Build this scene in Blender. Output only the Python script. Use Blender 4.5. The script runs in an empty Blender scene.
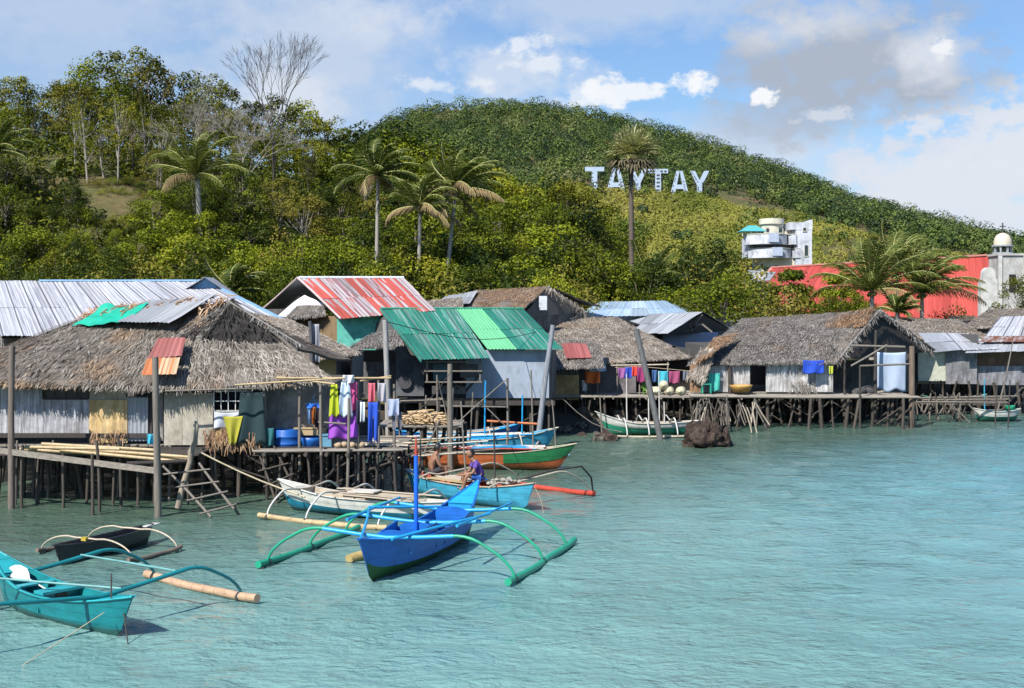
import bpy, math, random
import numpy as np
from mathutils import Vector, Matrix, noise
random.seed(7)
rng = np.random.default_rng(11)
C = bpy.context.scene.collection
PI = math.pi
F, HOR, CH = 1250.0, 315.0, 5.5      # focal length in pixels, horizon row, camera height above the water

def P(px, py, Y):                    # pixel + chosen distance -> world point
    return Vector(((px-512)*Y/F, Y, CH-(py-HOR)*Y/F))
def G(px, py, z=0.0):                # pixel of a point at height z -> world point
    Y = F*(CH-z)/(py-HOR)
    return Vector(((px-512)*Y/F, Y, z))

# ---------------------------------------------------------------- mesh collector
class MB:
    def __init__(s):
        s.v = []; s.f = []; s.uv = []; s.mi = []; s.smooth = []
    def add(s, vs, fs, mi=0, uvs=None, smooth=False):
        b = len(s.v); s.v.extend([tuple(p) for p in vs])
        for k, f in enumerate(fs):
            s.f.append([b+i for i in f]); s.mi.append(mi); s.smooth.append(smooth)
            s.uv.append([uvs[i] for i in f] if uvs else [(0.0, 0.0)]*len(f))
        return s
    def hexa(s, p, mi=0):
        return s.add(p, [(0,3,2,1),(4,5,6,7),(0,1,5,4),(1,2,6,5),(2,3,7,6),(3,0,4,7)], mi)
    def box(s, c, d, rz=0.0, mi=0, jit=0.0):
        x, y, z = d[0]/2, d[1]/2, d[2]/2; ca, sa = math.cos(rz), math.sin(rz)
        p = []
        for a, b, e in ((-x,-y,-z),(x,-y,-z),(x,y,-z),(-x,y,-z),(-x,-y,z),(x,-y,z),(x,y,z),(-x,y,z)):
            p.append((c[0]+a*ca-b*sa+random.uniform(-jit,jit), c[1]+a*sa+b*ca+random.uniform(-jit,jit), c[2]+e+random.uniform(-jit,jit)))
        return s.hexa(p, mi)
    def span(s, x0, x1, y0, y1, z0, z1, mi=0):
        return s.box(((x0+x1)/2,(y0+y1)/2,(z0+z1)/2),(x1-x0,y1-y0,z1-z0),0,mi)
    def bar(s, a, b, w, h, mi=0):
        a, b = Vector(a), Vector(b); d = (b-a).normalized()
        up = Vector((0,0,1)) if abs(d.z) < .95 else Vector((0,1,0))
        r = d.cross(up).normalized()*w/2; u = r.cross(d).normalized()*h/2
        return s.hexa([a-r-u,a+r-u,a+r+u,a-r+u,b-r-u,b+r-u,b+r+u,b-r+u], mi)
    def tube(s, pts, r, n=6, mi=0, cap=True, wob=0.0):
        pts = [Vector(p) for p in pts]; m = len(pts)
        if not hasattr(r, '__len__'): r = [r]*m
        elif len(r) != m: r = [r[0]+(r[-1]-r[0])*i/(m-1) for i in range(m)]
        vs = []; ref = None; L = 0; uvs = []
        for i, p in enumerate(pts):
            d = (pts[min(i+1,m-1)]-pts[max(i-1,0)]).normalized()
            if ref is None: ref = Vector((0,0,1)) if abs(d.z) < .9 else Vector((1,0,0))
            a = d.cross(ref).normalized(); b = a.cross(d).normalized(); ref = b
            if i: L += (pts[i]-pts[i-1]).length
            for k in range(n):
                t = 2*PI*k/n; rr = r[i]*(1+random.uniform(-wob,wob))
                vs.append(p+a*math.cos(t)*rr+b*math.sin(t)*rr); uvs.append((k/n, L))
        fs = [(i*n+k, i*n+(k+1)%n, (i+1)*n+(k+1)%n, (i+1)*n+k) for i in range(m-1) for k in range(n)]
        s.add(vs, fs, mi, uvs, True)
        if cap:
            s.add(vs[:n], [tuple(range(n))[::-1]], mi); s.add(vs[-n:], [tuple(range(n))], mi)
        return s
    def pole(s, a, b, r0, r1=None, n=7, bend=0.02, mi=0, seg=6):
        a, b = Vector(a), Vector(b); L = (b-a).length; r1 = r0*.8 if r1 is None else r1
        o = Vector((random.uniform(-1,1),random.uniform(-1,1),0))*bend*L
        q = Vector((random.random()*9, random.random()*9, 0))
        pts = []
        for i in range(seg+1):
            t = i/seg
            w = noise.noise_vector(q+Vector((t*3,0,0)))*bend*L*.35
            w.z = 0
            pts.append(a.lerp(b,t)+o*math.sin(PI*t)+w*math.sin(PI*t))
        return s.tube(pts, [r0+(r1-r0)*i/seg for i in range(seg+1)], n, mi, True, .07)
    def patch(s, q, nu, nv, amp=0.0, th=0.04, mi=0, rib=0.0, ribp=.23, rag=0.0, freq=.9, sag=0.0, mi_back=None, u0=0.0):
        """thick sheet over the quad q = top-left, top-right, bottom-right, bottom-left"""
        a, b, c, d = [Vector(p) for p in q]
        nrm = (b-a).cross(d-a); nrm = (nrm if nrm.length > 1e-9 else (c-b).cross(d-c)).normalized()
        if nrm.z < 0 or (abs(nrm.z) < 1e-3 and nrm.y > 0): nrm = -nrm
        W = ((b-a).length+(c-d).length)/2; H = ((d-a).length+(c-b).length)/2
        top = []; uv = []; o = Vector((random.random()*50, 0, 0))
        down = ((d-a)+(c-b)).normalized()
        for j in range(nv+1):
            for i in range(nu+1):
                u, v = i/nu, j/nv
                p = a.lerp(b,u).lerp(d.lerp(c,u),v)
                h = amp*noise.noise(p*freq+o)*2 if amp else 0
                if rib: h += rib*math.sin(2*PI*u*W/ribp)
                if sag: h -= sag*math.sin(PI*u)*(.4+.6*(1-v))
                p = p+nrm*h
                if rag and j == nv: p = p+down*random.uniform(-rag,rag*.6)
                top.append(p); uv.append((u0+u*W, v*H))
        n1 = nu+1; N = len(top)
        bot = [p-nrm*th for p in top]
        fs = []; 
        for j in range(nv):
            for i in range(nu):
                k = j*n1+i
                fs.append((k,k+n1,k+n1+1,k+1))
        fl = (top[n1]-top[0]).cross(top[1]-top[0]).dot(nrm) if N > n1 else 1
        if fl < 0: fs = [f[::-1] for f in fs]
        s.add(top, fs, mi, uv, True)
        s.add(bot, [f[::-1] for f in fs], mi if mi_back is None else mi_back, uv, True)
        ring = [i for i in range(n1)]+[j*n1+nu for j in range(1,nv+1)]+[nv*n1+i for i in range(nu-1,-1,-1)]+[j*n1 for j in range(nv-1,0,-1)]
        vs = [top[i] for i in ring]+[bot[i] for i in ring]; M = len(ring)
        s.add(vs, [(i,(i+1)%M,M+(i+1)%M,M+i) for i in range(M)], mi, [uv[i] for i in ring]*2)
        return s
    def strips(s, q, dens=40, ln=(.3,.7), w=(.03,.08), lift=.05, mi=0, base=.01, ang=.35, over=.12, amp=0.0, freq=.9, alt=None):
        """loose palm-leaf pieces lying on the quad q (thatch)"""
        a, b, c, d = [Vector(p) for p in q]
        nrm = (b-a).cross(d-a); nrm = (nrm if nrm.length > 1e-9 else (c-b).cross(d-c)).normalized()
        if nrm.z < 0 or (abs(nrm.z) < 1e-3 and nrm.y > 0): nrm = -nrm
        W = ((b-a).length+(c-d).length)/2; H = ((d-a).length+(c-b).length)/2
        for k in range(int(W*H*dens)):
            u = random.random(); v = random.random()**.9
            if k % 9 == 0: v = 1.0-random.random()*.04
            rows = max(4, int(H/.28)); 
            if k % 3: v = (math.floor(v*rows)+random.random()*.35)/rows
            p = a.lerp(b,u).lerp(d.lerp(c,u),v)
            dn = (d.lerp(c,u)-a.lerp(b,u)).normalized()
            t = Matrix.Rotation(random.gauss(0,ang),3,nrm) @ dn
            side = nrm.cross(t).normalized()
            l = random.uniform(*ln); ww = random.uniform(*w)
            up = base+random.random()*lift
            p0 = p-t*l*.5+nrm*base; p1 = p+t*(l*.5)*(1+over)+nrm*up
            if v > .96: p1.z -= random.random()*.12
            pm = (p0+p1)/2+nrm*(up*.6)
            m = mi if alt is None else (alt if random.random() < .12 else mi)
            s.add([p0-side*ww/2,p0+side*ww/2,pm+side*ww/2,pm-side*ww/2,p1+side*ww*.3,p1-side*ww*.3],[(0,1,2,3),(3,2,4,5)],m)
        return s
    def blob(s, c, r, sub=2, amp=.25, mi=0, freq=1.4, smooth=True):
        vs, fs = ICO[sub]; o = Vector((random.random()*40,random.random()*40,0)); out = []
        for p in vs:
            k = 1+amp*noise.noise(p*freq+o)*1.6+amp*.5*noise.noise(p*freq*2.7+o)
            out.append((c[0]+p.x*r[0]*k, c[1]+p.y*r[1]*k, c[2]+p.z*r[2]*k))
        return s.add(out, fs, mi, None, smooth)
    def lathe(s, c, prof, n=20, mi=0, smooth=True):
        vs = []; m = len(prof)
        for r, z in prof:
            for k in range(n):
                t = 2*PI*k/n; vs.append((c[0]+r*math.cos(t), c[1]+r*math.sin(t), c[2]+z))
        fs = [(i*n+k,i*n+(k+1)%n,(i+1)*n+(k+1)%n,(i+1)*n+k) for i in range(m-1) for k in range(n)]
        return s.add(vs, fs, mi, None, smooth)
    def mesh(s, name, off=Vector((0,0,0))):
        me = bpy.data.meshes.new(name)
        off = Vector(off)
        me.from_pydata([(a-off.x,b-off.y,c-off.z) for a,b,c in s.v], [], s.f)
        me.polygons.foreach_set('material_index', s.mi)
        me.polygons.foreach_set('use_smooth', s.smooth)
        ul = me.uv_layers.new(name='UVMap')
        flat = [x for f in s.uv for t in f for x in t]
        ul.data.foreach_set('uv', flat)
        me.update()
        return me

def _ico():
    import bmesh
    d = {}
    for k in (1,2,3):
        bm = bmesh.new(); bmesh.ops.create_icosphere(bm, subdivisions=k, radius=1.0)
        bm.verts.ensure_lookup_table()
        d[k] = ([v.co.copy() for v in bm.verts], [tuple(v.index for v in f.verts) for f in bm.faces]); bm.free()
    return d
ICO = _ico()

def wloc(o):
    v = Vector((0,0,0))
    while o is not None:
        v = v+o.location; o = o.parent
    return v
def part(name, mb, mats, parent=None, local=False, label=None):
    """link a mesh; its points are world points unless local"""
    off = Vector((0,0,0)) if (local or parent is None) else wloc(parent)
    me = mb.mesh(name, off) if isinstance(mb, MB) else mb
    if not isinstance(mats, (list, tuple)): mats = [mats]
    if not me.materials:
        for m in mats: me.materials.append(m)
    o = bpy.data.objects.new(name, me); C.objects.link(o)
    if parent is not None: o.parent = parent
    if label: o['label'] = label
    return o
def tag(o, label, cat, group=None, kind=None):
    if label: o['label'] = label
    if cat: o['category'] = cat
    if group: o['group'] = group
    if kind: o['kind'] = kind
    return o
def thing(name, label, cat, loc=(0,0,0), group=None, rz=0.0):
    o = bpy.data.objects.new(name, None); C.objects.link(o)
    o.location = loc; o.rotation_euler = (0,0,rz); o.empty_display_size = .2
    return tag(o, label, cat, group)
def single(name, mb, mats, label, cat, base=None, group=None):
    """a thing that is one mesh, its origin at its base"""
    xs = np.array(mb.v); b = Vector(((xs[:,0].min()+xs[:,0].max())/2,(xs[:,1].min()+xs[:,1].max())/2,xs[:,2].min())) if base is None else Vector(base)
    me = mb.mesh(name, b)
    for m in (mats if isinstance(mats,(list,tuple)) else [mats]): me.materials.append(m)
    o = bpy.data.objects.new(name, me); C.objects.link(o); o.location = b
    return tag(o, label, cat, group)
def dup(root, loc, rz=0.0, sc=None, label=None, group=None):
    r = root.copy(); C.objects.link(r); r.location = loc; r.rotation_euler = (0,0,rz)
    if sc is not None: r.scale = sc
    if label: r['label'] = label
    if group: r['group'] = group
    for ch in list(root.children):
        c = ch.copy(); C.objects.link(c); c.parent = r
        for g in list(ch.children):
            d = g.copy(); C.objects.link(d); d.parent = c
    return r

# ---------------------------------------------------------------- materials
def new_mat(name):
    m = bpy.data.materials.new(name); m.use_nodes = True
    nt = m.node_tree; nt.nodes.clear()
    o = nt.nodes.new('ShaderNodeOutputMaterial'); b = nt.nodes.new('ShaderNodeBsdfPrincipled')
    nt.links.new(b.outputs[0], o.inputs[0])
    return m, nt, b
def nd(nt, t, **kw):
    n = nt.nodes.new(t)
    for k, v in kw.items():
        if k.startswith('i_'):
            key = k[2:]; key = int(key) if key.isdigit() else key
            n.inputs[key].default_value = v
        else: setattr(n, k, v)
    return n
def ramp(nt, fac, stops, interp='LINEAR'):
    r = nt.nodes.new('ShaderNodeValToRGB'); r.color_ramp.interpolation = interp
    e = r.color_ramp.elements
    while len(e) < len(stops): e.new(.5)
    for k, (p, c) in enumerate(stops):
        e[k].position = p; e[k].color = (c[0],c[1],c[2],1)
    nt.links.new(fac, r.inputs[0]); return r
def coords(nt, kind, scale=(1,1,1), rot=(0,0,0)):
    if kind == 'POS':
        s = nt.nodes.new('ShaderNodeNewGeometry').outputs['Position']
    else:
        s = nt.nodes.new('ShaderNodeTexCoord').outputs[kind]
    mp = nt.nodes.new('ShaderNodeMapping'); mp.inputs['Scale'].default_value = scale; mp.inputs['Rotation'].default_value = rot
    nt.links.new(s, mp.inputs[0]); return mp.outputs[0]
def noi(nt, vec, scale=1.0, detail=4.0, rough=.6, dist=0.0):
    n = nt.nodes.new('ShaderNodeTexNoise'); n.inputs['Scale'].default_value = scale
    n.inputs['Detail'].default_value = detail; n.inputs['Roughness'].default_value = rough; n.inputs['Distortion'].default_value = dist
    nt.links.new(vec, n.inputs['Vector']); return n.outputs['Fac']
def mixc(nt, fac, a, b, mode='MIX'):
    m = nt.nodes.new('ShaderNodeMix'); m.data_type = 'RGBA'; m.blend_type = mode
    if hasattr(fac, 'links'): nt.links.new(fac, m.inputs[0])
    else: m.inputs[0].default_value = fac
    for s, i in ((a,6),(b,7)):
        if hasattr(s, 'links'): nt.links.new(s, m.inputs[i])
        else: m.inputs[i].default_value = (s[0],s[1],s[2],1)
    return m.outputs[2]
def mth(nt, op, a, b=None, clamp=False):
    m = nt.nodes.new('ShaderNodeMath'); m.operation = op; m.use_clamp = clamp
    for s, i in ((a,0),(b,1)):
        if s is None: continue
        if hasattr(s, 'links'): nt.links.new(s, m.inputs[i])
        else: m.inputs[i].default_value = s
    return m.outputs[0]
def bump(nt, b, h, strength=.4, dist=.02):
    n = nt.nodes.new('ShaderNodeBump'); n.inputs['Strength'].default_value = strength; n.inputs['Distance'].default_value = dist
    nt.links.new(h, n.inputs['Height']); nt.links.new(n.outputs[0], b.inputs['Normal'])
def sc3(c, k): return (min(c[0]*k,1), min(c[1]*k,1), min(c[2]*k,1))

MC = {}
def paint(name, col, rough=.45, wear=.35, wearcol=None, scale=3.0, stretch=(1,1,1), lowest=.45):
    """painted or bare surface with blotches and worn spots"""
    if name in MC: return MC[name]
    m, nt, b = new_mat(name)
    v = coords(nt, 'Object', stretch)
    n1 = noi(nt, v, scale, 6, .65); n2 = noi(nt, v, scale*5, 5, .7)
    c = ramp(nt, n1, [(.3, sc3(col,1-wear)), (.5, col), (.7, sc3(col,1+wear*.5))]).outputs[0]
    wc = wearcol or sc3(col, lowest)
    f = ramp(nt, n2, [(.56,(0,0,0)),(.68,(1,1,1))]).outputs[0]
    f = mth(nt, 'MULTIPLY', f, wear*1.5, True)
    c = mixc(nt, f, c, wc)
    nt.links.new(c, b.inputs['Base Color']); b.inputs['Roughness'].default_value = rough
    bump(nt, b, n2, .25, .01)
    MC[name] = m; return m
def wood(name, col, along='z', rough=.8, dark=.45):
    if name in MC: return MC[name]
    m, nt, b = new_mat(name)
    st = {'z':(14,14,1.2),'x':(1.2,14,14),'y':(14,1.2,14)}[along]
    n1 = noi(nt, coords(nt,'Object',st), 1.3, 6, .7)
    n2 = noi(nt, coords(nt,'Object'), 1.1, 3, .6)
    c = ramp(nt, n1, [(.3, sc3(col,dark)), (.55, col), (.75, sc3(col,1.35))]).outputs[0]
    c = mixc(nt, mth(nt,'MULTIPLY',n2,.5), c, sc3(col,.5))
    nt.links.new(c, b.inputs['Base Color']); b.inputs['Roughness'].default_value = rough
    bump(nt, b, n1, .5, .02)
    MC[name] = m; return m
def thatch(name, cols, warm=(.34,.2,.1), wamt=.5):
    if name in MC: return MC[name]
    m, nt, b = new_mat(name)
    g = nt.nodes.new('ShaderNodeNewGeometry')
    c = ramp(nt, g.outputs['Random Per Island'], [(0, cols[0]), (.45, cols[1]), (.8, cols[2]), (1, cols[3])]).outputs[0]
    big = noi(nt, coords(nt,'POS'), .55, 4, .6)
    f = ramp(nt, big, [(.53,(0,0,0)),(.66,(1,1,1))]).outputs[0]
    c = mixc(nt, mth(nt,'MULTIPLY',f,wamt), c, warm)
    big2 = noi(nt, coords(nt,'POS',(1,1,1)), 1.6, 5, .7)
    c = mixc(nt, .75, c, ramp(nt, big2, [(.32,(.30,.28,.26)),(.58,(1.0,1.0,1.0))]).outputs[0], 'MULTIPLY')
    nt.links.new(c, b.inputs['Base Color']); b.inputs['Roughness'].default_value = .9
    fine = noi(nt, coords(nt,'POS',(9,9,9)), 2.0, 4, .7)
    bump(nt, b, fine, .6, .03)
    MC[name] = m; return m
def sheet(name, cols, stops=None, scale=1.1, rough=.38, metal=0.0, rust=0.0, rustcol=(.16,.06,.03), streak=.5, seam=0.0):
    """corrugated sheet roof: colour bands that run down the slope (UV u across, v down)"""
    if name in MC: return MC[name]
    m, nt, b = new_mat(name)
    band = noi(nt, coords(nt,'UV',(scale,.02,1)), 1.0, 3, .75)
    stops = stops or [(.3+.4*i/(max(1,len(cols)-1)), c) for i, c in enumerate(cols)]
    c = ramp(nt, band, stops, 'CONSTANT').outputs[0]
    st = noi(nt, coords(nt,'UV',(7,.35,1)), 1.0, 6, .7)
    c = mixc(nt, streak, c, ramp(nt, st, [(.33,(.35,.35,.36)),(.62,(1,1,1))]).outputs[0], 'MULTIPLY')
    if rust:
        r = noi(nt, coords(nt,'UV',(1.6,.6,1)), 1.3, 6, .75)
        c = mixc(nt, ramp(nt, r, [(.62-rust*.25,(0,0,0)),(.7-rust*.2,(1,1,1))]).outputs[0], c, rustcol)
    gi = nt.nodes.new('ShaderNodeNewGeometry')
    if seam:
        su = nt.nodes.new('ShaderNodeSeparateXYZ'); nt.links.new(coords(nt,'UV'), su.inputs[0])
        fr = mth(nt,'FRACT',mth(nt,'DIVIDE',su.outputs[0],.92)); c = mixc(nt, mth(nt,'MULTIPLY',mth(nt,'LESS_THAN',fr,.09),seam), c, (.07,.07,.08))
        fr = mth(nt,'FRACT',mth(nt,'DIVIDE',su.outputs[0],.23)); c = mixc(nt, mth(nt,'MULTIPLY',mth(nt,'LESS_THAN',fr,.3),seam*.35), c, (.12,.12,.14))
    c = mixc(nt, .8, c, ramp(nt, gi.outputs['Random Per Island'], [(0,(.62,.60,.58)),(.5,(.92,.92,.92)),(1,(1,1,1))]).outputs[0], 'MULTIPLY')
    sp_ = noi(nt, coords(nt,'UV',(2.4,1.3,1)), 1.6, 7, .75)
    c = mixc(nt, mth(nt,'MULTIPLY',ramp(nt, sp_, [(.60,(0,0,0)),(.70,(1,1,1))]).outputs[0],.55), c, (.17,.10,.07))
    nt.links.new(c, b.inputs['Base Color']); b.inputs['Roughness'].default_value = rough; b.inputs['Metallic'].default_value = metal
    bump(nt, b, st, .15, .01)
    MC[name] = m; return m
def slats(name, c0, c1, c2, per=14.0, rough=.8, bottom=None):
    """wall of upright split bamboo or boards: streaks across u"""
    if name in MC: return MC[name]
    m, nt, b = new_mat(name)
    n1 = noi(nt, coords(nt,'UV',(per,.5,1)), 1.0, 5, .75)
    n2 = noi(nt, coords(nt,'UV',(1.2,1.6,1)), 1.0, 5, .65)
    c = ramp(nt, n1, [(.34,c0),(.5,c1),(.66,c2)]).outputs[0]
    c = mixc(nt, .8, c, ramp(nt, n2, [(.32,(.4,.38,.36)),(.6,(1,1,1))]).outputs[0], 'MULTIPLY')
    nt.links.new(c, b.inputs['Base Color']); b.inputs['Roughness'].default_value = rough
    bump(nt, b, n1, .6, .02)
    MC[name] = m; return m
def leafmat(name, cols, trans=.2, spread=.45):
    if name in MC: return MC[name]
    m, nt, b = new_mat(name)
    at = nt.nodes.new('ShaderNodeAttribute'); at.attribute_name = 'tint'
    oi = nt.nodes.new('ShaderNodeObjectInfo')
    k = mth(nt,'ADD', mth(nt,'MULTIPLY',at.outputs['Fac'],1-spread), mth(nt,'MULTIPLY',oi.outputs['Random'],spread))
    c = ramp(nt, k, [(i/(len(cols)-1), q) for i, q in enumerate(cols)]).outputs[0]
    nt.links.new(c, b.inputs['Base Color']); b.inputs['Roughness'].default_value = .5
    b.inputs['Specular IOR Level'].default_value = .14
    t = nt.nodes.new('ShaderNodeBsdfTranslucent'); nt.links.new(mixc(nt,1.0,c,(1.0,1.0,.55),'MULTIPLY'), t.inputs[0])
    mx = nt.nodes.new('ShaderNodeMixShader'); mx.inputs[0].default_value = trans
    nt.links.new(b.outputs[0], mx.inputs[1]); nt.links.new(t.outputs[0], mx.inputs[2])
    out = [n for n in nt.nodes if n.type == 'OUTPUT_MATERIAL'][0]
    nt.links.new(mx.outputs[0], out.inputs[0])
    MC[name] = m; return m

def boatpaint(name, col, rough=.42, wear=.35, wearcol=None, scale=2.5, seams=True):
    """painted planks: blotches, chips, seams between planks and a slimy band at the waterline"""
    if name in MC: return MC[name]
    m, nt, b = new_mat(name)
    n1 = noi(nt, coords(nt,'Object',(1,1,2)), scale, 6, .65); n2 = noi(nt, coords(nt,'Object',(1.4,1.4,5)), scale*3.2, 6, .75)
    c = ramp(nt, n1, [(.3, sc3(col,1-wear)), (.5, col), (.7, sc3(col,1+wear*.5))]).outputs[0]
    f = mth(nt,'MULTIPLY',ramp(nt, n2, [(.60,(0,0,0)),(.66,(1,1,1))]).outputs[0], .75)
    c = mixc(nt, f, c, wearcol or sc3(col,.45))
    sp = nt.nodes.new('ShaderNodeSeparateXYZ'); nt.links.new(coords(nt,'Object'), sp.inputs[0])
    if seams:
        fr = mth(nt,'FRACT', mth(nt,'ADD',mth(nt,'DIVIDE',sp.outputs[2],.17),mth(nt,'MULTIPLY',n1,.25)))
        c = mixc(nt, mth(nt,'MULTIPLY',mth(nt,'LESS_THAN',fr,.07),.55), c, sc3(col,.35))
    st = mth(nt,'DIVIDE',mth(nt,'SUBTRACT',mth(nt,'ADD',.13,mth(nt,'MULTIPLY',mth(nt,'SUBTRACT',n2,.5),.22)),sp.outputs[2]),.05,True)
    c = mixc(nt, mth(nt,'MULTIPLY',st,.65), c, (.035,.05,.02))
    nt.links.new(c, b.inputs['Base Color']); b.inputs['Roughness'].default_value = rough
    bump(nt, b, n2, .35, .015)
    MC[name] = m; return m

def rockmat(name, col, dark):
    m, nt, b = new_mat(name)
    n1 = noi(nt, coords(nt,'Object'), 3.5, 8, .7); n2 = noi(nt, coords(nt,'Object'), 9, 6, .7)
    c = ramp(nt, n1, [(.36, dark), (.52, col), (.66, sc3(col,1.9))]).outputs[0]
    nt.links.new(c, b.inputs['Base Color']); b.inputs['Roughness'].default_value = .9
    bump(nt, b, mth(nt,'ADD',n1,mth(nt,'MULTIPLY',n2,.5)), 1.0, .35); return m

def bamboo(name, col, dark):
    """pole with darker rings at its joints (UV v runs along the pole in metres)"""
    if name in MC: return MC[name]
    m, nt, b = new_mat(name)
    su = nt.nodes.new('ShaderNodeSeparateXYZ'); nt.links.new(coords(nt,'UV'), su.inputs[0])
    n1 = noi(nt, coords(nt,'UV',(2,1.4,1)), 1.5, 5, .65)
    c = ramp(nt, n1, [(.3, sc3(col,.62)), (.5, col), (.7, sc3(col,1.2))]).outputs[0]
    fr = mth(nt,'FRACT',mth(nt,'ADD',mth(nt,'DIVIDE',su.outputs[1],.34),mth(nt,'MULTIPLY',n1,.3)))
    c = mixc(nt, mth(nt,'MULTIPLY',mth(nt,'LESS_THAN',fr,.08),.4), c, dark)
    nt.links.new(c, b.inputs['Base Color']); b.inputs['Roughness'].default_value = .5
    bump(nt, b, n1, .3, .02)
    MC[name] = m; return m
# ---------------------------------------------------------------- camera, light, sky
sc = bpy.context.scene
cam = bpy.data.cameras.new('camera'); co = bpy.data.objects.new('camera', cam); C.objects.link(co)
co.location = (0,0,CH); co.rotation_euler = (PI/2,0,0)
cam.sensor_width = 36; cam.lens = 36*F/1024; cam.shift_y = -(344-HOR)/1024
cam.clip_start = .5; cam.clip_end = 12000
sc.camera = co
EL, AZ = math.radians(46), math.radians(36)      # AZ: from behind the camera towards the left
sd = Vector((-math.sin(AZ)*math.cos(EL), -math.cos(AZ)*math.cos(EL), math.sin(EL)))
sun = bpy.data.lights.new('sun', 'SUN'); so = bpy.data.objects.new('sun', sun); C.objects.link(so)
sun.energy = 5.0; sun.angle = math.radians(.55); sun.color = (1,.955,.88)
so.rotation_euler = (-sd).to_track_quat('-Z','Y').to_euler()
so.location = (0,0,60)
sc.view_settings.view_transform = 'Standard'; sc.view_settings.look = 'None'
sc.view_settings.gamma = 1; sc.view_settings.exposure = 0.55
sc.cycles.max_bounces = 6; sc.cycles.transparent_max_bounces = 8
sc.cycles.sample_clamp_indirect = 6
sc.cycles.use_denoising = True

w = bpy.data.worlds.new('World'); sc.world = w; w.use_nodes = True
nt = w.node_tree; nt.nodes.clear()
wo = nt.nodes.new('ShaderNodeOutputWorld'); bg = nt.nodes.new('ShaderNodeBackground'); nt.links.new(bg.outputs[0], wo.inputs[0])
sky = nt.nodes.new('ShaderNodeTexSky'); sky.sky_type = 'NISHITA'; sky.sun_disc = False
sky.sun_elevation = EL; sky.sun_rotation = math.atan2(sd.x, sd.y); sky.altitude = 0
sky.air_density = 1.3; sky.dust_density = .3; sky.ozone_density = 4.0
bg.inputs['Strength'].default_value = .07
tc = nt.nodes.new('ShaderNodeTexCoord'); sep = nt.nodes.new('ShaderNodeSeparateXYZ'); nt.links.new(tc.outputs['Generated'], sep.inputs[0])
az = mth(nt,'ARCTAN2',sep.outputs[0],sep.outputs[1])
el = mth(nt,'ARCSINE',sep.outputs[2])
cmb = nt.nodes.new('ShaderNodeCombineXYZ'); nt.links.new(az, cmb.inputs[0]); nt.links.new(el, cmb.inputs[1])
def cvec(sx, sy, off=(0,0,0)):
    mp = nt.nodes.new('ShaderNodeMapping'); mp.inputs['Scale'].default_value = (sx,sy,1); mp.inputs['Location'].default_value = off
    nt.links.new(cmb.outputs[0], mp.inputs[0]); return mp.outputs[0]
wob = noi(nt, cvec(9,13,(3,1,0)), 1.0, 7, .62)
wob2 = noi(nt, cvec(40,56,(1,7,0)), 1.0, 7, .6)
wobm = mth(nt,'ADD',mth(nt,'MULTIPLY',wob,.6),mth(nt,'MULTIPLY',wob2,.4))
wobf = mth(nt,'ADD',mth(nt,'MULTIPLY',wob,.35),mth(nt,'MULTIPLY',wob2,.65))
def cloud(px, py, rx, ry, soft, gain, wamt=.9):
    """mask of one cloud bank at a compass direction and height in the sky"""
    u = (px-512)/F; v = (HOR-py)/F
    a0 = math.atan(u); e0 = math.atan(v*math.cos(a0))
    dx = mth(nt,'DIVIDE',mth(nt,'SUBTRACT',az,a0),rx/F); dy = mth(nt,'DIVIDE',mth(nt,'SUBTRACT',el,e0),ry/F)
    r = mth(nt,'SQRT',mth(nt,'ADD',mth(nt,'MULTIPLY',dx,dx),mth(nt,'MULTIPLY',dy,dy)))
    t = mth(nt,'ADD',mth(nt,'SUBTRACT',1.05 if soft > .5 else .85,r), mth(nt,'MULTIPLY',mth(nt,'SUBTRACT',wobm if soft > .52 else wobf,.5),wamt*(2.8 if soft > .52 else 4.2)))
    s = mth(nt,'DIVIDE',t,soft,True)
    return mth(nt,'MULTIPLY',s,gain)
col = mixc(nt, 1.0, sky.outputs[0], (.94,1.10,1.36), 'MULTIPLY')
K = 1/.07/1.46
def white(r,g,b): return (r*K,g*K,b*K)
low_ = ramp(nt, el, [(.24,(1,1,1)),(.42,(.12,.12,.12))]).outputs[0]      # the cloud banks lie low over the land
def lay(col, m, c): return mixc(nt, mth(nt,'MULTIPLY',m,low_), col, c)
# thin high veil everywhere, from patchy noise
veil = ramp(nt, noi(nt, cvec(4.0,8.0,(5,2,0)), 1.0, 8, .6), [(.40,(0,0,0)),(.66,(1,1,1))]).outputs[0]
col = lay(col, mth(nt,'MULTIPLY',veil,.45), white(.52,.64,.85))
for a in ((90,10,330,90,1.0,.7,.9), (320,60,170,110,.8,.85,1.1), (640,-5,230,50,.8,.75,1.0)):
    col = lay(col, cloud(*a), white(.57,.67,.83))
for a in ((985,165,200,85,.5,1.0,1.2), (700,160,250,50,.8,.7,1.1), (880,235,240,60,.8,.75,.9), (505,72,95,36,.6,.75,1.2)):
    col = lay(col, cloud(*a), white(.68,.75,.87))
for a in ((855,62,145,70,.55,1.0,1.1),(800,120,120,30,.7,.55,1.1)):          # grey undersides
    col = lay(col, cloud(*a), white(.42,.48,.58))
for a in ((925,52,55,34,.7,.8,1.2),(840,20,80,26,.9,.55,1.2),(780,35,60,22,.9,.45,1.2),(1005,150,60,40,.55,.9,1.5),(950,190,90,34,.55,.85,1.5),(880,215,60,24,.55,.7,1.5),(1010,215,50,30,.55,.8,1.5),(925,128,34,14,.4,.7,1.2),(905,170,60,18,.6,.6,1.2),(830,115,34,10,.4,.6,1.2),(395,18,80,30,.9,.5,1.2),(290,95,60,26,.8,.7,1.2),(970,205,80,22,.7,.5,1.2)):
    col = lay(col, cloud(*a), white(.76,.80,.88))
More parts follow.
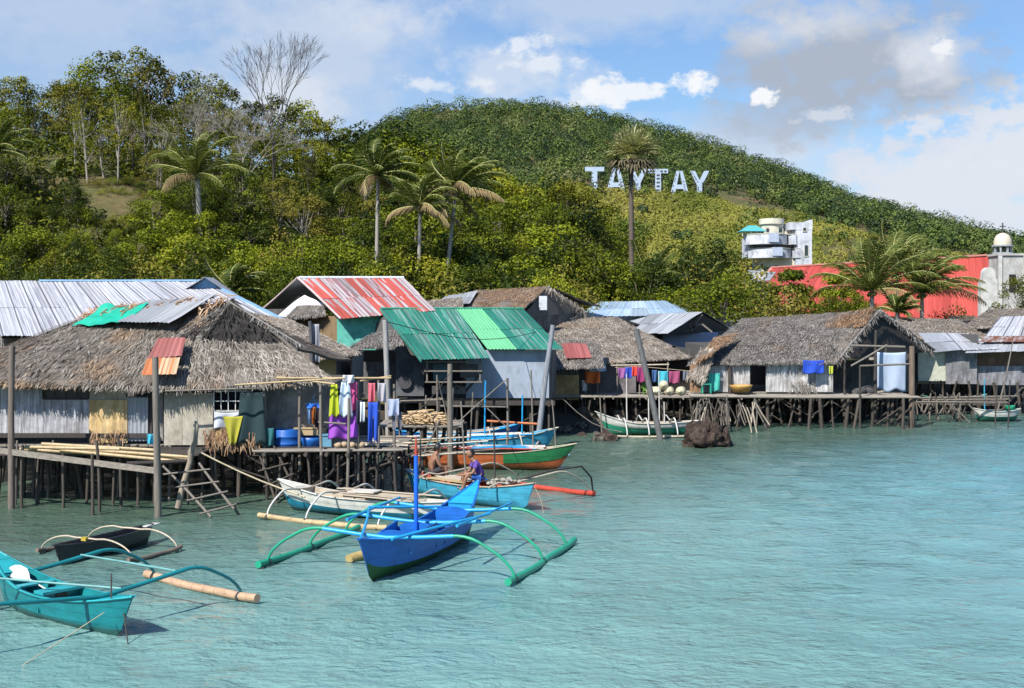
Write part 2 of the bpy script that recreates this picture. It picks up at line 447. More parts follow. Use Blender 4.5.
for a in ((690,82,28,17,.36,1.0,.9),(628,92,50,17,.38,.9,1.0),(585,98,32,12,.38,.6,1.0),(759,97,20,12,.34,1.0,1.3),(520,48,38,13,.5,.65,1.2),(540,66,50,12,.5,.5,1.2),(440,85,60,14,.5,.55,1.2),(940,48,16,12,.4,.8,1.2)):
    col = lay(col, cloud(*a), white(.93,.95,.98))
nt.links.new(col, bg.inputs['Color'])

# ---------------------------------------------------------------- ground heights
def sstep(a, b, x):
    t = np.clip((x-a)/(b-a), 0, 1); return t*t*(3-2*t)
RX = np.array([-300,0,200,330,370,392,420,470,520,560,620,700,770,830,900,950,985,1060,1200,1500],float)
RY = np.array([230,215,200,172,142,122,111,103,100,104,118,143,166,193,225,243,256,276,295,303],float)
rwx = (RX-512)*480/F; rwz = CH+(HOR-RY)*480/F-3.0
def H(x, y):
    x = np.asarray(x,float); y = np.asarray(y,float)
    shore = np.interp(x, [-60,-16,-6,1,7,14,30,60], [50,47,52,56,60,66,71,74])
    low = -1.2+ (sstep(-6,10,y-shore))*2.6
    hl = np.interp(x, [-90,-45,-28,-18,-9,-5,2,7,12,18,26,60], [19,20,18.5,15.5,10.5,9,8.2,6.5,4,2.2,1.5,1.2])
    left = hl*sstep(68,122,y)*(1-sstep(150,230,y)*.6)
    t = np.clip((y-150)/330,0,1)**1.25
    az_x = x*480/np.maximum(y,60)                      # the ridge runs broad towards the back
    rz = np.interp(x*np.where(y>480,1,1)+ (az_x-x)*(1-t)*.0, rwx, rwz)
    big = rz*t - np.clip(y-480,0,None)*.33
    bumps = (np.sin(x*.11+1.3)*np.cos(y*.07)+np.sin(x*.043-y*.031))*.9*np.clip((y-150)/100,0,1)
    tgt = np.interp(x, [-5,14,47,62,100], [12,35,33.6,25,6])          # grassy shoulder that carries the letters
    sh = np.clip(tgt-np.interp(x,rwx,rwz)*.373,0,None)*np.exp(-((y-302)/np.where(y<302,75,38))**2)
    big = big + sh*np.clip((x+8)/20,0,1); bumps = bumps*np.clip(np.abs(y-300)/60,0,1)
    z = np.maximum(low+left, np.where(y>150, big+.6+bumps, -5))
    z = np.where(y>480, np.maximum(z, 1.0), z)
    return z
def Hs(x, y): return float(H(x, y))

def project(p):
    return 512+F*p[0]/p[1], HOR-F*(p[2]-CH)/p[1]
xs = np.concatenate([np.linspace(-3000,-330,16), np.arange(-300,-80,10.), np.arange(-80,90,1.6), np.arange(90,330,8.), np.linspace(360,3000,16)])
ys = np.concatenate([[-400,-100,0,20,34], np.arange(38,160,1.4), np.arange(160,330,3.), np.arange(330,500,6.), np.arange(510,760,25.), [900,1500,3000,6000]])
X, Y = np.meshgrid(xs, ys); Z = H(X, Y)
nx_, ny_ = len(xs), len(ys)
jit = np.array([[noise.noise(Vector((a*.25,b*.25,0))) for a in xs] for b in ys])
Z = Z+jit*np.where((Y>60)&(Y<600),.35,.05)
GR = [(560,186),(600,190),(712,190),(770,205),(870,236),(1000,262),(1000,300),(560,300)]
def inpoly(px, py, poly):
    c = False; n = len(poly)
    for i in range(n):
        x1,y1 = poly[i]; x2,y2 = poly[(i+1)%n]
        if (y1>py) != (y2>py) and px < (x2-x1)*(py-y1)/(y2-y1)+x1: c = not c
    return c
me = bpy.data.meshes.new('hillside_ground')
idx = np.arange(nx_*ny_).reshape(ny_, nx_)
f = np.stack([idx[:-1,:-1],idx[:-1,1:],idx[1:,1:],idx[1:,:-1]],-1).reshape(-1,4)
V = np.stack([X,Y,Z],-1).reshape(-1,3)
def np_mesh(name, V, Fq, tint=None, smooth=False, mi=None):
    me = bpy.data.meshes.new(name)
    n = Fq.shape[1]
    me.vertices.add(len(V)); me.vertices.foreach_set('co', V.astype(np.float32).ravel())
    me.loops.add(Fq.size); me.loops.foreach_set('vertex_index', Fq.astype(np.int32).ravel())
    me.polygons.add(len(Fq)); me.polygons.foreach_set('loop_start', np.arange(0,Fq.size,n,dtype=np.int32))
    me.polygons.foreach_set('loop_total', np.full(len(Fq),n,dtype=np.int32))
    me.polygons.foreach_set('use_smooth', np.full(len(Fq),smooth))
    if mi is not None: me.polygons.foreach_set('material_index', mi.astype(np.int32))
    me.update(calc_edges=True)
    if tint is not None:
        a = me.attributes.new('tint','FLOAT','FACE'); a.data.foreach_set('value', tint.astype(np.float32))
    return me
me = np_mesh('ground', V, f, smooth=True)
gm, gnt, gb = new_mat('dry_grass_and_soil')
gn = noi(gnt, coords(gnt,'POS'), .12, 6, .65); gn2 = noi(gnt, coords(gnt,'POS'), 1.3, 6, .7)
gc = ramp(gnt, gn, [(.3,(.05,.07,.015)),(.48,(.10,.10,.025)),(.6,(.15,.11,.045)),(.72,(.22,.13,.07))]).outputs[0]
gc = mixc(gnt, .8, gc, ramp(gnt, gn2, [(.3,(.35,.35,.3)),(.65,(1,1,1))]).outputs[0], 'MULTIPLY')
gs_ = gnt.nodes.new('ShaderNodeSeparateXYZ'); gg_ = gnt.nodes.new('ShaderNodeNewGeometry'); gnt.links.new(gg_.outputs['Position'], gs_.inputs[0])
gc = mixc(gnt, mth(gnt,'DIVIDE',mth(gnt,'SUBTRACT',1.35,gs_.outputs[2]),.5,True), gc, (.045,.038,.026))     # low wet mud, darkened to put shade under the houses into its colour
gnt.links.new(gc, gb.inputs['Base Color']); gb.inputs['Roughness'].default_value = .95
bump(gnt, gb, gn2, .8, .3)
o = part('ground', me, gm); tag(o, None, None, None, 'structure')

# ---------------------------------------------------------------- water
wx = np.concatenate([np.linspace(-4000,-60,12), np.arange(-44,60,.22), np.linspace(70,4000,12)])
wy = np.concatenate([np.linspace(-3000,5,8), np.arange(17,84,.16), np.linspace(90,6000,10)])
X, Y = np.meshgrid(wx, wy)
Zw = np.zeros_like(X)
r2 = np.random.default_rng(4)
for k in range(34):
    lam = r2.uniform(.55,2.4); a = r2.normal(0.35,.55); amp = .0030*lam**.9*r2.uniform(.5,1.2)
    kx, ky = math.sin(a)*2*PI/lam, math.cos(a)*2*PI/lam
    Zw += amp*np.sin(kx*X+ky*Y+r2.uniform(0,6.3)+.9*np.sin(X*.21+k)+.7*np.sin(Y*.17+k*2))
Zw *= ((np.abs(X)<60)&(Y>10)&(Y<88))
idx = np.arange(X.size).reshape(X.shape)
f = np.stack([idx[:-1,:-1],idx[:-1,1:],idx[1:,1:],idx[1:,:-1]],-1).reshape(-1,4)
me = np_mesh('water', np.stack([X,Y,Zw],-1).reshape(-1,3), f, smooth=True)
wm, wn, wb = new_mat('sea_water')
g = wn.nodes.new('ShaderNodeNewGeometry'); sp = wn.nodes.new('ShaderNodeSeparateXYZ'); wn.links.new(g.outputs['Position'], sp.inputs[0])
big = noi(wn, coords(wn,'POS',(.05,.09,1)), 1.0, 5, .6)
c = ramp(wn, big, [(.3,(.115,.235,.22)),(.5,(.15,.29,.275)),(.7,(.18,.325,.31))]).outputs[0]
# bluer, cleaner water out to the right, silty green shallows by the left stilts, darkened as painted shade under the huts
fx = mth(wn,'DIVIDE',mth(wn,'SUBTRACT',sp.outputs[0],4.0),22.0,True)
c = mixc(wn, mth(wn,'MULTIPLY',fx,.8), c, (.10,.29,.37))
sh = mth(wn,'SUBTRACT',sp.outputs[1], mth(wn,'ADD',mth(wn,'MULTIPLY',sp.outputs[0],.9),35.5))
sh = mth(wn,'ADD',sh, mth(wn,'MULTIPLY',big,14.0))
fs = mth(wn,'DIVIDE',sh,14.0,True)
c = mixc(wn, mth(wn,'MULTIPLY',fs,.85), c, (.055,.085,.05))
wn.links.new(c, wb.inputs['Base Color'])
wb.inputs['Roughness'].default_value = .06; wb.inputs['IOR'].default_value = 1.33
rip = noi(wn, coords(wn,'POS',(1.7,2.3,1),(0,0,.2)), 1.7, 5, .6, .3)
rip2 = noi(wn, coords(wn,'POS',(.7,1.1,1),(0,0,.25)), 1.0, 4, .6, .5)
hsum = mth(wn,'ADD',rip, mth(wn,'MULTIPLY',rip2,1.4))
calm = ramp(wn, noi(wn, coords(wn,'POS',(.06,.16,1)), 1.0, 4, .6), [(.35,(.5,.5,.5)),(.62,(1,1,1))]).outputs[0]
hsum = mth(wn,'MULTIPLY',hsum,calm)
bump(wn, wb, hsum, .9, .20)
o = part('water', me, wm); tag(o, None, None, None, 'structure')
# ---------------------------------------------------------------- vegetation
def nrmz(a): return a/np.maximum(np.linalg.norm(a,axis=-1,keepdims=True),1e-9)
def leaves(Cn, R, n, size, up=.35, flat=.75, asp=.55, shell=.5, r=rng, rn=.38):
    """leaf-sized faces spread through clumps Cn (K,3) of radius R (K,)"""
    K = len(Cn); R = np.asarray(R,float).reshape(K,1)
    d = r.normal(size=(K,n,3)); d[...,2] += up; d = nrmz(d)
    rad = R[:,None,:]*(shell+(1-shell)*r.random((K,n,1))**.7)
    pos = Cn[:,None,:]+d*rad*np.array([1,1,flat])
    nn = nrmz(d*.8+r.normal(size=(K,n,3))*rn+np.array([0,0,.25]))
    t = nrmz(np.cross(nn, r.normal(size=(K,n,3)))); b = np.cross(nn,t)
    l = size*(.6+.8*r.random((K,n,1))); w = l*asp
    V = np.stack([pos-t*l/2, pos+b*w/2-nn*l*.06, pos+t*l/2, pos-b*w/2-nn*l*.06],2).reshape(-1,3)
    tint = np.clip(np.repeat(r.random(K)[:,None],n,1)*.55+r.random((K,n))*.45,0,1).ravel()
    return V, tint
def leafmesh(name, V, tint):
    return np_mesh(name, V, np.arange(len(V)).reshape(-1,4), tint)

bark = wood('bark_grey', (.17,.14,.105), 'z'); bark_pale = wood('bark_pale', (.36,.32,.27), 'z', dark=.6)
palmbark = wood('palm_bark', (.36,.33,.29), 'x', dark=.55)
G_OL = leafmat('leaves_olive', [(.008,.013,.003),(.045,.055,.005),(.20,.205,.012),(.36,.33,.03)])
G_DK = leafmat('leaves_deep', [(.006,.013,.003),(.014,.027,.004),(.045,.068,.007),(.13,.155,.015)])
G_BR = leafmat('leaves_bright', [(.009,.018,.003),(.05,.075,.005),(.20,.235,.012),(.36,.35,.03)])
G_YE = leafmat('leaves_yellowing', [(.06,.06,.010),(.13,.13,.018),(.21,.19,.03),(.20,.13,.04)])
G_BN = leafmat('leaves_brown_olive', [(.025,.030,.008),(.05,.055,.012),(.09,.085,.018),(.12,.10,.03)])

def limb_tree(seed, h, cr, nclump, per, leaf, mat, kind, clump_r=(.14,.24), trunk=.16, low=.38, bk=None, up=.35):
    """a prototype: trunk with limbs (one mesh), crown (one mesh); origin at the base"""
    r = np.random.default_rng(seed); random.seed(seed)
    root = thing('tree', 'x', 'tree'); mb = MB()
    top = Vector((r.normal(0,.06)*h, r.normal(0,.06)*h, h*.72))
    mb.pole((0,0,-.6), top, trunk, trunk*.35, 7, .03, seg=8)
    cs = []; rs = []
    for k in range(nclump):
        a = r.random()*2*PI
        if kind == 'dome':
            e = math.acos(1-r.random()*1.15); rr = cr*(.55+.45*r.random())
            c = Vector((math.cos(a)*math.sin(e)*rr, math.sin(a)*math.sin(e)*rr, h*low+ (h*(1-low)*.95)*max(0,math.cos(e))*(.75+.25*r.random())))
        elif kind == 'airy':
            z = r.random()**.8; rr = cr*(.25+.75*math.sin(PI*min(1,.15+z*.8)))*r.random()**.5
            c = Vector((math.cos(a)*rr, math.sin(a)*rr, h*low+h*(1-low)*z))
        else:  # layered
            lv = int(r.random()*4); rr = cr*(1-.2*lv)*r.random()**.5
            c = Vector((math.cos(a)*rr, math.sin(a)*rr, h*(.42+.17*lv)+r.normal(0,.02)*h))
        cs.append(c); rs.append(cr*r.uniform(*clump_r)*1.25)
        if k % 2 == 0:
            t0 = r.uniform(.35,.95); s0 = Vector((top.x*t0, top.y*t0, top.z*t0))
            if c.z > s0.z*.8:
                mid = s0.lerp(c,.5)+Vector((0,0,-.08*h+r.random()*.08*h))
                mb.tube([s0, mid, c], [trunk*.32,trunk*.2,trunk*.07], 5)
    part('trunk', mb, bk or bark, root, local=True)
    V, tint = leaves(np.array([list(c) for c in cs]), rs, per, leaf, up=up, r=r, flat=.5 if kind=='layer' else .75)
    part('crown', leafmesh('crown', V, tint), mat, root, local=True)
    root['h'] = float(V[:,2].max()); root['cr'] = float(np.percentile(np.hypot(V[:,0],V[:,1]),97))
    return root

protos = {
 'airy':   [limb_tree(s, 10, 3.6, 46, 84, .24, G_OL, 'airy', (.12,.22), .2, .3) for s in (1,2,3)],
 'dome':   [limb_tree(s, 8, 3.8, 52, 120, .22, G_BR if s != 5 else G_OL, 'dome', (.16,.28), .22, .3) for s in (4,5,6)],
 'dark':   [limb_tree(s, 8, 3.6, 48, 110, .24, G_DK, 'dome', (.18,.28), .22, .25) for s in (7,8)],
 'yellow': [limb_tree(s, 8, 3.2, 44, 84, .22, G_YE, 'airy', (.14,.22), .16, .3, bark_pale) for s in (9,10)],
 'sparse': [limb_tree(s, 11, 3.4, 34, 34, .27, G_OL, 'airy', (.10,.2), .17, .28, bark_pale) for s in (11,12)],
 'bush':   [limb_tree(s, 3, 2.4, 30, 100, .15, m, 'dome', (.22,.32), .07, .12) for s, m in ((13,G_BR),(14,G_OL),(15,G_DK),(16,G_YE))],
 'bright': [limb_tree(s, 7, 3.4, 46, 120, .21, G_BR, 'dome', (.18,.26), .2, .22) for s in (17,18)],
}
for ps in protos.values():
    for p in ps: p['used'] = 0
def place(kind, px, Y, pytop, width=None, label=None, group=None, which=None, cat='tree', name='tree', minh=1.5):
    ps = protos[kind]; p = ps[which if which is not None else random.randrange(len(ps))]
    x = (px-512)*Y/F; z0 = Hs(x,Y); zt = CH+(HOR-pytop)*Y/F; h = max(zt-z0, minh)
    s = h/p['h']; sx = s*random.uniform(.9,1.35) if width is None else (width*Y/F/2)/p['cr']
    sx = max(min(sx, s*1.9), s*.85)
    rz = random.random()*6.28
    if p['used'] == 0:
        o = p; p['used'] = 1; o.location = (x,Y,z0-.1); o.rotation_euler = (0,0,rz); o.scale = (sx,sx,s)
    else:
        o = dup(p, (x,Y,z0-.1), rz, (sx,sx,s))
    o.name = name; tag(o, label, cat, group)
    return o
OUT = np.array([(-120,80),(0,72),(22,74),(40,88),(55,108),(70,66),(92,44),(130,42),(150,56),(165,76),(182,60),(205,72),(228,82),(250,92),(300,96),(330,116),(360,120),(400,118),(425,130),(450,150),(480,166),(530,168),(570,176),(592,192),(615,214),(640,240),(700,244),(740,250),(762,272),(800,290)],float)
def out(px): return float(np.interp(px, OUT[:,0], OUT[:,1]))
ZONES = [(-500,110,'above the large pale metal roof'),(110,235,'between the metal roof ridge and the bare tree'),(235,330,'behind the red striped roof'),(330,470,'among the tall coconut palms'),(470,600,'on the dark slope above the brown thatched roofs'),(600,720,'beside the tall fan palm'),(720,2000,'in front of the red church roof')]
def zone(px): return [z for a,b,z in ZONES if a <= px < b][0]
LOOK = {'airy':'tall airy olive green tree','dome':'rounded leafy green tree','dark':'dense dark green tree','yellow':'yellowing thin tree','sparse':'sparse tree with pale bare limbs','bush':'low leafy bush','bright':'bright green leafy tree'}
random.seed(21)
rows = [(132,0.0,'top'),(126,.12,'top'),(118,.26,'mid'),(104,.44,'mid'),(98,.58,'low'),(91,.72,'low'),(84,.86,'low')]
for ri, (Yr, frac, band) in enumerate(rows):
    px = -70+random.random()*20
    while px < (745 if ri > 3 else 610):
        o_ = out(px); base = 262 if px < 600 else 285
        top = o_+(base-o_)*frac+random.uniform(-9,16)*(1 if ri else .4)
        Yk = Yr+random.uniform(-3.5,3.5)
        step = random.uniform(24,46) if ri else random.uniform(22,34)
        inclear = 76 < px < 150
        if inclear and ri in (3,): px += step; continue
        if inclear and ri in (4,5): top = max(top, 226)
        if ri == 4 and inclear: px += step; continue
        if ri < 2:
            kind = random.choice(['airy','airy','airy','yellow','dome','dome'] if px < 330 else ['dome','airy','dark','dome'])
            if 160 < px < 250: kind = random.choice(['airy','airy','dome'])
            if 45 < px < 64 and ri == 0: px += step; continue
        elif px > 470: kind = random.choice(['dark','bright','dome','dark','bright'])
        else: kind = random.choice(['airy','dome','dark','bright','yellow','dome'])
        if ri >= 5: kind = random.choice(['bright','dark','dome','bright'])
        g = LOOK[kind]+'s '+zone(px)
        place(kind, px, Yk, top, None, LOOK[kind]+' '+zone(px), g)
        px += step
# bushes along the foot of the slope
for (Yr, t0, t1) in ((88,226,246),(80,246,262),(74,262,280)):
    px = -60
    while px < 770:
        if Yr < 86 and px > 555: break
        top = random.uniform(t0,t1)+(0 if px < 600 else 18)
        place(random.choice(['bush','bush','dome','dark']), px, Yr+random.uniform(-2,2), top, random.uniform(30,60), 'low leafy bush '+zone(px), 'low bushes '+zone(px), cat='bush', name='bush')
        px += random.uniform(22,40)
random.seed(77)
for k in range(34):                                                # scrub on the little clearing
    place('bush', random.uniform(72,160), random.uniform(97,110), random.uniform(196,224), random.uniform(12,26), 'small scrub bush on the dry clearing of the left slope', 'scrub on the clearing', cat='bush', name='bush', minh=.8)
for px, t in ((76,112),(88,96),(104,120),(118,88),(133,104),(148,92),(160,118)):
    place('airy' if px % 2 else 'sparse', px, 106+random.random()*4, t, 44, 'thin tree standing in the dry clearing on the left slope', 'thin trees in the clearing')
# single trees that stand out
place('dark', 722, 112, 236, 70, 'round brownish olive tree below the white balconied house', None, which=0)
place('dark', 690, 108, 240, 50, 'smaller round olive tree touching the big brownish one')
for px, t, wd in ((770,292,40),(800,288,44),(835,290,44),(862,292,36),(745,290,40),(700,292,40)):
    place('bright', px, 92+random.random()*4, t, wd*1.5, 'bright low bush in front of the red church roof', 'bright bushes in front of the church roof', cat='bush', name='bush')
lay_ = limb_tree(31, 6, 3.2, 40, 70, .27, G_BR, 'layer', (.14,.2), .12)
lay_['used'] = 0; protos['layer'] = [lay_]
place('layer', 788, 96, 266, 62, 'young tree with flat layered branches before the red roof')
place('layer', 842, 97, 270, 56, 'wider flat layered tree touching the coconut palm before the red roof')
place('airy', 1018, 100, 272, 44, 'leafy tree beside the church front at the picture edge')
place('bush', 960, 96, 300, 30, 'low bush below the red church roof by the facade', cat='bush', name='bush')
for ps in protos.values():                                        # prototypes nobody placed
    for p in ps:
        if p.get('used') == 0:
            for ch in list(p.children): bpy.data.objects.remove(ch)
            bpy.data.objects.remove(p)
for o in bpy.data.objects:
    for k in ('used','h','cr'):
        if k in o: del o[k]

# undergrowth between the trees: nobody could count it
r = np.random.default_rng(5)
n = 2600
yy = r.uniform(73,128,n); pp = r.uniform(-80,800,n); xx = (pp-512)*yy/F
keep = ~((pp > 80)&(pp < 146)&(yy > 98)&(yy < 107)) & ~((pp > 545)&(yy < 92)) & ~((yy < 80)&(pp<330))
yy, pp, xx = yy[keep], pp[keep], xx[keep]
cz = H(xx,yy)+r.uniform(.1,1.0,len(xx))
V, t = leaves(np.stack([xx,yy,cz],1), r.uniform(.7,1.5,len(xx)), 46, .34, r=r)
UG = leafmat('leaves_undergrowth', [(.008,.016,.003),(.028,.042,.004),(.11,.13,.009),(.22,.20,.025)], spread=0)
tag(part('undergrowth', leafmesh('undergrowth', V, t), UG), 'tangled green undergrowth between the trees on the slope', 'undergrowth', None, 'stuff')
# the far wooded hill: reads as one mass
n = 6500
yy = 170+330*r.random(n)**.8; pp = r.uniform(300,1060,n); xx = (pp-512)*yy/F
zz = H(xx,yy); py = HOR-F*(zz-CH)/yy
kp = np.array([(not inpoly(a,b,GR)) or r.random() < .045 for a,b in zip(pp,py)]) & (zz > 6)
xx, yy, zz = xx[kp], yy[kp], zz[kp]
R = 1.3+2.6*r.random(len(xx))**1.6*np.where(yy<260,.75,1)
ids = r.random(len(xx))
Vs = []; Ts = []
V, t = leaves(np.stack([xx,yy,zz+R*.9],1), R, 112, .56, up=.5, flat=.9, shell=.8, asp=.75, r=r, rn=.22)
patchy = np.array([noise.noise(Vector((a*.03,b*.025,3)))*.5+.5 for a,b in zip(xx,yy)])
t = np.clip(np.repeat(ids*.95+patchy*.5-.25,112)+ (r.random(len(t))-.5)*.12, 0, 1)
HF = leafmat('leaves_far_haze_tint', [(.024,.044,.020),(.040,.070,.023),(.068,.105,.026),(.12,.165,.032),(.17,.18,.07)], .12, 0)  # leaf colours pushed bluish to stand in for distant haze
tag(part('hill_forest', leafmesh('hill_forest', V, t), HF), 'dense woodland covering the big hill behind the village', 'forest', None, 'stuff')
# tall dry grass and scrub on the cleared shoulder below the sign
n = 16000
yy = r.uniform(160,330,n); pp = r.uniform(560,1010,n); xx = (pp-512)*yy/F
zz = H(xx,yy); py = HOR-F*(zz-CH)/yy
kp = np.array([inpoly(a,b,GR) for a,b in zip(pp,py)])
kp &= ~((pp>820)&(py>238)&(py<262)&(r.random(n)<.8))
xx, yy, zz = xx[kp], yy[kp], zz[kp]
V, t = leaves(np.stack([xx,yy,zz+.3],1), r.uniform(.5,1.1,len(xx)), 14, .9, up=.8, flat=.9, asp=.25, r=r)
patchy = np.array([noise.noise(Vector((a*.06,b*.05,9)))*.5+.5 for a,b in zip(xx,yy)])
t = np.clip(np.repeat(patchy*1.1-.05,14)+(r.random(len(t))-.5)*.3,0,1)
GS = leafmat('dry_grass', [(.09,.14,.02),(.18,.20,.035),(.30,.285,.055),(.34,.28,.09)], .15, 0)
tag(part('dry_grass', leafmesh('dry_grass', V, t), GS), 'yellow dry grass and scrub on the slope below the big letters', 'grass', None, 'stuff')

# ---------------------------------------------------------------- bare tree
def bare_tree(name, label, px, Y, pytop, seed, spread=.55, mat=bark, dens=3, group=None):
    random.seed(seed); x = (px-512)*Y/F; z0 = Hs(x,Y)-.3; h = CH+(HOR-pytop)*Y/F-z0
    root = thing(name, label, 'tree', (x,Y,z0), group); mb = MB(); tw = MB()
    def grow(p, d, L, r, lev):
        q = p+d*L; mid = p.lerp(q,.5)+Vector((random.gauss(0,1),random.gauss(0,1),0))*L*.05
        (mb if lev < 3 else tw).tube([p,mid,q],[r,r*.8,r*.62],5 if lev < 3 else 3,cap=False)
        if lev >= 6: return
        for k in range(dens if lev else dens+1):
            a = Vector((random.gauss(0,1),random.gauss(0,1),random.gauss(.02,.45))).normalized()
            nd_ = (d*(1.0)+a*spread*random.uniform(.7,1.3)).normalized()
            if nd_.z < .05: nd_.z = .1
            grow(q if k else p.lerp(q,.75), nd_, L*random.uniform(.58,.78), max(r*.58,.012), lev+1)
    grow(Vector((0,0,0)), Vector((.02,0,1)), h*.46, h*.0105, 0)
    zmax = max(v[2] for v in tw.v); s = h/zmax
    for m_ in (mb,tw): m_.v = [(a*s,b*s,c*s) for a,b,c in m_.v]
    part('trunk', mb, mat, root, local=True); part('twigs', tw, mat, root, local=True)
    return root
bare_tree('bare_tree','tall leafless dark tree standing above the forest against the sky',272,108,26,3,.34,wood('twig_dark',(.07,.06,.05)))
bare_tree('bare_tree','pale leafless tree tangled among olive trees left of the bare dark one',212,104,84,8,.7,bark_pale)
bare_tree('bare_tree','pale dead tree above the dark clearing on the left slope',128,112,112,9,.7,bark_pale)
bare_tree('bare_tree','small pale dead tree beside the tall leafless dark tree',246,103,98,12,.75,bark_pale)

# ---------------------------------------------------------------- palms
PG = leafmat('palm_leaflets', [(.02,.04,.010),(.055,.085,.016),(.15,.17,.035),(.34,.33,.13)], .25, .25)
PD = paint('palm_dry_frond', (.20,.14,.06), .8, .3)
def frond(mbV, tints, d0, L, droop, wind, twist, r, dry=False, leaf=.85, steps=16, per=3):
    p = Vector((0,0,0)); d = d0.normalized(); pts = [p.copy()]
    for i in range(steps):
        k = i/steps
        d = (d+Vector((0,0,-1))*droop*(.05+1.9*k*k)+wind*(.2+k)).normalized()
        p = p+d*L/steps; pts.append(p.copy())
    side0 = d0.cross(Vector((0,0,1))).normalized()
    for i in range(1, steps+1):
        for s in range(per):
            k = (i-1+s/per)/steps
            q = pts[i-1].lerp(pts[i], s/per); t = (pts[i]-pts[i-1]).normalized()
            sd_ = (t.cross(Vector((0,0,1)))); sd_ = (sd_.normalized() if sd_.length > .05 else side0)
            up = sd_.cross(t).normalized()
            ll = leaf*(math.sin(PI*min(1,max(.0,.12+k*.84)))**.6)*r.uniform(.8,1.1)
            for sg in (-1,1):
                e = (sd_*sg*.75+t*.8+up*(.06 if not dry else -.3)+Vector((0,0,-.38))+wind*.5+Vector((r.gauss(0,.07),r.gauss(0,.07),r.gauss(0,.08)))).normalized()
                w = t*.030
                a = q+e*ll*.5+up*.03*0; b_ = q+e*ll+Vector((0,0,-.14*ll))
                mbV.append([q-w, a-w*1.15, a+w*1.15, q+w]); tints.append(min(1,max(0,r.gauss(.42,.16))))
                mbV.append([a-w*1.15, b_-w*.25, b_+w*.25, a+w*1.15]); tints.append(min(1,max(0,r.gauss(.48,.16))))
    return pts
def make_palm(name, label, px, Y, pyc, Lf, nf, seed, base=None, lean=0.0, wind=(.085,0,0), r0=.17, group=None, upness=.55, old=3, leaf=.85):
    """coconut palm: crown centre at px, pyc; base=(px, z) of its foot"""
    r = random.Random(seed); random.seed(seed)
    x = (px-512)*Y/F; zc = CH+(HOR-pyc)*Y/F
    bx = x if base is None else (base-512)*Y/F
    z0 = Hs(bx,Y)-.2
    root = thing(name, label, 'palm tree', (bx,Y,z0), group)
    if zc-z0 > .8:
        pts = [Vector((bx+(x-bx)*(t**1.4), Y, z0+(zc-z0)*t)) for t in [i/14 for i in range(15)]]
        tr = MB(); n = 9; rr = []
        for i in range(15): rr.append(r0*(1.45 if i == 0 else 1.0-.38*i/14))
        tr.tube(pts, rr, n, wob=.05); part('trunk', tr, palmbark, root)
    W = Vector(wind); quads = []; tints = []; rach = MB(); dryq = []; dt = []
    c = Vector((x,Y,zc))
    nf = int(nf*.82)
    for k in range(nf):
        a = 2*PI*k*.381966+r.uniform(-.3,.3); q = k/nf
        el_ = 1.38-q**.9*(1.95-upness*.55)+r.uniform(-.15,.15)
        d = Vector((math.cos(a)*math.cos(el_), math.sin(a)*math.cos(el_), math.sin(el_)))
        L = Lf*r.uniform(.88,1.1)*(.8 if q < .12 else 1)
        st = len(quads); dry = q > 1-old/max(nf,1)
        tgt, tt = (dryq,dt) if dry else (quads,tints)
        s0 = len(tgt)
        pts = frond(tgt, tt, d, L, .07+.07*r.random()+(.05 if dry else 0), W*(.6+.8*r.random()), 0, r, dry, leaf*(.35+Lf/5.5))
        for j in range(s0,len(tgt)): tgt[j] = [v+c for v in tgt[j]]
        rach.tube([p+c for p in pts[::2]], [.055,.014], 4, cap=False)
    def lm(nm, Q, T):
        V = np.array([[list(v) for v in q] for q in Q]).reshape(-1,3)-np.array([bx,Y,z0]); return leafmesh(nm, V, np.array(T))
    part('crown', lm('crown',quads,tints), PG, root)
    if dryq: part('dry_fronds', lm('dry_fronds',dryq,dt), PD, root)
    part('frond_ribs', rach, paint('frond_rib',(.36,.35,.13),.6,.2), root)
    if zc-z0 > 5:
        nb = MB()
        for k in range(7):
            a = k*.9; nb.blob((x+.24*math.cos(a),Y+.24*math.sin(a),zc-.25-.1*(k%2)),(.13,.13,.16),1,.1)
        part('coconuts', nb, paint('green_coconut',(.16,.17,.04),.5,.3), root)
    return root
WR = (.06,.0,.0)
make_palm('coconut_palm','short thick coconut palm with long dark fronds above the pale metal roof',197,92,174,4.4,26,1,base=201,wind=WR,r0=.26,upness=.9,old=2)
make_palm('coconut_palm','tall coconut palm rising behind the red striped roof ridge',378,84,174,3.4,26,2,base=376,wind=(.09,0,0))
make_palm('coconut_palm','lower middle coconut palm with drooping yellow fronds between two taller ones',420,82,206,3.2,24,3,base=418,wind=(.085,0,0),old=5)
make_palm('coconut_palm','leaning coconut palm with hanging brown fronds behind the green roof',456,84,188,3.7,26,4,base=443,wind=(.10,0,0),old=7)
make_palm('coconut_palm','young stemless palm beside the blue gable of the metal roof',232,72,290,2.3,12,5,wind=(.085,0,0),upness=1.2,old=0)
make_palm('coconut_palm','young palm with long arching fronds left of the blue roof',655,90,286,3.6,17,6,wind=(.05,0,.02),upness=1.3,old=1)
make_palm('coconut_palm','young palm behind the grey gabled roof beside olive trees',712,90,300,3.6,18,7,wind=(.05,0,.02),upness=1.2,old=1)
make_palm('coconut_palm','broad coconut palm with upright fronds above the big thatched ridge',872,86,290,4.8,30,8,wind=(.03,0,.01),upness=1.3,old=2,r0=.22)
make_palm('coconut_palm','dark coconut palm blown sideways against the red church roof',922,88,292,4.6,28,9,wind=(.10,0,0),upness=1.0,old=2,r0=.2)
make_palm('coconut_palm','coconut palm half hidden between the broad and the windblown palms',897,92,272,4.2,24,17,wind=(.085,0,0),upness=1.1,old=1)
make_palm('coconut_palm','small pale green palm low between the two palms before the church',898,80,312,1.7,14,10,wind=(.03,0,0),upness=1.2,old=0)
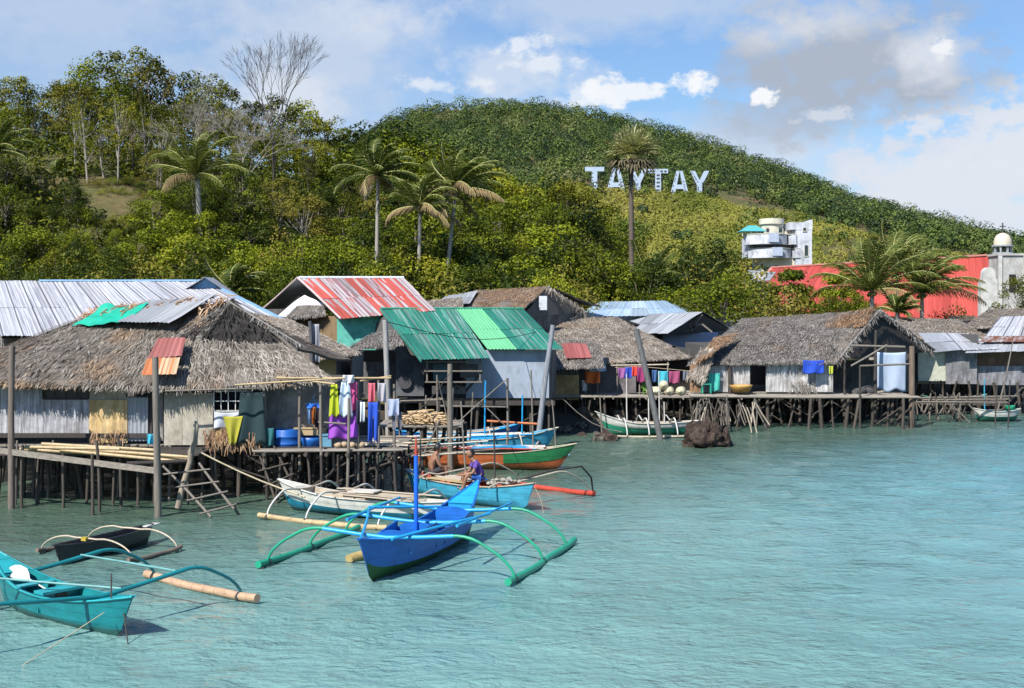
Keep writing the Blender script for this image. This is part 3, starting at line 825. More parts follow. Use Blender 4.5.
make_palm('coconut_palm','small dark palm in the shaded hollow on the left slope',58,108,178,2.2,14,11,wind=WR,r0=.14)
make_palm('coconut_palm','coconut palm cut by the picture edge high on the left slope',-2,100,150,3.4,20,12,wind=(.085,0,0))
# fan palm
def fan_palm(px, Y, pyc, base):
    r = random.Random(5); random.seed(5)
    x = (px-512)*Y/F; bx = (base-512)*Y/F; z0 = Hs(bx,Y)-.2; zc = CH+(HOR-pyc)*Y/F
    root = thing('fan_palm','tall fan palm with round pleated leaves standing before the hillside letters','palm tree',(bx,Y,z0))
    tr = MB(); tr.tube([(bx+(x-bx)*i/10,Y,z0+(zc-z0)*i/10) for i in range(11)], [.24,.17], 9, wob=.06)
    part('trunk', tr, wood('dark_palm_bark',(.13,.10,.08),'x'), root)
    Q = []; T = []; ribs = MB(); DQ = []; DT = []
    c = Vector((x,Y,zc))
    for k in range(40):
        a = 2*PI*k*.381966; q = k/40
        e = 1.4-q*1.9+r.uniform(-.12,.12)
        d = Vector((math.cos(a)*math.cos(e)+.12, math.sin(a)*math.cos(e), math.sin(e))).normalized()
        hang = q > .74
        hub = c+d*r.uniform(1.0,1.5)*(.75 if hang else 1); ribs.tube([c,hub],[.03,.018],4,cap=False)
        s = d.cross(Vector((0,0,1))); s = s.normalized() if s.length > .05 else Vector((1,0,0)); u = s.cross(d).normalized()
        nseg = 17; tg, tt = (DQ,DT) if hang else (Q,T)
        for j in range(nseg):
            b = (j/(nseg-1)-.5)*2*1.75
            dr = (d*math.cos(b)+s*math.sin(b)+u*.12*(j%2)+Vector((.05,0,-.12))).normalized()
            L = 1.5*(1-.15*abs(b)/1.7)*r.uniform(.85,1.1); w = dr.cross(u).normalized()*.085
            m_ = hub+dr*L*.62; tip = hub+dr*L+Vector((0,0,-.16 if not hang else -.4))
            tg.append([hub-w*.2,m_-w,m_+w,hub+w*.2]); tg.append([m_-w,tip-w*.15,tip+w*.15,m_+w])
            v = min(1,max(0,r.gauss(.5,.15))); tt += [v,v]
    def lm(nm,Q,T): return leafmesh(nm, np.array([[list(v) for v in q] for q in Q]).reshape(-1,3)-np.array([bx,Y,z0]), np.array(T))
    part('crown', lm('crown',Q,T), leafmat('fan_leaves',[(.08,.10,.035),(.22,.24,.09),(.45,.43,.22),(.60,.56,.36)],.2,0), root)
    part('dead_leaf_skirt', lm('dead_leaf_skirt',DQ,DT), paint('dead_fan_leaf',(.11,.09,.05),.8,.3), root)
    part('frond_ribs', ribs, paint('frond_rib',(.22,.24,.07),.6,.2), root)
fan_palm(631, 96, 158, 632)
# ---------------------------------------------------------------- building materials
TH_A = thatch('thatch_grey', [(.12,.10,.08),(.25,.22,.185),(.34,.305,.265),(.48,.44,.39)], (.44,.28,.15), .6)
TH_B = thatch('thatch_tan', [(.14,.115,.09),(.33,.28,.23),(.50,.44,.37),(.64,.57,.49)], (.40,.25,.13), .4)
TH_C = thatch('thatch_dark', [(.08,.07,.062),(.19,.175,.16),(.30,.28,.26),(.44,.42,.39)], (.28,.18,.11), .4)
TH_O = thatch('thatch_brown', [(.16,.09,.05),(.30,.17,.09),(.42,.27,.16),(.50,.38,.26)], (.38,.20,.09), .6)
TH_BASE = thatch('thatch_underlayer', [(.13,.11,.092),(.14,.12,.10),(.15,.13,.11),(.16,.14,.12)], (.20,.13,.08), .5)
DARKW = wood('old_dark_wood', (.06,.05,.043)); STILT = wood('stilt_wood', (.085,.07,.056)); POLEW = wood('weathered_pole', (.21,.185,.155), dark=.5)
PLANKX = wood('weathered_plank', (.30,.265,.22),'x'); BAMBOO = bamboo('dry_bamboo', (.44,.33,.18), (.12,.08,.04))
BAMP = bamboo('pale_bamboo', (.48,.41,.31), (.14,.11,.08))
NIPA = slats('split_bamboo_wall', (.13,.13,.135),(.38,.38,.40),(.66,.66,.68), 9)
NIPAW = slats('white_bamboo_wall', (.16,.155,.15),(.52,.51,.50),(.78,.77,.76), 9)
PLY = slats('grey_plywood', (.17,.155,.14),(.30,.28,.26),(.42,.40,.38), 1.6)
PLYB = slats('beige_plywood', (.30,.27,.21),(.46,.42,.34),(.56,.52,.44), 1.4)
WOVEN = slats('woven_straw_panel', (.42,.27,.10),(.66,.47,.22),(.80,.66,.40), 3)
TANPLY = slats('tan_plywood', (.30,.20,.08),(.42,.30,.14),(.50,.38,.20), 1.2)
BLUEW = paint('chalky_blue_grey_wall', (.30,.35,.42), .8, .3, (.17,.18,.20), 1.6, (1,1,.5))
DKWALL = slats('dark_boards', (.05,.048,.046),(.12,.115,.11),(.20,.19,.185), 3)  # very dark streaked boards for back walls, gables and wall gaps
GALV = sheet('galvanised_sheet', [(.20,.21,.24),(.56,.57,.60),(.46,.47,.50),(.60,.60,.62),(.34,.35,.40),(.55,.56,.60),(.24,.25,.28)], scale=2.2, rough=.5, streak=.45, seam=.85)
LGALV = sheet('dull_grey_sheet', [(.34,.36,.39),(.44,.46,.49),(.38,.40,.43)], scale=.5, rough=.5, streak=.4)
REDS = sheet('red_white_sheet', [(.62,.59,.60),(.60,.11,.075),(.66,.64,.64),(.58,.12,.08),(.36,.18,.20),(.68,.66,.68),(.60,.13,.09)], [(0,(.44,.37,.38)),(.38,(.55,.10,.07)),(.45,(.48,.42,.43)),(.49,(.30,.15,.16)),(.51,(.50,.46,.46)),(.54,(.52,.10,.07)),(.63,(.48,.42,.43))], scale=.62, rough=.5, streak=.6, seam=.5)
GREENS = sheet('faded_green_sheet', [(.02,.20,.13),(.03,.27,.18),(.22,.36,.31),(.025,.24,.16)], [(0,(.03,.27,.18)),(.42,(.02,.20,.13)),(.50,(.20,.36,.30)),(.535,(.03,.26,.17)),(.62,(.36,.46,.42)),(.65,(.02,.22,.14))], scale=1.3, rough=.42, streak=.6, seam=.5)
LGREEN = sheet('pale_green_sheet', [(.16,.52,.25),(.19,.56,.28)], scale=.4, rough=.45, streak=.3)
BLUES = sheet('light_blue_sheet', [(.36,.50,.64),(.46,.58,.70),(.40,.54,.68)], scale=.5, rough=.4, streak=.3)
RUSTY = sheet('rusty_sheet', [(.42,.42,.43),(.50,.50,.52)], scale=.6, rough=.6, streak=.5, rust=.9)
REDR = sheet('rust_red_sheet', [(.30,.085,.075),(.38,.12,.11),(.24,.07,.07)], scale=1.2, rough=.6, streak=.6)
ORR = sheet('rust_orange_sheet', [(.50,.16,.05),(.60,.40,.24),(.45,.13,.05)], scale=1.4, rough=.7, streak=.6)
WHITEP = paint('white_paint', (.72,.71,.68), .55, .2, (.4,.38,.35), 2)
RAF = DARKW

def roof_sheet(root, q, mat, name='roof', rib=.022, ribp=.24, th=.015, label=None, nv=6, amp=.02):
    rib *= .5; ribp *= .7
    W = ((q[1]-q[0]).length+(q[2]-q[3]).length)/2
    mb = MB(); a, b, c, d = [Vector(p) for p in q]; n = max(1, round(W/.9)); nrm = (b-a).cross(d-a).normalized(); nrm = nrm if nrm.z > 0 else -nrm
    dn = ((d-a)+(c-b)).normalized(); H_ = ((d-a).length+(c-b).length)/2; rows = 2 if H_ > 3.2 else 1
    for r_ in range(rows):
        for k in range(n):
            u0, u1 = k/n, (k+1)/n+.035/n*1.5*(k < n-1); v0, v1 = r_/rows, (r_+1)/rows+(.03 if r_ < rows-1 else 0)
            o = nrm*(.006*(k % 2)+.014*(rows-1-r_)+random.uniform(0,.006)); tilt = nrm*random.uniform(0,.02)
            e = dn*(random.uniform(-.05,.05) if r_ == rows-1 and H_ > 1.2 else 0)
            g = lambda u,v: a.lerp(b,u).lerp(d.lerp(c,u),v)
            mb.patch((g(u0,v0)+o, g(u1,v0)+o+tilt*.5, g(u1,v1)+o+e+tilt, g(u0,v1)+o+e), max(6,int(W/n/ribp*4)), max(2,nv//rows), amp*.7, th*.4, 0, rib, ribp, freq=.9, u0=u0*W)
    return part(name, mb, mat, root, label=label)
def roof_thatch(root, q, mat, name='roof', dens=46, amp=.05, th=.14, label=None, ln=(.16,.42), lift=.026, ang=.36, fringe=True):
    dens *= 2.9 if dens > 30 else 1.4
    mb = MB(); W = ((q[1]-q[0]).length+(q[2]-q[3]).length)/2; Hh = ((q[3]-q[0]).length+(q[2]-q[1]).length)/2
    th *= .6; mb.patch(q, max(4,int(W/.3)), max(3,int(Hh/.3)), amp, th, 1, rag=.10)
    mb.strips(q, dens, ln, (.010,.030), lift, 0, amp*.45+.004, ang)
    if fringe:
        d_, c_ = Vector(q[3]), Vector(q[2]); dn = ((d_-Vector(q[0]))+(c_-Vector(q[1]))).normalized()
        for k in range(int((c_-d_).length*16)):
            p = d_.lerp(c_, random.random()); e = (dn+Vector((random.gauss(0,.3),random.gauss(0,.2),-.7))).normalized()
            l = random.uniform(.04,.17); w_ = Vector((random.uniform(.01,.03),0,0))
            mb.add([p-w_, p+w_, p+e*l+w_*.3, p+e*l-w_*.3],[(0,1,2,3)])
    return part(name, mb, [mat, TH_BASE], root, label=label)
def edge_bar(root, pts, r, mat, name='roof_edge', n=5):
    mb = MB()
    for a, b in zip(pts[:-1], pts[1:]): mb.pole(a, b, r, r, n, .01, seg=3)
    return part(name, mb, mat, root)
def ragged(root, pts, mat, name='roof_edge', dens=70, rad=.09, ln=(.2,.5)):
    mb = MB()
    for a, b in zip(pts[:-1], pts[1:]):
        d = (b-a); L_ = d.length; d = d.normalized()
        mb.pole(a, b, rad*.6, rad*.5, 6, .01, seg=4)
        for k in range(int(L_*dens)):
            p = a+d*random.random()*L_+Vector((random.gauss(0,1),random.gauss(0,1),random.gauss(0,1)))*rad*.6
            e = (d*random.choice((-.5,.8))*random.random()+Vector((random.gauss(0,.5),random.gauss(-.2,.3),-.75-random.random()*.4))).normalized()
            l = random.uniform(*ln); s_ = e.cross(Vector((0,1,0))).normalized()*random.uniform(.012,.03)
            mb.add([p-s_,p+s_,p+e*l+s_*.3,p+e*l-s_*.3],[(0,1,2,3)])
    return part(name, mb, mat, root)
def wallq(root, q, mat, name='wall', th=.05, label=None, amp=.012, rib=0, ribp=.2):
    W = (Vector(q[1])-Vector(q[0])).length; Hh = (Vector(q[3])-Vector(q[0])).length
    mb = MB(); mb.patch(q, max(3,int(W/.25)) if not rib else int(W/ribp*5), max(3,int(Hh/.3)), amp, th, 0, rib, ribp)
    return part(name, mb, mat, root, label=label)
def wpx(root, x0, x1, y0, y1, Y, mat, name='wall', Y2=None, **k):
    """upright panel from photo columns x0..x1, rows y0 (top)..y1 at distance Y (Y2 at its right end)"""
    Y2 = Y2 or Y
    return wallq(root, (P(x0,y0,Y),P(x1,y0,Y2),P(x1,y1,Y2),P(x0,y1,Y)), mat, name, **k)
def shell(root, x0, x1, Yf, Yb, zf, zt, mat, floor=PLANKX, fmat=None, front=True, sides=True):
    """back and side walls and floor of a hut (its front wall is made of panels)"""
    xa, xb = (x0-512)*Yf/F, (x1-512)*Yf/F
    mb = MB()
    mb.span(xa,xb,Yb-.06,Yb,zf,zt)
    if sides:
        mb.span(xa,xa+.06,Yf+.06,Yb-.06,zf,zt); mb.span(xb-.06,xb,Yf+.06,Yb-.06,zf,zt)
    part('back_wall', mb, mat, root)
    m2 = MB()
    n = int((xb-xa)/.28)
    for k in range(n):
        a = xa+(xb-xa)*k/n; m2.span(a+.01,a+(xb-xa)/n-.015,Yf-.05,Yb+.05,zf-.07+random.uniform(-.006,.006),zf-.006)
    m2.span(xa-.05,xb+.05,Yf+.02,Yf+.14,zf-.22,zf-.075); m2.span(xa-.05,xb+.05,Yb-.2,Yb-.08,zf-.22,zf-.075)
    part('floor', m2, floor, root)
def stilts(root, x0, x1, Y0, Y1, nx, ny, ztop, mat=STILT, r=(.045,.085), lean=.12, name='stilt', brace=0, zb=-1.0, skip=0.0):
    xa, xb = (x0-512)*Y0/F, (x1-512)*Y0/F
    for j in range(ny):
        for i in range(nx):
            if random.random() < skip: continue
            x = xa+(xb-xa)*(i+random.uniform(-.25,.25))/(max(1,nx-1)); y = Y0+(Y1-Y0)*(j+random.uniform(-.2,.2)*(ny>1))/(max(1,ny-1))
            zg = max(zb, min(Hs(x,y)-.3, ztop-.3))
            mb = MB(); rr = random.uniform(*r)
            mb.pole((x+random.gauss(0,lean),y+random.gauss(0,lean),zg),(x,y,ztop-.07),rr*1.1,rr,6,.03,seg=5)
            part(name, mb, mat, root)
    for k in range(brace):
        x = random.uniform(xa,xb-1); y = random.uniform(Y0,Y1); s = random.choice((-1,1)); w_ = random.uniform(.8,1.8)
        mb = MB(); mb.pole((x,y,random.uniform(.1,.5)),(x+s*w_,y+random.uniform(-.3,.3),ztop-random.uniform(.1,.5)),.035,.03,5,.03,seg=4)
        part('brace', mb, mat, root)
def hut(label, px, Y, name='stilt_house', cat='house', group=None, z=0.0):
    return thing(name, label, cat, ((px-512)*Y/F, Y, z), group)
def win(root, x0, x1, y0, y1, Y, frame=WHITEP, bars=3, rails=2, dark=True, name='window', t=.03):
    mb = MB(); a = P(x0,y0,Y); b = P(x1,y1,Y)
    for i in range(bars+1):
        x = a.x+(b.x-a.x)*i/bars; mb.span(x-t/2,x+t/2,Y-.03,Y,b.z,a.z)
    for j in range(rails+1):
        z = b.z+(a.z-b.z)*j/rails; mb.span(a.x+t/2,b.x-t/2,Y-.045,Y-.032,z-t/2,z+t/2)
    o = part(name, mb, frame, root)
    return o
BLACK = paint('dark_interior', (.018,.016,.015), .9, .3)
CLOTH = {}
def clothmat(col, name=None):
    k = name or 'cloth_%d_%d_%d' % tuple(int(c*100) for c in col)
    return paint(k, col, .85, .18, sc3(col,.6), 2.2, (1,1,.3))
def cloth(label, px0, px1, y0, y1, Y, col, cat='clothing', name='hanging_cloth', taper=1.0, seed=0, group=None, parent=None, th=.012, fold=.05, cut=None):
    a = P(px0,y0,Y); b = P(px1,y0,Y); z1 = P(px0,y1,Y).z; W = b.x-a.x; Hh = a.z-z1; nu, nv = 18, 14
    mb = MB(); vs = []; o = random.random()*30
    for s in (0,1):
        for j in range(nv+1):
            for i in range(nu+1):
                u, v = i/nu, j/nv; cx = (a.x+b.x)/2
                x = cx+(u-.5)*W*(1+(taper-1)*v)
                if cut == 'dress': x = cx+(u-.5)*W*(.62+.5*v**.8)
                if cut == 'pants': x = cx+(u-.5)*W*(1-.1*v)+ (0.04*W if u>.5 else -0.04*W)*v
                y = Y+fold*math.sin(u*9+o+v*1.5)*(.3+v)+s*th
                z = a.z-Hh*v*(1+.05*math.sin(u*11+o))-.03*math.sin(PI*u)*W
                vs.append((x,y,z))
    n1 = nu+1; N = n1*(nv+1); fs = []
    for j in range(nv):
        for i in range(nu):
            if cut == 'pants' and j > 4 and i in (nu//2-1, nu//2): continue
            k = j*n1+i; fs.append((k,k+n1,k+n1+1,k+1)); fs.append((N+k,N+k+1,N+k+n1+1,N+k+n1))
    ring = list(range(n1))+[j*n1+nu for j in range(1,nv+1)]+[nv*n1+i for i in range(nu-1,-1,-1)]+[j*n1 for j in range(nv-1,0,-1)]
    M = len(ring)
    for i in range(M): fs.append((ring[i],ring[(i+1)%M],N+ring[(i+1)%M],N+ring[i]))
    mb.add(vs, fs, 0, None, True)
    if parent is not None: return part(name, mb, clothmat(col), parent)
    return single(name, mb, clothmat(col), label, cat, None, group)

# ================================================================ A: big thatched stilt house on the left
random.seed(100)
A = hut('large grey thatched stilt house with patched walls and a torn green tarpaulin on its ridge', 165, 37.8)
fl = P(-40,383,37.25); fm = P(163,389,37.05); fr = P(336,382,37.4); gl = P(170,342,38.2); gr_ = P(290,346,38.4)
pk = P(232,302,39.6); rl = P(95,313,42.4); ll = P(18,350,40.2)
roof_thatch(A, (rl, pk, fm+Vector((0,0,.0)), fl), TH_A, 'roof', 60, .06, .16)
roof_thatch(A, (gl, gr_, fr, fm+Vector((-.25,0,.01))), TH_A, 'roof', 60, .05, .16)
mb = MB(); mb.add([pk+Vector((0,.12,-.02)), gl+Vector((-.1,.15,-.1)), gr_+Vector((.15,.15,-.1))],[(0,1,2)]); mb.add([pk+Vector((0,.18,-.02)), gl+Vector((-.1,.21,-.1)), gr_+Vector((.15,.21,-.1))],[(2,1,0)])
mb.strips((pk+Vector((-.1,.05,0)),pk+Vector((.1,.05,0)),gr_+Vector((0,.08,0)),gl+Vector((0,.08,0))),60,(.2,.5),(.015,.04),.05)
part('gable', mb, thatch('thatch_painted_shade',[(.010,.009,.008),(.02,.018,.016),(.035,.03,.027),(.05,.045,.04)],(.03,.025,.02),.3), A)  # near-black thatch paints in the shade of the recessed gable
bk = Vector((.6,3.6,-1.2))
roof_thatch(A, (pk, pk+Vector((-1.0,3.2,-.05)), gr_+Vector((1.5,3.0,-.6)), gr_+Vector((.15,.0,-.05))), TH_C, 'roof', 30, .05, .14, fringe=False)
roof_thatch(A, (rl, pk+Vector((-.1,.1,0)), P(215,350,45), P(70,350,45.5)), TH_C, 'roof', 16, .04, .14, fringe=False)
roof_thatch(A, (P(60,326,41.6), rl, fl+Vector((0,0,.02)), P(-60,372,38.6)), TH_A, 'roof', 40, .05, .15)
ragged(A, [pk+Vector((-.1,-.06,.02)), gr_+Vector((.35,-.05,.03))], TH_C, 'barge_thatch', 30, .05, (.08,.22))
ragged(A, [gl+Vector((-.1,-.05,.0)), pk+Vector((0,-.06,.02))], TH_C, 'barge_thatch', 22, .03, (.05,.15))
edge_bar(A, [P(165,391,36.62), P(262,388,36.7)], .03, POLEW, 'eave_pole')
edge_bar(A, [P(235,385,36.6), P(345,378,36.7)], .028, BAMBOO, 'eave_pole')
mb = MB()
mb.strips((rl+Vector((0,-.05,.1)), pk+Vector((0,0,.1)), pk.lerp(gl,.25), rl.lerp(fl,.1)), 60, (.3,.8), (.03,.08), .12, 0, .05, .8)
part('ridge_cover', mb, TH_O, A)
# gable thatch fringe
zA = 1.95; Yw = 37.8
shell(A, -40, 262, Yw, 44.0, 1.6, 3.55, DKWALL)
wpx(A,-40,16,384,433,Yw,NIPA); wpx(A,16,43,378,433,Yw,NIPA); wpx(A,43,89,399,433,Yw,NIPA); wpx(A,43,89,376,383,Yw,NIPA)
w_ = MB(); a_, b_ = P(43,383,Yw), P(89,399,Yw); w_.span(a_.x,b_.x,Yw+.1,Yw+.13,b_.z,a_.z); part('shutter', w_, DKWALL, A)
win(A,43,89,383,399,Yw,DARKW,4,1,t=.04)
wpx(A,89,127,376,400,Yw-.02,PLYB); wpx(A,89,127,400,443,Yw-.10,WOVEN,'woven_panel',rib=.02,ribp=.3)
wpx(A,127,148,376,380,Yw,PLY); wpx(A,127,148,397,441,Yw-.04,LGALV,'sheet_panel',rib=.012,ribp=.12)
win(A,127,148,381,397,Yw,DARKW,2,1,t=.04)
wpx(A,148,152,376,440,Yw,DARKW); wpx(A,152,163,378,441,Yw+.05,PLY)
wpx(A,164,182,393,445,Yw-.3,PLYB,'plywood_sheet'); wpx(A,182.4,197,393,445,Yw-.31,PLYB,'plywood_sheet'); wpx(A,197.4,213,393,445,Yw-.3,PLYB,'plywood_sheet')
wpx(A,213,262,410,416,Yw-.28,PLY); wpx(A,213,262,416,446,Yw-.2,WOVEN,'woven_panel')
win(A,214,250,391,411,Yw-.28,WHITEP,5,2,t=.02)
mb = MB(); mb.strips((P(205,430,Yw-.42),P(262,430,Yw-.42),P(262,447,Yw-.45),P(205,447,Yw-.45)),160,(.2,.4),(.02,.04),.05); part('straw_fringe', mb, TH_O, A); mb = MB(); mb.strips((P(90,434,Yw-.18),P(127,434,Yw-.18),P(127,444,Yw-.2),P(90,444,Yw-.2)),120,(.2,.35),(.02,.04),.05)
part('straw_fringe', mb, TH_O, A)
wpx(A,262,330,384,434,Yw+.55,PLY,'plywood_sheet'); wpx(A,330,332,384,440,Yw+.6,DARKW)
shell(A, 264, 332, Yw+.7, 43.8, 1.55, 3.4, DKWALL)
mb = MB(); a_ = P(262,446,Yw-.3); b_ = P(163,446,Yw-.3)
mb.span(P(158,0,Yw).x, P(332,0,Yw).x, Yw-.32, Yw-.2, 1.40, 1.54)
mb.span(P(-40,0,Yw).x, P(158,0,Yw).x, Yw-.12, Yw-.02, 1.80, 1.93)
part('floor_beam', mb, DARKW, A)
for px, yt in ((264,388),(300,386),(334,384)):
    m = MB(); m.pole(P(px,470,Yw-.35)*1.0, P(px,yt,Yw-.35), .05,.045,6,.02); part('porch_post', m, POLEW, A)
def unseen_shade_deck(root, x0, x1, Ya, Yb, z):  # unseen deck added behind a hut to shade the water below
    mb = MB(); xa, xb = (x0-512)*Ya/F, (x1-512)*Ya/F; n = int((Yb-Ya)/.3)
    for k in range(n):
        y = Ya+(Yb-Ya)*k/n; mb.span(xa,xb,y+.006,y+(Yb-Ya)/n-.006,z-.05+random.uniform(-.01,.01),z)
    part('unseen_shade_deck', mb, DARKW, root)
unseen_shade_deck(A, -60, 330, 44.1, 52, 1.55)
stilts(A, -40, 330, Yw-.1, Yw+8, 13, 6, 1.6, r=(.035,.065), brace=16, lean=.16)
stilts(A, -30, 210, Yw-.25, Yw-.2, 7, 1, 1.8, POLEW, (.03,.05), .15)
tp = single('tarpaulin', MB().patch((P(105,309.5,42.0)+Vector((0,0,.14)),P(150,308,41.0)+Vector((0,0,.14)),P(120,329,39.9)+Vector((0,-.1,.17)),P(73,331,41.0)+Vector((0,-.1,.2))),14,10,.09,.01,0,freq=1.8), paint('green_tarp',(.01,.36,.24),.5,.25,(.01,.20,.14)), 'torn green tarpaulin on the thatched ridge beside a grey sheet', 'tarpaulin')
single('metal_sheet', MB().patch((P(150,307,41.4)+Vector((0,0,.16)),P(218,301.5,39.9)+Vector((0,0,.22)),P(170,329,38.9)+Vector((0,-.1,.2)),P(118,329,39.9)+Vector((0,-.1,.22))),60,8,.04,.008,0,.012,.2), LGALV, 'grey corrugated sheets laid on the thatch next to the green tarpaulin', 'metal sheet')
single('metal_sheet', MB().patch((P(158,343,37.9)+Vector((0,-.05,.15)),P(186,342,37.9)+Vector((0,-.05,.15)),P(182,361,37.4)+Vector((0,-.05,.15)),P(148,364,37.4)+Vector((0,-.05,.15))),40,6,.02,.008,0,.012,.16), REDR, 'rust red corrugated sheet patching the thatch above an orange one', 'metal sheet')
single('metal_sheet', MB().patch((P(148,363,37.35)+Vector((0,-.08,.14)),P(181,362,37.35)+Vector((0,-.08,.14)),P(177,379,36.9)+Vector((0,-.08,.14)),P(142,380,36.9)+Vector((0,-.08,.14))),40,6,.02,.008,0,.012,.16), ORR, 'rust orange and white metal sheet below the red patch on the thatch', 'metal sheet')
cloth('yellow cloth hanging from the white barred window sill', 223,243,416,444,Yw-.55,(.34,.32,.03),'cloth',taper=.35)
cloth('pale bluish cloth hanging behind the yellow cloth at the barred window', 214,240,412,428,Yw-.45,(.50,.52,.58),'cloth')
cloth('dark green tarpaulin hanging beside the barred window of the thatched house', 240,263,392,444,Yw-.5,(.012,.035,.04),'tarpaulin','hanging_tarpaulin',taper=1.35)
cloth('small turquoise cloth hanging under the corrugated wall panel', 147,154,434,444,Yw-.35,(.05,.40,.55),'cloth')
cloth('dark teal cloth hanging low on the porch beside the blue barrel', 263,274,428,446,Yw-.45,(.02,.12,.13),'cloth')

# far-left neighbour seen at the picture edge
random.seed(101)
A2 = hut('thatched hut cut off by the left picture edge', -40, 40.5)
roof_thatch(A2, (P(-80,322,42),P(-4,322,42),P(14,372,39.6),P(-110,378,39.6)), TH_C, dens=40)
shell(A2,-110,6,40.2,44,1.9,3.9,DKWALL); wpx(A2,-110,6,376,432,40.1,NIPA)

# ================================================================ B1: long pale metal roof
random.seed(102)
B1 = hut('long building with a pale striped metal roof and blue ridge cap', 110, 60.50)
q = (P(-60,281,68.20),P(206,281,68.20),P(300,326,59.40),P(-60,337,57.75))
r0_, r1_, e1_, e0_ = P(-60,281,68.20), P(206,281,68.20), P(302,330,58.30), P(-60,336,58.30)
roof_sheet(B1,(r0_, P(60,281,68.20), P(96,336,58.30), e0_),GALV,rib=.03,ribp=.34)
roof_sheet(B1,(P(60,281,68.20), r1_, e1_, P(96,336,58.30)),GALV,rib=.03,ribp=.34)
mb = MB(); mb.bar(P(40,280.5,68.09),P(206,280.5,68.09),.35,.10); mb.bar(P(206,281,68.09),P(302,329,58.30),.22,.07)
part('ridge_cap', mb, paint('blue_cap',(.22,.38,.56),.5,.3), B1)
mb = MB(); g0,g1,g2 = P(184,293,66.66),P(206,278,66.22),P(229,296,66.44)
mb.add([g0,g1,g2,P(229,310,66.44),P(184,310,66.66)],[(0,4,3,2,1)]); mb.add([p+Vector((0,.1,0)) for p in (g0,g1,g2,P(229,310,66.44),P(184,310,66.66))],[(0,1,2,3,4)])
part('gable', mb, paint('blue_gable',(.08,.20,.36),.7,.3), B1)
roof_sheet(B1,(g1+Vector((0,1.6,.05)),g1+Vector((0,-.35,.05)),g0+Vector((-.25,-.35,-.05)),g0+Vector((-.25,1.6,-.05))),LGALV,'gable_roof'); roof_sheet(B1,(g1+Vector((0,-.35,.05)),g1+Vector((0,1.6,.05)),g2+Vector((.3,1.6,-.05)),g2+Vector((.3,-.35,-.05))),LGALV,'gable_roof')
roof_sheet(B1,(r0_+Vector((0,.05,0)),r1_+Vector((0,.05,0)),P(206,320,77.00),P(-60,320,77.00)),GALV,rib=.03,ribp=.34)
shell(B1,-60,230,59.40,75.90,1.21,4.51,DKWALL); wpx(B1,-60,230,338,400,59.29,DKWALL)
for px in (22,60,98): 
    m = MB(); m.pole(P(px,400,57.97),P(px,336,57.97),.07,.06); part('post', m, DARKW, B1)
cloth('pink cloth hanging in the shade under the long metal roof', 18,34,345,352,58.30,(.55,.10,.14),'cloth')

# ================================================================ B2: red striped roof
random.seed(103)
B2 = hut('house with a red and white striped metal roof and aqua wall', 350, 64.96)
pkL, pkR, eR, eL = P(299,278.5,64.96), P(404,278.5,64.96), P(436,311,60.90), P(341,319,60.90)
roof_sheet(B2,(pkL,pkR,eR,eL),REDS,rib=.028,ribp=.3)
bL = P(263,309,69.02)
roof_sheet(B2,(pkR+Vector((0,.04,0)),pkL+Vector((0,.04,0)),bL,bL+(pkR-pkL)),LGALV,rib=.02,ribp=.3)
edge_bar(B2,[bL,pkL+Vector((-.06,0,.04)),eL],.07,paint('pinkish_barge',(.48,.38,.37),.6,.3),'barge_board')
edge_bar(B2,[pkL+Vector((0,0,.05)),pkR+Vector((0,0,.05))],.07,paint('pale_cap',(.50,.55,.60),.5,.2),'ridge_cap')
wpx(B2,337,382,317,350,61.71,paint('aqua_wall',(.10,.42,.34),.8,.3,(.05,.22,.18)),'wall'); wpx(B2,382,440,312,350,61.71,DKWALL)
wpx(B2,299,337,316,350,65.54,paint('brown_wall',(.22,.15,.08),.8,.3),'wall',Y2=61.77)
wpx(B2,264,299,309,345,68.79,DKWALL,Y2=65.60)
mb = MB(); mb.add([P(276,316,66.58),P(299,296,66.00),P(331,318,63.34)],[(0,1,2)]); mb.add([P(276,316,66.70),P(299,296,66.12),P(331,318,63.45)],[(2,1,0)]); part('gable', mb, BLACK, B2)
single('tarpaulin', MB().patch((P(277,316,66.12),P(303,294,65.42),P(324,304,63.80),P(300,318,64.26)),10,6,.08,.01), paint('white_tarp',(.72,.72,.74),.7,.15,(.5,.5,.5)), 'white tarpaulin slung across the dark gable of the red striped roof', 'tarpaulin')
roof_thatch(B2,(P(297,306,64.50),P(324,306,63.10),P(326,315,62.18),P(284,318,64.03)),TH_C,'gable_skirt',dens=60)
stilts(B2,270,430,61.48,67.28,6,2,2.02)
shell(B2,300,432,61.94,68.44,1.67,4.46,DKWALL,sides=False)

# B2b: small grey thatched house between
random.seed(104)
Bm = hut('low grey thatched hut below the red striped house with a yellow side wall', 320, 52.64)
roof_thatch(Bm,(P(236,310,55.44),P(292,321,54.32),P(360,353,49.84),P(285,362,49.28)),TH_B,dens=60)
roof_thatch(Bm,(P(292,321,54.32),P(236,310,55.44),P(250,330,59.36),P(330,340,58.24)),TH_C,dens=20,fringe=False)
wpx(Bm,318,336,350,392,50.18,paint('yellow_wall',(.36,.28,.11),.8,.3,(.2,.15,.07)),'wall'); wpx(Bm,285,318,350,392,50.20,DKWALL)
wpx(Bm,336,356,352,392,50.23,DKWALL,Y2=52.64)
stilts(Bm,285,352,50.40,53.76,4,2,2.03)
shell(Bm,285,352,50.40,54.32,2.14,3.93,DKWALL)
single('wrapped_post', MB().pole(P(311,372,48.72),P(310,321,48.72),.10,.07,8,.02), wood('dark_cloth_post',(.10,.10,.11)), 'post wrapped in dark sheeting beside the low grey thatch', 'post')
cloth('grey plastic sheet hanging from the wrapped post', 312,319,324,362,48.83,(.30,.31,.34),'plastic sheet',taper=1.3)

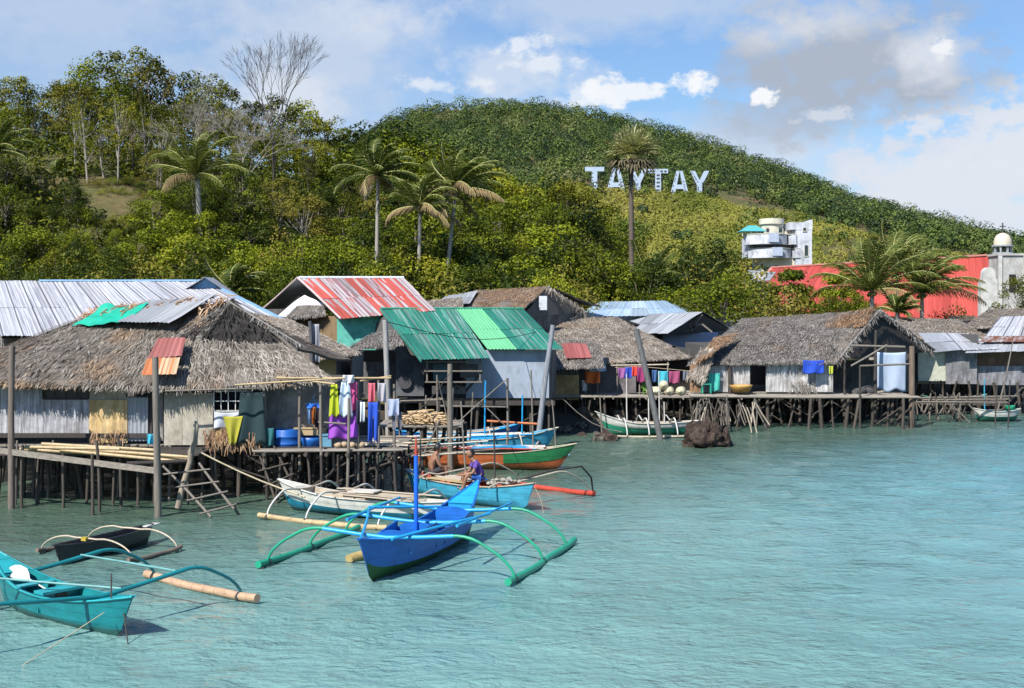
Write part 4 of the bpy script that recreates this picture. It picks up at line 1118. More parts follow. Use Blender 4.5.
# ================================================================ B3: green roofed house
random.seed(105)
B3 = hut('stilt house with a faded green corrugated roof and blue grey wall', 480, 56.74)
tl, t2, t3, trr = P(381,309,61.42), P(456,309,61.42), P(474,309,61.42), P(524,309,61.42)
roof_sheet(B3,(tl,P(458,309,61.42),P(490,373,53.82),P(423,360,54.52)),GREENS,rib=.028,ribp=.22)
for o_ in (B3.children[-1],): pass
bpy.data.objects.remove(B3.children[-1])
roof_sheet(B3,(tl,P(457,309,61.42),P(490,358,54.05),P(422,360,54.05)),GREENS,rib=.028,ribp=.22,label='faded dark green roof sheets')
roof_sheet(B3,(P(456,309,61.42)+Vector((0,0,.015)),P(481,309,61.42)+Vector((0,0,.015)),P(518,350,55.22)+Vector((0,0,.015)),P(488,350,55.22)+Vector((0,0,.015))),LGREEN,rib=.028,ribp=.22,label='bright pale green roof sheets')
roof_sheet(B3,(P(480,309,61.42),P(523,309,61.42),P(563,349,55.22),P(517,349.7,55.22)),GREENS,rib=.028,ribp=.22,label='dark green roof sheets')
bb = P(340,345,67.27)
roof_sheet(B3,(trr,tl,bb,bb+(trr-tl)),GREENS,rib=.028,ribp=.22)
mb = MB(); mb.bar(tl+Vector((0,-.02,.05)),trr+Vector((0,-.02,.05)),.22,.06); part('ridge_cap', mb, paint('green_cap',(.03,.28,.20),.5,.3), B3)
mb = MB(); mb.bar(tl+Vector((-.03,0,-.03)),P(422,360,54.05)+Vector((-.03,0,-.03)),.05,.14); mb.bar(tl+Vector((-.03,0,-.03)),bb,.05,.14); part('barge_board', mb, paint('green_barge',(.04,.22,.17),.6,.3), B3)
wpx(B3,466,549,350,398,55.69,BLUEW,'wall'); wpx(B3,549,556,350,398,55.81,DKWALL,Y2=59.67)
wpx(B3,396,424,345,396,56.86,paint('dark_grey_panel',(.11,.115,.125),.8,.3),'wall'); wpx(B3,424,466,360,372,55.46,DKWALL); wpx(B3,432,466,386,394,55.22,DKWALL)
wpx(B3,352,398,362,398,57.80,DKWALL)
shell(B3,396,552,57.10,64.35,1.70,4.21,DKWALL)
# porch window box hanging out over the water
mb = MB(); 
for px in (427,449,480): a_ = P(px,358,54.52); b_ = P(px,383,54.52); mb.span(a_.x-.035,a_.x+.035,a_.y-.04,a_.y+.03,b_.z,a_.z)
for yy_ in (362,371,382): a_ = P(425,yy_,54.40); b_ = P(482,yy_,54.40); mb.span(a_.x,b_.x,a_.y-.02,a_.y+.05,a_.z-.03,a_.z+.03)
part('window', mb, POLEW, B3)
mb = MB(); a_ = P(433,364,54.99); b_ = P(478,380,54.99)
mb.span(a_.x,a_.x+.8,a_.y,a_.y+.05,b_.z,a_.z); m9 = MB(); m9.span(a_.x+1.2,b_.x,a_.y,a_.y+.05,b_.z+.1,a_.z); part('shutter', m9, DKWALL, B3); part('shutter', mb, paint('dull_teal_board',(.06,.12,.13),.7,.3), B3)
for a_, b_ in (((466,378),(452,395)),((482,372),(462,396))):
    m = MB(); m.pole(P(a_[0],a_[1],54.64),P(b_[0],b_[1],55.57),.05,.05,5); part('brace', m, DARKW, B3)
for cy in (366,382):
    m = MB(); c_ = P(405,cy,56.74); m.tube([(c_.x,c_.y-.05,c_.z),(c_.x,c_.y+.02,c_.z)],[.32,.32],20); part('round_mark', m, paint('round_mark',(.06,.06,.07),.8,.2), B3)
roof_thatch(B3,(P(372,334,58.73),P(396,331,57.10),P(404,344,55.22),P(344,350,56.39)),TH_C,'gable_skirt',dens=60)
mb = MB(); mb.add([P(384,316,60.72),P(356,342,64.35),P(416,356,55.69)],[(0,1,2)]); mb.add([P(384,316,60.84),P(356,342,64.47),P(416,356,55.81)],[(2,1,0)]); part('gable', mb, DKWALL, B3)
mb = MB(); mb.span(P(424,0,55.34).x,P(555,0,55.34).x,P(424,0,55.34).y,P(424,0,55.34).y+.15,1.5,1.7); part('floor_beam', mb, DARKW, B3)
stilts(B3,398,550,55.69,62.01,9,4,1.64,r=(.05,.10),brace=6)

unseen_shade_deck(B3, 396, 552, 64, 72, 1.4)
# ================================================================ B4 small brown thatch behind; B5 big tan thatch
random.seed(106)
B4 = hut('brown thatched house behind the green roof with a white window in its dark gable', 500, 68.40)
roof_thatch(B4,(P(476,291,71.82),P(548,287,68.40),P(524,309,64.98),P(438,309,67.26)),TH_O,dens=55)
roof_thatch(B4,(P(548,287,68.40),P(476,291,71.82),P(560,300,77.52),P(600,306,74.10)),TH_C,dens=20,fringe=False)
mb = MB(); a3 = [P(546,290,67.94),P(520,318,65.44),P(582,312,70.68)]; mb.add(a3,[(0,1,2)]); mb.add([p+Vector((0,.1,0)) for p in a3],[(2,1,0)]); part('gable', mb, DKWALL, B4)
wpx(B4,539,547,296,310,66.80,paint('pale_window',(.55,.58,.62),.6,.2),'window'); wpx(B4,520,582,312,330,65.55,DKWALL,Y2=70.68); wpx(B4,440,524,308,330,65.89,DKWALL)
ragged(B4,[P(548,287,67.83),P(584,311,70.11)],TH_A,'barge_thatch')
B4b = hut('tiny grey roofed shed between the red striped roof and brown thatch', 440, 64.98)
roof_thatch(B4b,(P(426,301,66.69),P(462,298,66.12),P(464,309,63.27),P(420,310,63.84)),TH_B,dens=60)
roof_sheet(B4b,(P(446,296,70.68),P(478,291,70.68),P(470,304,66.58),P(436,304,66.58)),LGALV)
wpx(B4b,424,464,308,345,64.07,DKWALL)
random.seed(107)
B5 = hut('wide tan thatched stilt house with laundry hanging along its front', 610, 65.31)
roof_thatch(B5,(P(520,317,69.98),P(618,318,69.98),P(690,357,63.68),P(586,364,62.98)),TH_B,dens=60)
roof_thatch(B5,(P(618,318,69.98),P(520,317,69.98),P(560,335,76.98),P(670,335,76.98)),TH_C,dens=16,fringe=False)
roof_thatch(B5,(P(548,338,63.91),P(600,342,62.98),P(604,366,60.18),P(556,368,60.41)),TH_C,'lean_to_roof',dens=60)
mb = MB(); mb.patch((P(562,346,62.51)+Vector((0,0,.12)),P(586,346,62.51)+Vector((0,0,.12)),P(592,360,61.00)+Vector((0,0,.12)),P(566,361,61.00)+Vector((0,0,.12))),20,4,.03,.01,0,.012,.14); part('roof_patch', mb, REDR, B5)
wpx(B5,553,579,375,400,61.34,TANPLY,'plywood_sheet'); wpx(B5,553,579,366,375,61.46,DKWALL)
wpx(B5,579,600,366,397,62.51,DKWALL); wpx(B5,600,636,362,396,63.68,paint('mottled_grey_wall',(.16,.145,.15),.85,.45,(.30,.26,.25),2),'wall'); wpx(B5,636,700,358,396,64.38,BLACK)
shell(B5,555,690,64.50,71.14,1.48,3.75,DKWALL)
for px in (570,585,597,617,640,668):
    m = MB(); m.pole(P(px,405,62.05),P(px,362,62.28),.05,.045,6,.02); part('post', m, POLEW, B5)
mb = MB(); a_ = P(548,395.5,61.12); b_ = P(745,396,61.12)
for k in range(22): 
    y = a_.y-.1+k*.13; mb.pole((a_.x+random.uniform(-.5,.3),y,a_.z-.05+random.uniform(-.03,.03)),(b_.x+random.uniform(-.6,.4),y+random.uniform(-.1,.1),a_.z-.06+random.uniform(-.04,.04)),.05,.045,5,.006)
for k in range(16):
    x = a_.x+(b_.x-a_.x)*(k+random.random())/16; mb.pole((x,a_.y-.35-random.random()*.3,a_.z-.13),(x+random.uniform(-.2,.2),a_.y+2.5,a_.z-.13),.04,.04,5,.01)
part('floor', mb, PLANKX, B5)
stilts(B5,550,735,61.34,66.48,14,4,1.48,r=(.04,.07),brace=8,lean=.15)
unseen_shade_deck(B5, 548, 700, 71.5, 80, 1.3)

# ================================================================ B6, B7
random.seed(108)
B6 = hut('hall with a light blue metal hip roof behind the thatched houses', 640, 76)
roof_sheet(B6,(P(600,302,80),P(664,301,80),P(687,315,75),P(575,317,74)),BLUES,rib=.03,ribp=.4)
roof_sheet(B6,(P(664,301,80),P(664.5,301,80),P(700,314,86),P(687,315,75)),BLUES,rib=.03,ribp=.4)
wpx(B6,578,686,316,360,75.3,BLUEW)
B7 = hut('house with a dull grey gabled metal roof and blue grey wall', 690, 73.44)
g7 = P(703,312,71.28)
roof_sheet(B7,(P(600,317,78.84),g7,P(668,333.5,69.12),P(588,334,73.44)),LGALV,rib=.025,ribp=.3)
roof_sheet(B7,(g7,P(600,317,78.84),P(640,325,88.56),P(737,330,77.76)),LGALV,rib=.025,ribp=.3)
roof_sheet(B7,(g7,g7+Vector((-.3,.9,.0)),P(737,330,77.76),P(735,331,76.68)),LGALV,'barge_board',rib=.02)
mb = MB(); a3 = [P(702,314,71.71),P(667,334,69.77),P(733,331,76.25)]; mb.add(a3,[(0,1,2)]); mb.add([p+Vector((0,.1,0)) for p in a3],[(2,1,0)]); part('gable', mb, DKWALL, B7)
mb = MB(); 
for a_, b_ in (((702,314),(690,333)),((700,324),(682,333)),((702,324),(712,332)),((690,321),(690,334))): mb.bar(P(a_[0],a_[1],71.28),P(b_[0],b_[1],71.28),.1,.1)
part('truss', mb, POLEW, B7)
wpx(B7,663,718,332,362,71.93,paint('pale_blue_wall',(.36,.42,.52),.8,.25,(.2,.23,.28),1.5),'wall',Y2=73.44)
wpx(B7,640,664,333,362,72.36,DKWALL,Y2=72.04); wpx(B7,718,736,331,362,73.55,DKWALL,Y2=77.76)
shell(B7,640,720,73.87,79.92,1.29,4.31,DKWALL)

# ================================================================ B8: big thatched house at the right
random.seed(109)
B8 = hut('grey thatched stilt house on the right with white bamboo walls and open porch', 790, 63)
k8 = P(879,311,65)
roof_thatch(B8,(P(742,319,69),k8,P(838,362,61.7),P(688,364,62.0)),TH_C,dens=70,ln=(.15,.4))
roof_thatch(B8,(k8,P(742,319,69),P(800,340,76),P(940,352,70)),TH_C,dens=20,fringe=False)
mb = MB(); a3 = [P(878,316,65.3),P(842,360,62.0),P(928,352,68.5)]; mb.add(a3,[(0,1,2)]); mb.add([p+Vector((0,.1,0)) for p in a3],[(2,1,0)]); part('gable', mb, paint('gable_painted_shade',(.035,.03,.028),.9,.4), B8)  # the gable's shadow is put into its near-black colour
ragged(B8,[P(836,363,60.9),k8+Vector((0,-.2,.05)),P(932,352,68.5)],TH_C,'barge_thatch',45,.09,(.12,.38))
roof_thatch(B8,(P(826,318,66.6),P(876,309,65.1),P(868,324,63.6),P(822,330,65)),TH_O,'ridge_cover',dens=90,lift=.16)
roof_thatch(B8,(P(714,338,63.6),P(738,334,64.6),P(712,354,61.2),P(696,362,61.6)),TH_O,'hood',dens=80)
roof_thatch(B8,(P(700,350,62.0),P(716,350,61.8),P(705,382,61.2),P(686,378,61.6)),TH_B,'hood',dens=60)
Y8 = 62.15
wpx(B8,704,728,362,392,Y8,NIPAW); wpx(B8,730,750,362,391,Y8+.02,NIPAW); wpx(B8,766,833,361,392,Y8,NIPAW); wpx(B8,750,766,360,366,Y8+.02,DKWALL)
m = MB(); m.pole(P(729,425,Y8-.1),P(729,360,Y8-.1),.10,.09); part('post', m, DARKW, B8)
wpx(B8,690,704,364,392,Y8-.5,TH_O,'side_screen')
shell(B8,704,834,Y8+.12,69,1.66,4.0,DKWALL)
wpx(B8,834,915,360,392,67.5,DKWALL,Y2=68.5)
mb = MB(); a_ = P(690,396,60.8); b_ = P(918,397,60.8)
for k in range(24):
    y = 60.6+k*.28; mb.tube([(a_.x,y,a_.z),((a_.x+b_.x)/2,y,a_.z-.06+random.uniform(-.02,.02)),(b_.x,y,b_.z)],[.07,.06],5)
part('floor', mb, PLANKX, B8)
for px, y0, y1, Y_, rr in ((912,424,346,61.2,.17),(886,400,345,64,.10),(845,400,362,62,.08),(876,398,330,62.5,.09),(860,428,366,60.5,.06)):
    m = MB(); m.pole(P(px,y0+6,Y_),P(px,y1,Y_),rr,rr*.8,8,.01); part('post', m, DARKW if px!=912 else wood('brown_post',(.19,.14,.10)), B8)
mb = MB(); mb.pole(P(850,345.5,61),P(905,347,61),.06,.06); mb.pole(P(851,366,60.6),P(887,345,61),.05,.05); mb.pole(P(860,366,60.7),P(912,364,61.2),.05,.05); part('rail', mb, POLEW, B8)
stilts(B8,700,915,60.9,66,17,4,1.55,r=(.04,.10), brace=34, lean=.32)
unseen_shade_deck(B8, 695, 915, 69.2, 76, 1.5)
cloth('bright blue cloth hung under the eave of the right thatched house', 803,824,360,373,Y8-.5,(.015,.07,.50),'cloth')
cloth('large pale blue sheet hanging in the open porch of the right thatched house', 877,906,352,390,63.2,(.36,.44,.56),'sheet','hanging_sheet')
cloth('yellow green jug-like cloth under the eave beside the bright blue cloth', 829,833,366,374,Y8-.5,(.40,.45,.04),'cloth')
cloth('turquoise cloth hung on the white bamboo wall beside a dark post', 709,720,373,391,Y8-.3,(.06,.42,.36),'cloth')

# ================================================================ B9, B10 at the right edge
random.seed(110)
B9 = hut('low grey board house with bent metal roof beside the right thatched house', 945, 70)
roof_thatch(B9,(P(900,318,80),P(958,320,79),P(990,338,74),P(896,338,74)),TH_B,dens=40,name='back_roof')
roof_sheet(B9,(P(918,333.5,73.5),P(946,333,73.5),P(962,350,69.2),P(934,352,69.2)),LGALV,rib=.02)
roof_sheet(B9,(P(946,333,73.5),P(968,334,73.5),P(1000,349,69.4),P(962,350.5,69.2)),GALV,rib=.02)
wpx(B9,918,946,352,381,69.8,paint('pale_green_board',(.44,.45,.36),.8,.3,(.3,.3,.26)),'wall'); wpx(B9,946,977,351,384,69.7,slats('grey_boards',(.10,.10,.105),(.22,.22,.23),(.36,.35,.36),2),'wall')
shell(B9,918,978,70.2,75,1.85,3.6,DKWALL)
stilts(B9,915,978,69.8,73,6,3,1.9,lean=.2,brace=5)
B10 = hut('house with a pale metal roof rusting along its lower edge at the right edge', 1010, 71)
roof_sheet(B10,(P(1000,317,75),P(1050,316,75),P(1050,337,71),P(984,337,71)),GALV,rib=.025,ribp=.3)
roof_sheet(B10,(P(984,336,71.05),P(1050,336,71.05),P(1050,342,70.2),P(980,342,70.2)),RUSTY,'roof_edge',rib=.02)
roof_sheet(B10,(P(972,343,70.6),P(1050,342,70.6),P(1050,351,69),P(965,353,69)),LGALV,'awning',rib=.02)
wpx(B10,977,1050,352,366,70,slats('brown_boards',(.10,.05,.03),(.17,.09,.05),(.24,.14,.08),2),'wall'); wpx(B10,977,1050,366,385,69.9,slats('grey_upright_boards',(.10,.10,.11),(.24,.24,.26),(.40,.40,.42),4),'wall')
wpx(B10,984,1050,341,352,71,DKWALL)
shell(B10,978,1050,70.3,76,1.75,4.4,DKWALL)
stilts(B10,978,1050,70,74,7,3,1.8,lean=.15,brace=4)
B11 = hut('tan thatched roof house in front of the church facade', 1005, 84)
roof_thatch(B11,(P(988,309,88),P(1060,308,88),P(1060,325,82),P(962,328,82)),TH_B,dens=30)
wpx(B11,966,1060,326,352,82.6,DKWALL)
B12 = hut('small brown thatched roof peeping beside the red church roof foot', 965, 92)
roof_thatch(B12,(P(950,316,96),P(975,316,96),P(984,326,90),P(944,326,90)),TH_O,dens=30); wpx(B12,948,982,325,340,90.5,TANPLY)
random.seed(111)
B13 = hut('low grey metal roof between the gabled roof and the right thatch', 735, 82)
roof_sheet(B13,(P(700,320,86),P(760,320,86),P(748,327,80),P(690,328,80)),LGALV); wpx(B13,700,750,327,350,80.5,DKWALL)

# ---------------------------------------------------------------- church with red roof
random.seed(112)
CHW = paint('church_plaster', (.50,.50,.47), .8, .3, (.22,.22,.21), 1.2)
CRED = sheet('church_red_roof', [(.44,.062,.045),(.48,.075,.055),(.41,.06,.045)], scale=.25, rough=.55, streak=.18)
CHR = thing('church','church with a long red roof, white facade and domed bell tower','church',(44,135,1.5))
rR, rL = P(988,256,124), P(772,268,158)
eR_, eL_ = P(998,322,116), P(735,308,148)
roof_sheet(CHR,(rL,rR,eR_,eL_),CRED,rib=.03,ribp=.6,nv=8)
roof_sheet(CHR,(rR,rL,rL+Vector((6,8,-5)),rR+Vector((6,8,-5))),CRED,rib=.03,ribp=.6)
mb = MB(); d_ = (rR-rL).normalized()
mb.bar(rL+Vector((0,0,.1)),rR+Vector((0,0,.1)),.4,.18); mb.bar(rL,eL_,.4,.2); part('ridge_cap', mb, paint('pale_red_trim',(.50,.22,.18),.6,.2), CHR)
wallq(CHR,(eL_+Vector((.5,.6,0)),eR_+Vector((0,.6,0)),eR_+Vector((0,.6,-4)),eL_+Vector((.5,.6,-4))),CHW)
mb = MB()                                                             # curved espadana facade, seen edge on
fx0, fx1, fy = P(981,0,113).x, P(997.5,0,113).x, 113.0
prof = [(fx0,1.2),(fx1,1.2),(fx1,P(0,262,113).z),(P(996,0,113).x,P(0,266,113).z)]
n = 16
top = [(fx0,P(0,281,113).z),(P(983,0,113).x,P(0,281,113).z)]
for k in range(n+1):
    a = PI-PI*k/n; top.append((P(989.5,0,113).x+math.cos(a)*.52, P(0,274,113).z+math.sin(a)*.62))
top += [(P(996,0,113).x,P(0,279,113).z),(fx1,P(0,279,113).z)]
out_ = [(fx0,1.2)]+top+[(fx1,1.2)]
m_ = len(out_)
mb.add([(x,fy,z) for x,z in out_]+[(x,fy+.8,z) for x,z in out_],[tuple(range(m_))]+[tuple(range(m_,2*m_))[::-1]]+[(i,m_+i,m_+(i+1)%m_,(i+1)%m_) for i in range(m_)])
part('facade', mb, CHW, CHR)
mb = MB(); c_ = P(1008,0,118).x; wd = 1.25
z1 = P(0,256,118).z
mb.span(c_-wd,c_+wd,117,119.5,1.2,z1); mb.span(c_-wd-.15,c_+wd+.15,116.85,119.65,z1,z1+.2); mb.span(c_-wd-.08,c_+wd+.08,116.92,119.58,P(0,284,118).z,P(0,282.5,118).z)
tw_ = part('bell_tower', mb, paint('tower_plaster', (.40,.40,.38), .85, .5, (.18,.18,.17), 1.0), CHR)
mb = MB(); a_ = P(1008,268,117); mb.span(c_-.3,c_+.3,116.9,117.05,a_.z-2.2,a_.z-.6); part('window', mb, BLACK, CHR)
mb = MB(); mb.span(c_-wd-.1,c_-wd+.25,116.8,116.98,1.2,z1-.02); mb.span(c_+wd-.25,c_+wd+.1,116.8,116.98,1.2,z1-.02); part('pilasters', mb, CHW, CHR)
mb = MB(); cx_ = P(1003.5,0,118).x; cy_ = 118.2; zb = z1+.2; zt = P(0,246,118).z
for k in range(8):
    a = 2*PI*k/8+.2; mb.box((cx_+.78*math.cos(a),cy_+.78*math.sin(a),(zb+zt)/2),(.14,.14,zt-zb),a)
mb.lathe((cx_,cy_,zb),[(0,0),(.95,0),(.95,.12),(0,.12)],16,smooth=False); mb.lathe((cx_,cy_,zt),[(0,-.05),(1.0,-.05),(1.0,.1),(0,.1)],16,smooth=False)
part('belfry', mb, paint('belfry_grey',(.30,.32,.34),.7,.2), CHR)
mb = MB(); mb.lathe((cx_,cy_,zt+.1),[(.82,0),(.82,.35),(.74,.65),(.55,.95),(.25,1.12),(0,1.16)],20); part('dome', mb, paint('dome_cream',(.58,.52,.40),.5,.15), CHR)
mb = MB(); mb.lathe((cx_,cy_,zb+.35),[(0,.5),(.18,.48),(.25,.2),(.36,0),(0,0)],12); part('bell', mb, paint('bronze',(.10,.09,.06),.4,.2), CHR)
zc_ = zt+1.26
mb = MB(); mb.span(cx_-.05,cx_+.05,cy_-.05,cy_+.05,zc_-.05,zc_+.95); mb.span(cx_-.28,cx_-.051,cy_-.04,cy_+.04,zc_+.55,zc_+.65); mb.span(cx_+.051,cx_+.28,cy_-.04,cy_+.04,zc_+.55,zc_+.65); part('cross', mb, paint('cross_dark',(.07,.07,.07),.5,.2), CHR)
# ornate white house end left of the church roof
random.seed(113)
OH = hut('weathered white building with scroll reliefs left of the red church roof', 752, 128, 'white_house', 'house', z=2)
wpx(OH,744,766,273,310,128,CHW,'wall',th=.3); 
mb = MB(); mb.patch((P(748,270,131),P(776,272,131),P(770,280,127),P(752,281,127)),6,3,.02,.1); part('roof', mb, paint('grey_slab',(.25,.27,.30),.8,.3), OH)
mb = MB()
for px, py, rr in ((750,282,.42),(753,291,.36),(758,284,.3),(762,297,.3),(749,299,.25)):
    c_ = P(px,py,127.9)
    pts = [(c_.x+rr*(1-k/26)*math.cos(k*.6),127.86,c_.z+rr*(1-k/26)*math.sin(k*.6)) for k in range(22)]
    mb.tube(pts,.06,5)
part('scroll_relief', mb, paint('grey_relief',(.17,.17,.17),.8,.2), OH)
mb = MB(); mb.span(P(744,0,128).x,P(772,0,128).x,128.4,134,2,P(0,282,128).z); part('back_wall', mb, CHW, OH)

# ---------------------------------------------------------------- white balconied building on the hill foot
random.seed(114)
HW = paint('weathered_white_wall', (.50,.52,.57), .75, .6, (.22,.24,.28), .7, (1,1,.5)); HC = paint('cream_wall', (.58,.55,.44), .75, .25, (.35,.33,.27), .8)
WD = paint('window_dark', (.03,.045,.05), .25, .2)
Yh = 205.0
HT = thing('balconied_building','white three storey building with two curved balconies and a teal canopy','building',(P(780,0,Yh).x,Yh,P(0,280,Yh).z))
def hb(x0,x1,y0,y1,ya,yb,mat,name): 
    a = P(x0,y0,Yh); b = P(x1,y1,Yh); mb = MB(); mb.span(a.x,b.x,Yh+ya,Yh+yb,b.z,a.z); return part(name, mb, mat, HT)
tower = [hb(796,812,230,290,0,9,HW,'side_wing')]
hb(790,813,222,229.5,.3,8,HW,'roof_parapet'); hb(763,795.8,256,292,1.2,9,HC,'ground_storey'); hb(752,795.8,236,255.8,2.6,9,HW,'upper_storey'); hb(811.2,813,219.5,222,.3,7,HW,'roof_parapet')
hb(785,796.2,229.8,235.8,3,8,HC,'upper_storey')
def hwin(x0,x1,y0,y1,ya,arch=False):
    a = P(x0,y0,Yh); b = P(x1,y1,Yh); mb = MB()
    if arch:
        w2 = (b.x-a.x)/2; cx = (a.x+b.x)/2; pts = [(a.x,b.z),(b.x,b.z)]+[(cx+w2*math.cos(PI*k/8),a.z-w2+w2*math.sin(PI*k/8)) for k in range(9)]
        m_ = len(pts); mb.add([(x,Yh+ya-.08,z) for x,z in pts]+[(x,Yh+ya+.02,z) for x,z in pts],[tuple(range(m_)),tuple(range(m_,2*m_))[::-1]]+[(i,(i+1)%m_,m_+(i+1)%m_,m_+i) for i in range(m_)])
    else: mb.span(a.x,b.x,Yh+ya-.08,Yh+ya+.02,b.z,a.z)
    w_ = part('window', mb, WD, HT)
    f = MB(); t = .10
    f.span(a.x-t,a.x,Yh+ya-.12,Yh+ya+.01,b.z-t,a.z); f.span(b.x,b.x+t,Yh+ya-.12,Yh+ya+.01,b.z-t,a.z); f.span(a.x,b.x,Yh+ya-.12,Yh+ya+.01,b.z-t,b.z)
    part('frame', f, HC, w_)
hwin(804.5,808,245,256,0,True); hwin(765,773,266,273,1.2); hwin(776,780,265,273,1.2); hwin(783,790,266,272,1.2); hwin(803,806,227.8,231,-.05)
for x0 in (756,763,772,781,788): hwin(x0,x0+4,246.3,249.2,2.6)
# curved balconies
for (x0,x1,yt,yb,dep) in ((746,796,234.5,244.5,3.4),(750.5,800,248.5,258,3.0)):
    a = P(x0,yt,Yh); b = P(x1,yb,Yh); mb = MB(); n = 22; pi_, po = [], []
    for k in range(n+1):
        u = k/n; x = a.x+(b.x-a.x)*u; y = Yh+1.8-dep*(math.sin(PI*min(1,u*1.15+.0))**.55 if u < .87 else .62)
        po.append((x,y)); 
    for (x_,y_),(x2,y2) in zip(po[:-1],po[1:]):
        mb.hexa([(x_,y_,b.z+.25),(x2,y2,b.z+.25),(x2,y2+.2,b.z+.25),(x_,y_+.2,b.z+.25),(x_,y_,a.z),(x2,y2,a.z),(x2,y2+.2,a.z),(x_,y_+.2,a.z)])
        mb.hexa([(x_,y_-.1,b.z),(x2,y2-.1,b.z),(x2,Yh+2.6,b.z),(x_,Yh+2.6,b.z),(x_,y_-.1,b.z+.248),(x2,y2-.1,b.z+.248),(x2,Yh+2.6,b.z+.248),(x_,Yh+2.6,b.z+.248)])
    bal = part('balcony', mb, HW, HT)
    mid = MB(); xm = a.x+(b.x-a.x)*.5; mid.span(xm-.7,xm+.9,Yh+1.8-dep-.28,Yh+1.8-dep-.06,b.z+.3,a.z+.15); part('centre_panel', mid, paint('bluish_panel',(.38,.44,.55),.7,.3), bal)
    cap = MB(); 
    for (x_,y_),(x2,y2) in zip(po[:-1],po[1:]): cap.bar((x_,y_+.1,a.z+.05),(x2,y2+.1,a.z+.05),.32,.1)
    part('railing_cap', cap, HC, bal)
cx_ = P(776,0,Yh).x; mb = MB(); zt = P(0,217.5,Yh).z; zb = P(0,236,Yh).z
mb.lathe((cx_,Yh+3.5,zb),[(1.75,0),(1.75,zt-zb-.9),(2.05,zt-zb-.9),(2.05,zt-zb),(1.8,zt-zb+.03),(0,zt-zb+.03)],28,smooth=False); part('round_room', mb, HC, HT)
hwin(768.5,771.5,227.5,231.5,1.95); hwin(781,785,227.5,232,1.95)
mb = MB(); c_ = P(754,0,Yh).x; z0_ = P(0,231,Yh).z; z1_ = P(0,224.5,Yh).z
mb.add([(c_-2.1,Yh+.2,z0_),(c_+2.1,Yh+.2,z0_),(c_+2.1,Yh+4,z0_),(c_-2.1,Yh+4,z0_),(c_-.6,Yh+2,z1_),(c_+.8,Yh+2,z1_)],[(0,1,5,4),(1,2,5),(2,3,4,5),(3,0,4),(0,3,2,1)]); part('canopy', mb, paint('teal_canopy',(.08,.36,.38),.6,.2), HT)
mb = MB()
for x_ in (c_-1.8,c_-.4,c_+.9): mb.span(x_-.07,x_+.07,Yh+.5,Yh+.64,P(0,236,Yh).z,z0_)
part('canopy_post', mb, HC, HT)
mb = MB(); mb.bar(P(812,262,Yh-1),P(845,268,Yh-4),1.2,.8); 

# ---------------------------------------------------------------- hillside letters
random.seed(115)
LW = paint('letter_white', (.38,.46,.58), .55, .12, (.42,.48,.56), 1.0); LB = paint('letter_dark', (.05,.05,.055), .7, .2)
def letter(ch, px0, px1, yt, yb, label, slots=0):
    Y_ = 300.0; a = P(px0,yt,Y_); b = P(px1,yb,Y_); W = b.x-a.x; Hh = a.z-b.z; x0 = a.x; z0 = b.z
    root = thing('hillside_letter', label, 'sign letter', ((a.x+b.x)/2,Y_,z0-1), 'letters of the hillside sign')
    polys = {'T':[[(0,.82),(1,.82),(1,1),(0,1)],[(.36,0),(.64,0),(.64,.818),(.36,.818)]],
             'A':[[(0,0),(.24,0),(.50,1),(.34,1)],[(.76,0),(1,0),(.66,1),(.502,1)],[(.24,.26),(.76,.26),(.70,.44),(.30,.44)]],
             'Y':[[(.37,0),(.63,0),(.63,.42),(.37,.42)],[(0,1),(.26,1),(.63,.423),(.37,.423)],[(.74,1),(1,1),(.632,.423),(.50,.62)]]}[ch]
    mb = MB()
    for k, pl in enumerate(polys):
        o_ = .012*k; f = [(x0+u*W, Y_-.3-o_, z0+v*Hh) for u,v in pl]; g = [(x,Y_+.3+o_,z) for x,_,z in f]; n = len(f)
        mb.add(f+g,[tuple(range(n)),tuple(range(n,2*n))[::-1]]+[(i,n+i,n+(i+1)%n,(i+1)%n) for i in range(n)])
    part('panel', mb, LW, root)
    mb = MB()
    for u in (.25,.5,.75):
        mb.bar((x0+u*W,Y_+.35,z0+Hh*.7),(x0+u*W,Y_+2.6,z0-.5),.12,.12); mb.bar((x0+u*W,Y_+.4,z0-1.2),(x0+u*W,Y_+.4,z0+Hh*.75),.12,.12)
    part('support', mb, LB, root)
    sp_ = None; rr = random.Random(ord(ch)+px0)
    if slots:
        for v in (.08,.24,.4,.56,.70):
            sp_ = MB(); sp_.span(x0+W*.42,x0+W*.58,Y_-.36,Y_-.325,z0+v*Hh,z0+(v+.07)*Hh); part('slot', sp_, LB, root)
        for u in (.06,.22,.62,.8):
            sp_ = MB(); sp_.span(x0+W*u,x0+W*(u+.12),Y_-.35,Y_-.315,z0+.86*Hh,z0+.93*Hh); part('slot', sp_, LB, root)
        sp_ = None
    else:
        lines = {'T':[((.37,.02),(.37,.8))],'A':[((.03,.02),(.34,.95)),((.8,.05),(.66,.6))],'Y':[((.39,.02),(.39,.4)),((.05,.95),(.4,.5))]}[ch]
        for (a0,b0),(a1,b1) in lines:
            for k in range(6):
                t = (k+rr.random()*.5)/6; u = a0+(a1-a0)*t; v = b0+(b1-b0)*t; sp_ = MB(); sp_.span(x0+W*u,x0+W*(u+.05),Y_-.38,Y_-.345,z0+v*Hh,z0+(v+.04)*Hh); part('slot', sp_, LB, root)
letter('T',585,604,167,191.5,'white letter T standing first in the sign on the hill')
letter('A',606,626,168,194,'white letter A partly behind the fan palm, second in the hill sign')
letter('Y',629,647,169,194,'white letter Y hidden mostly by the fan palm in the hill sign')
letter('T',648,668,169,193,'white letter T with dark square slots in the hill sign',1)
letter('A',670,689,171,195.5,'white letter A between the slotted T and the last Y of the sign')
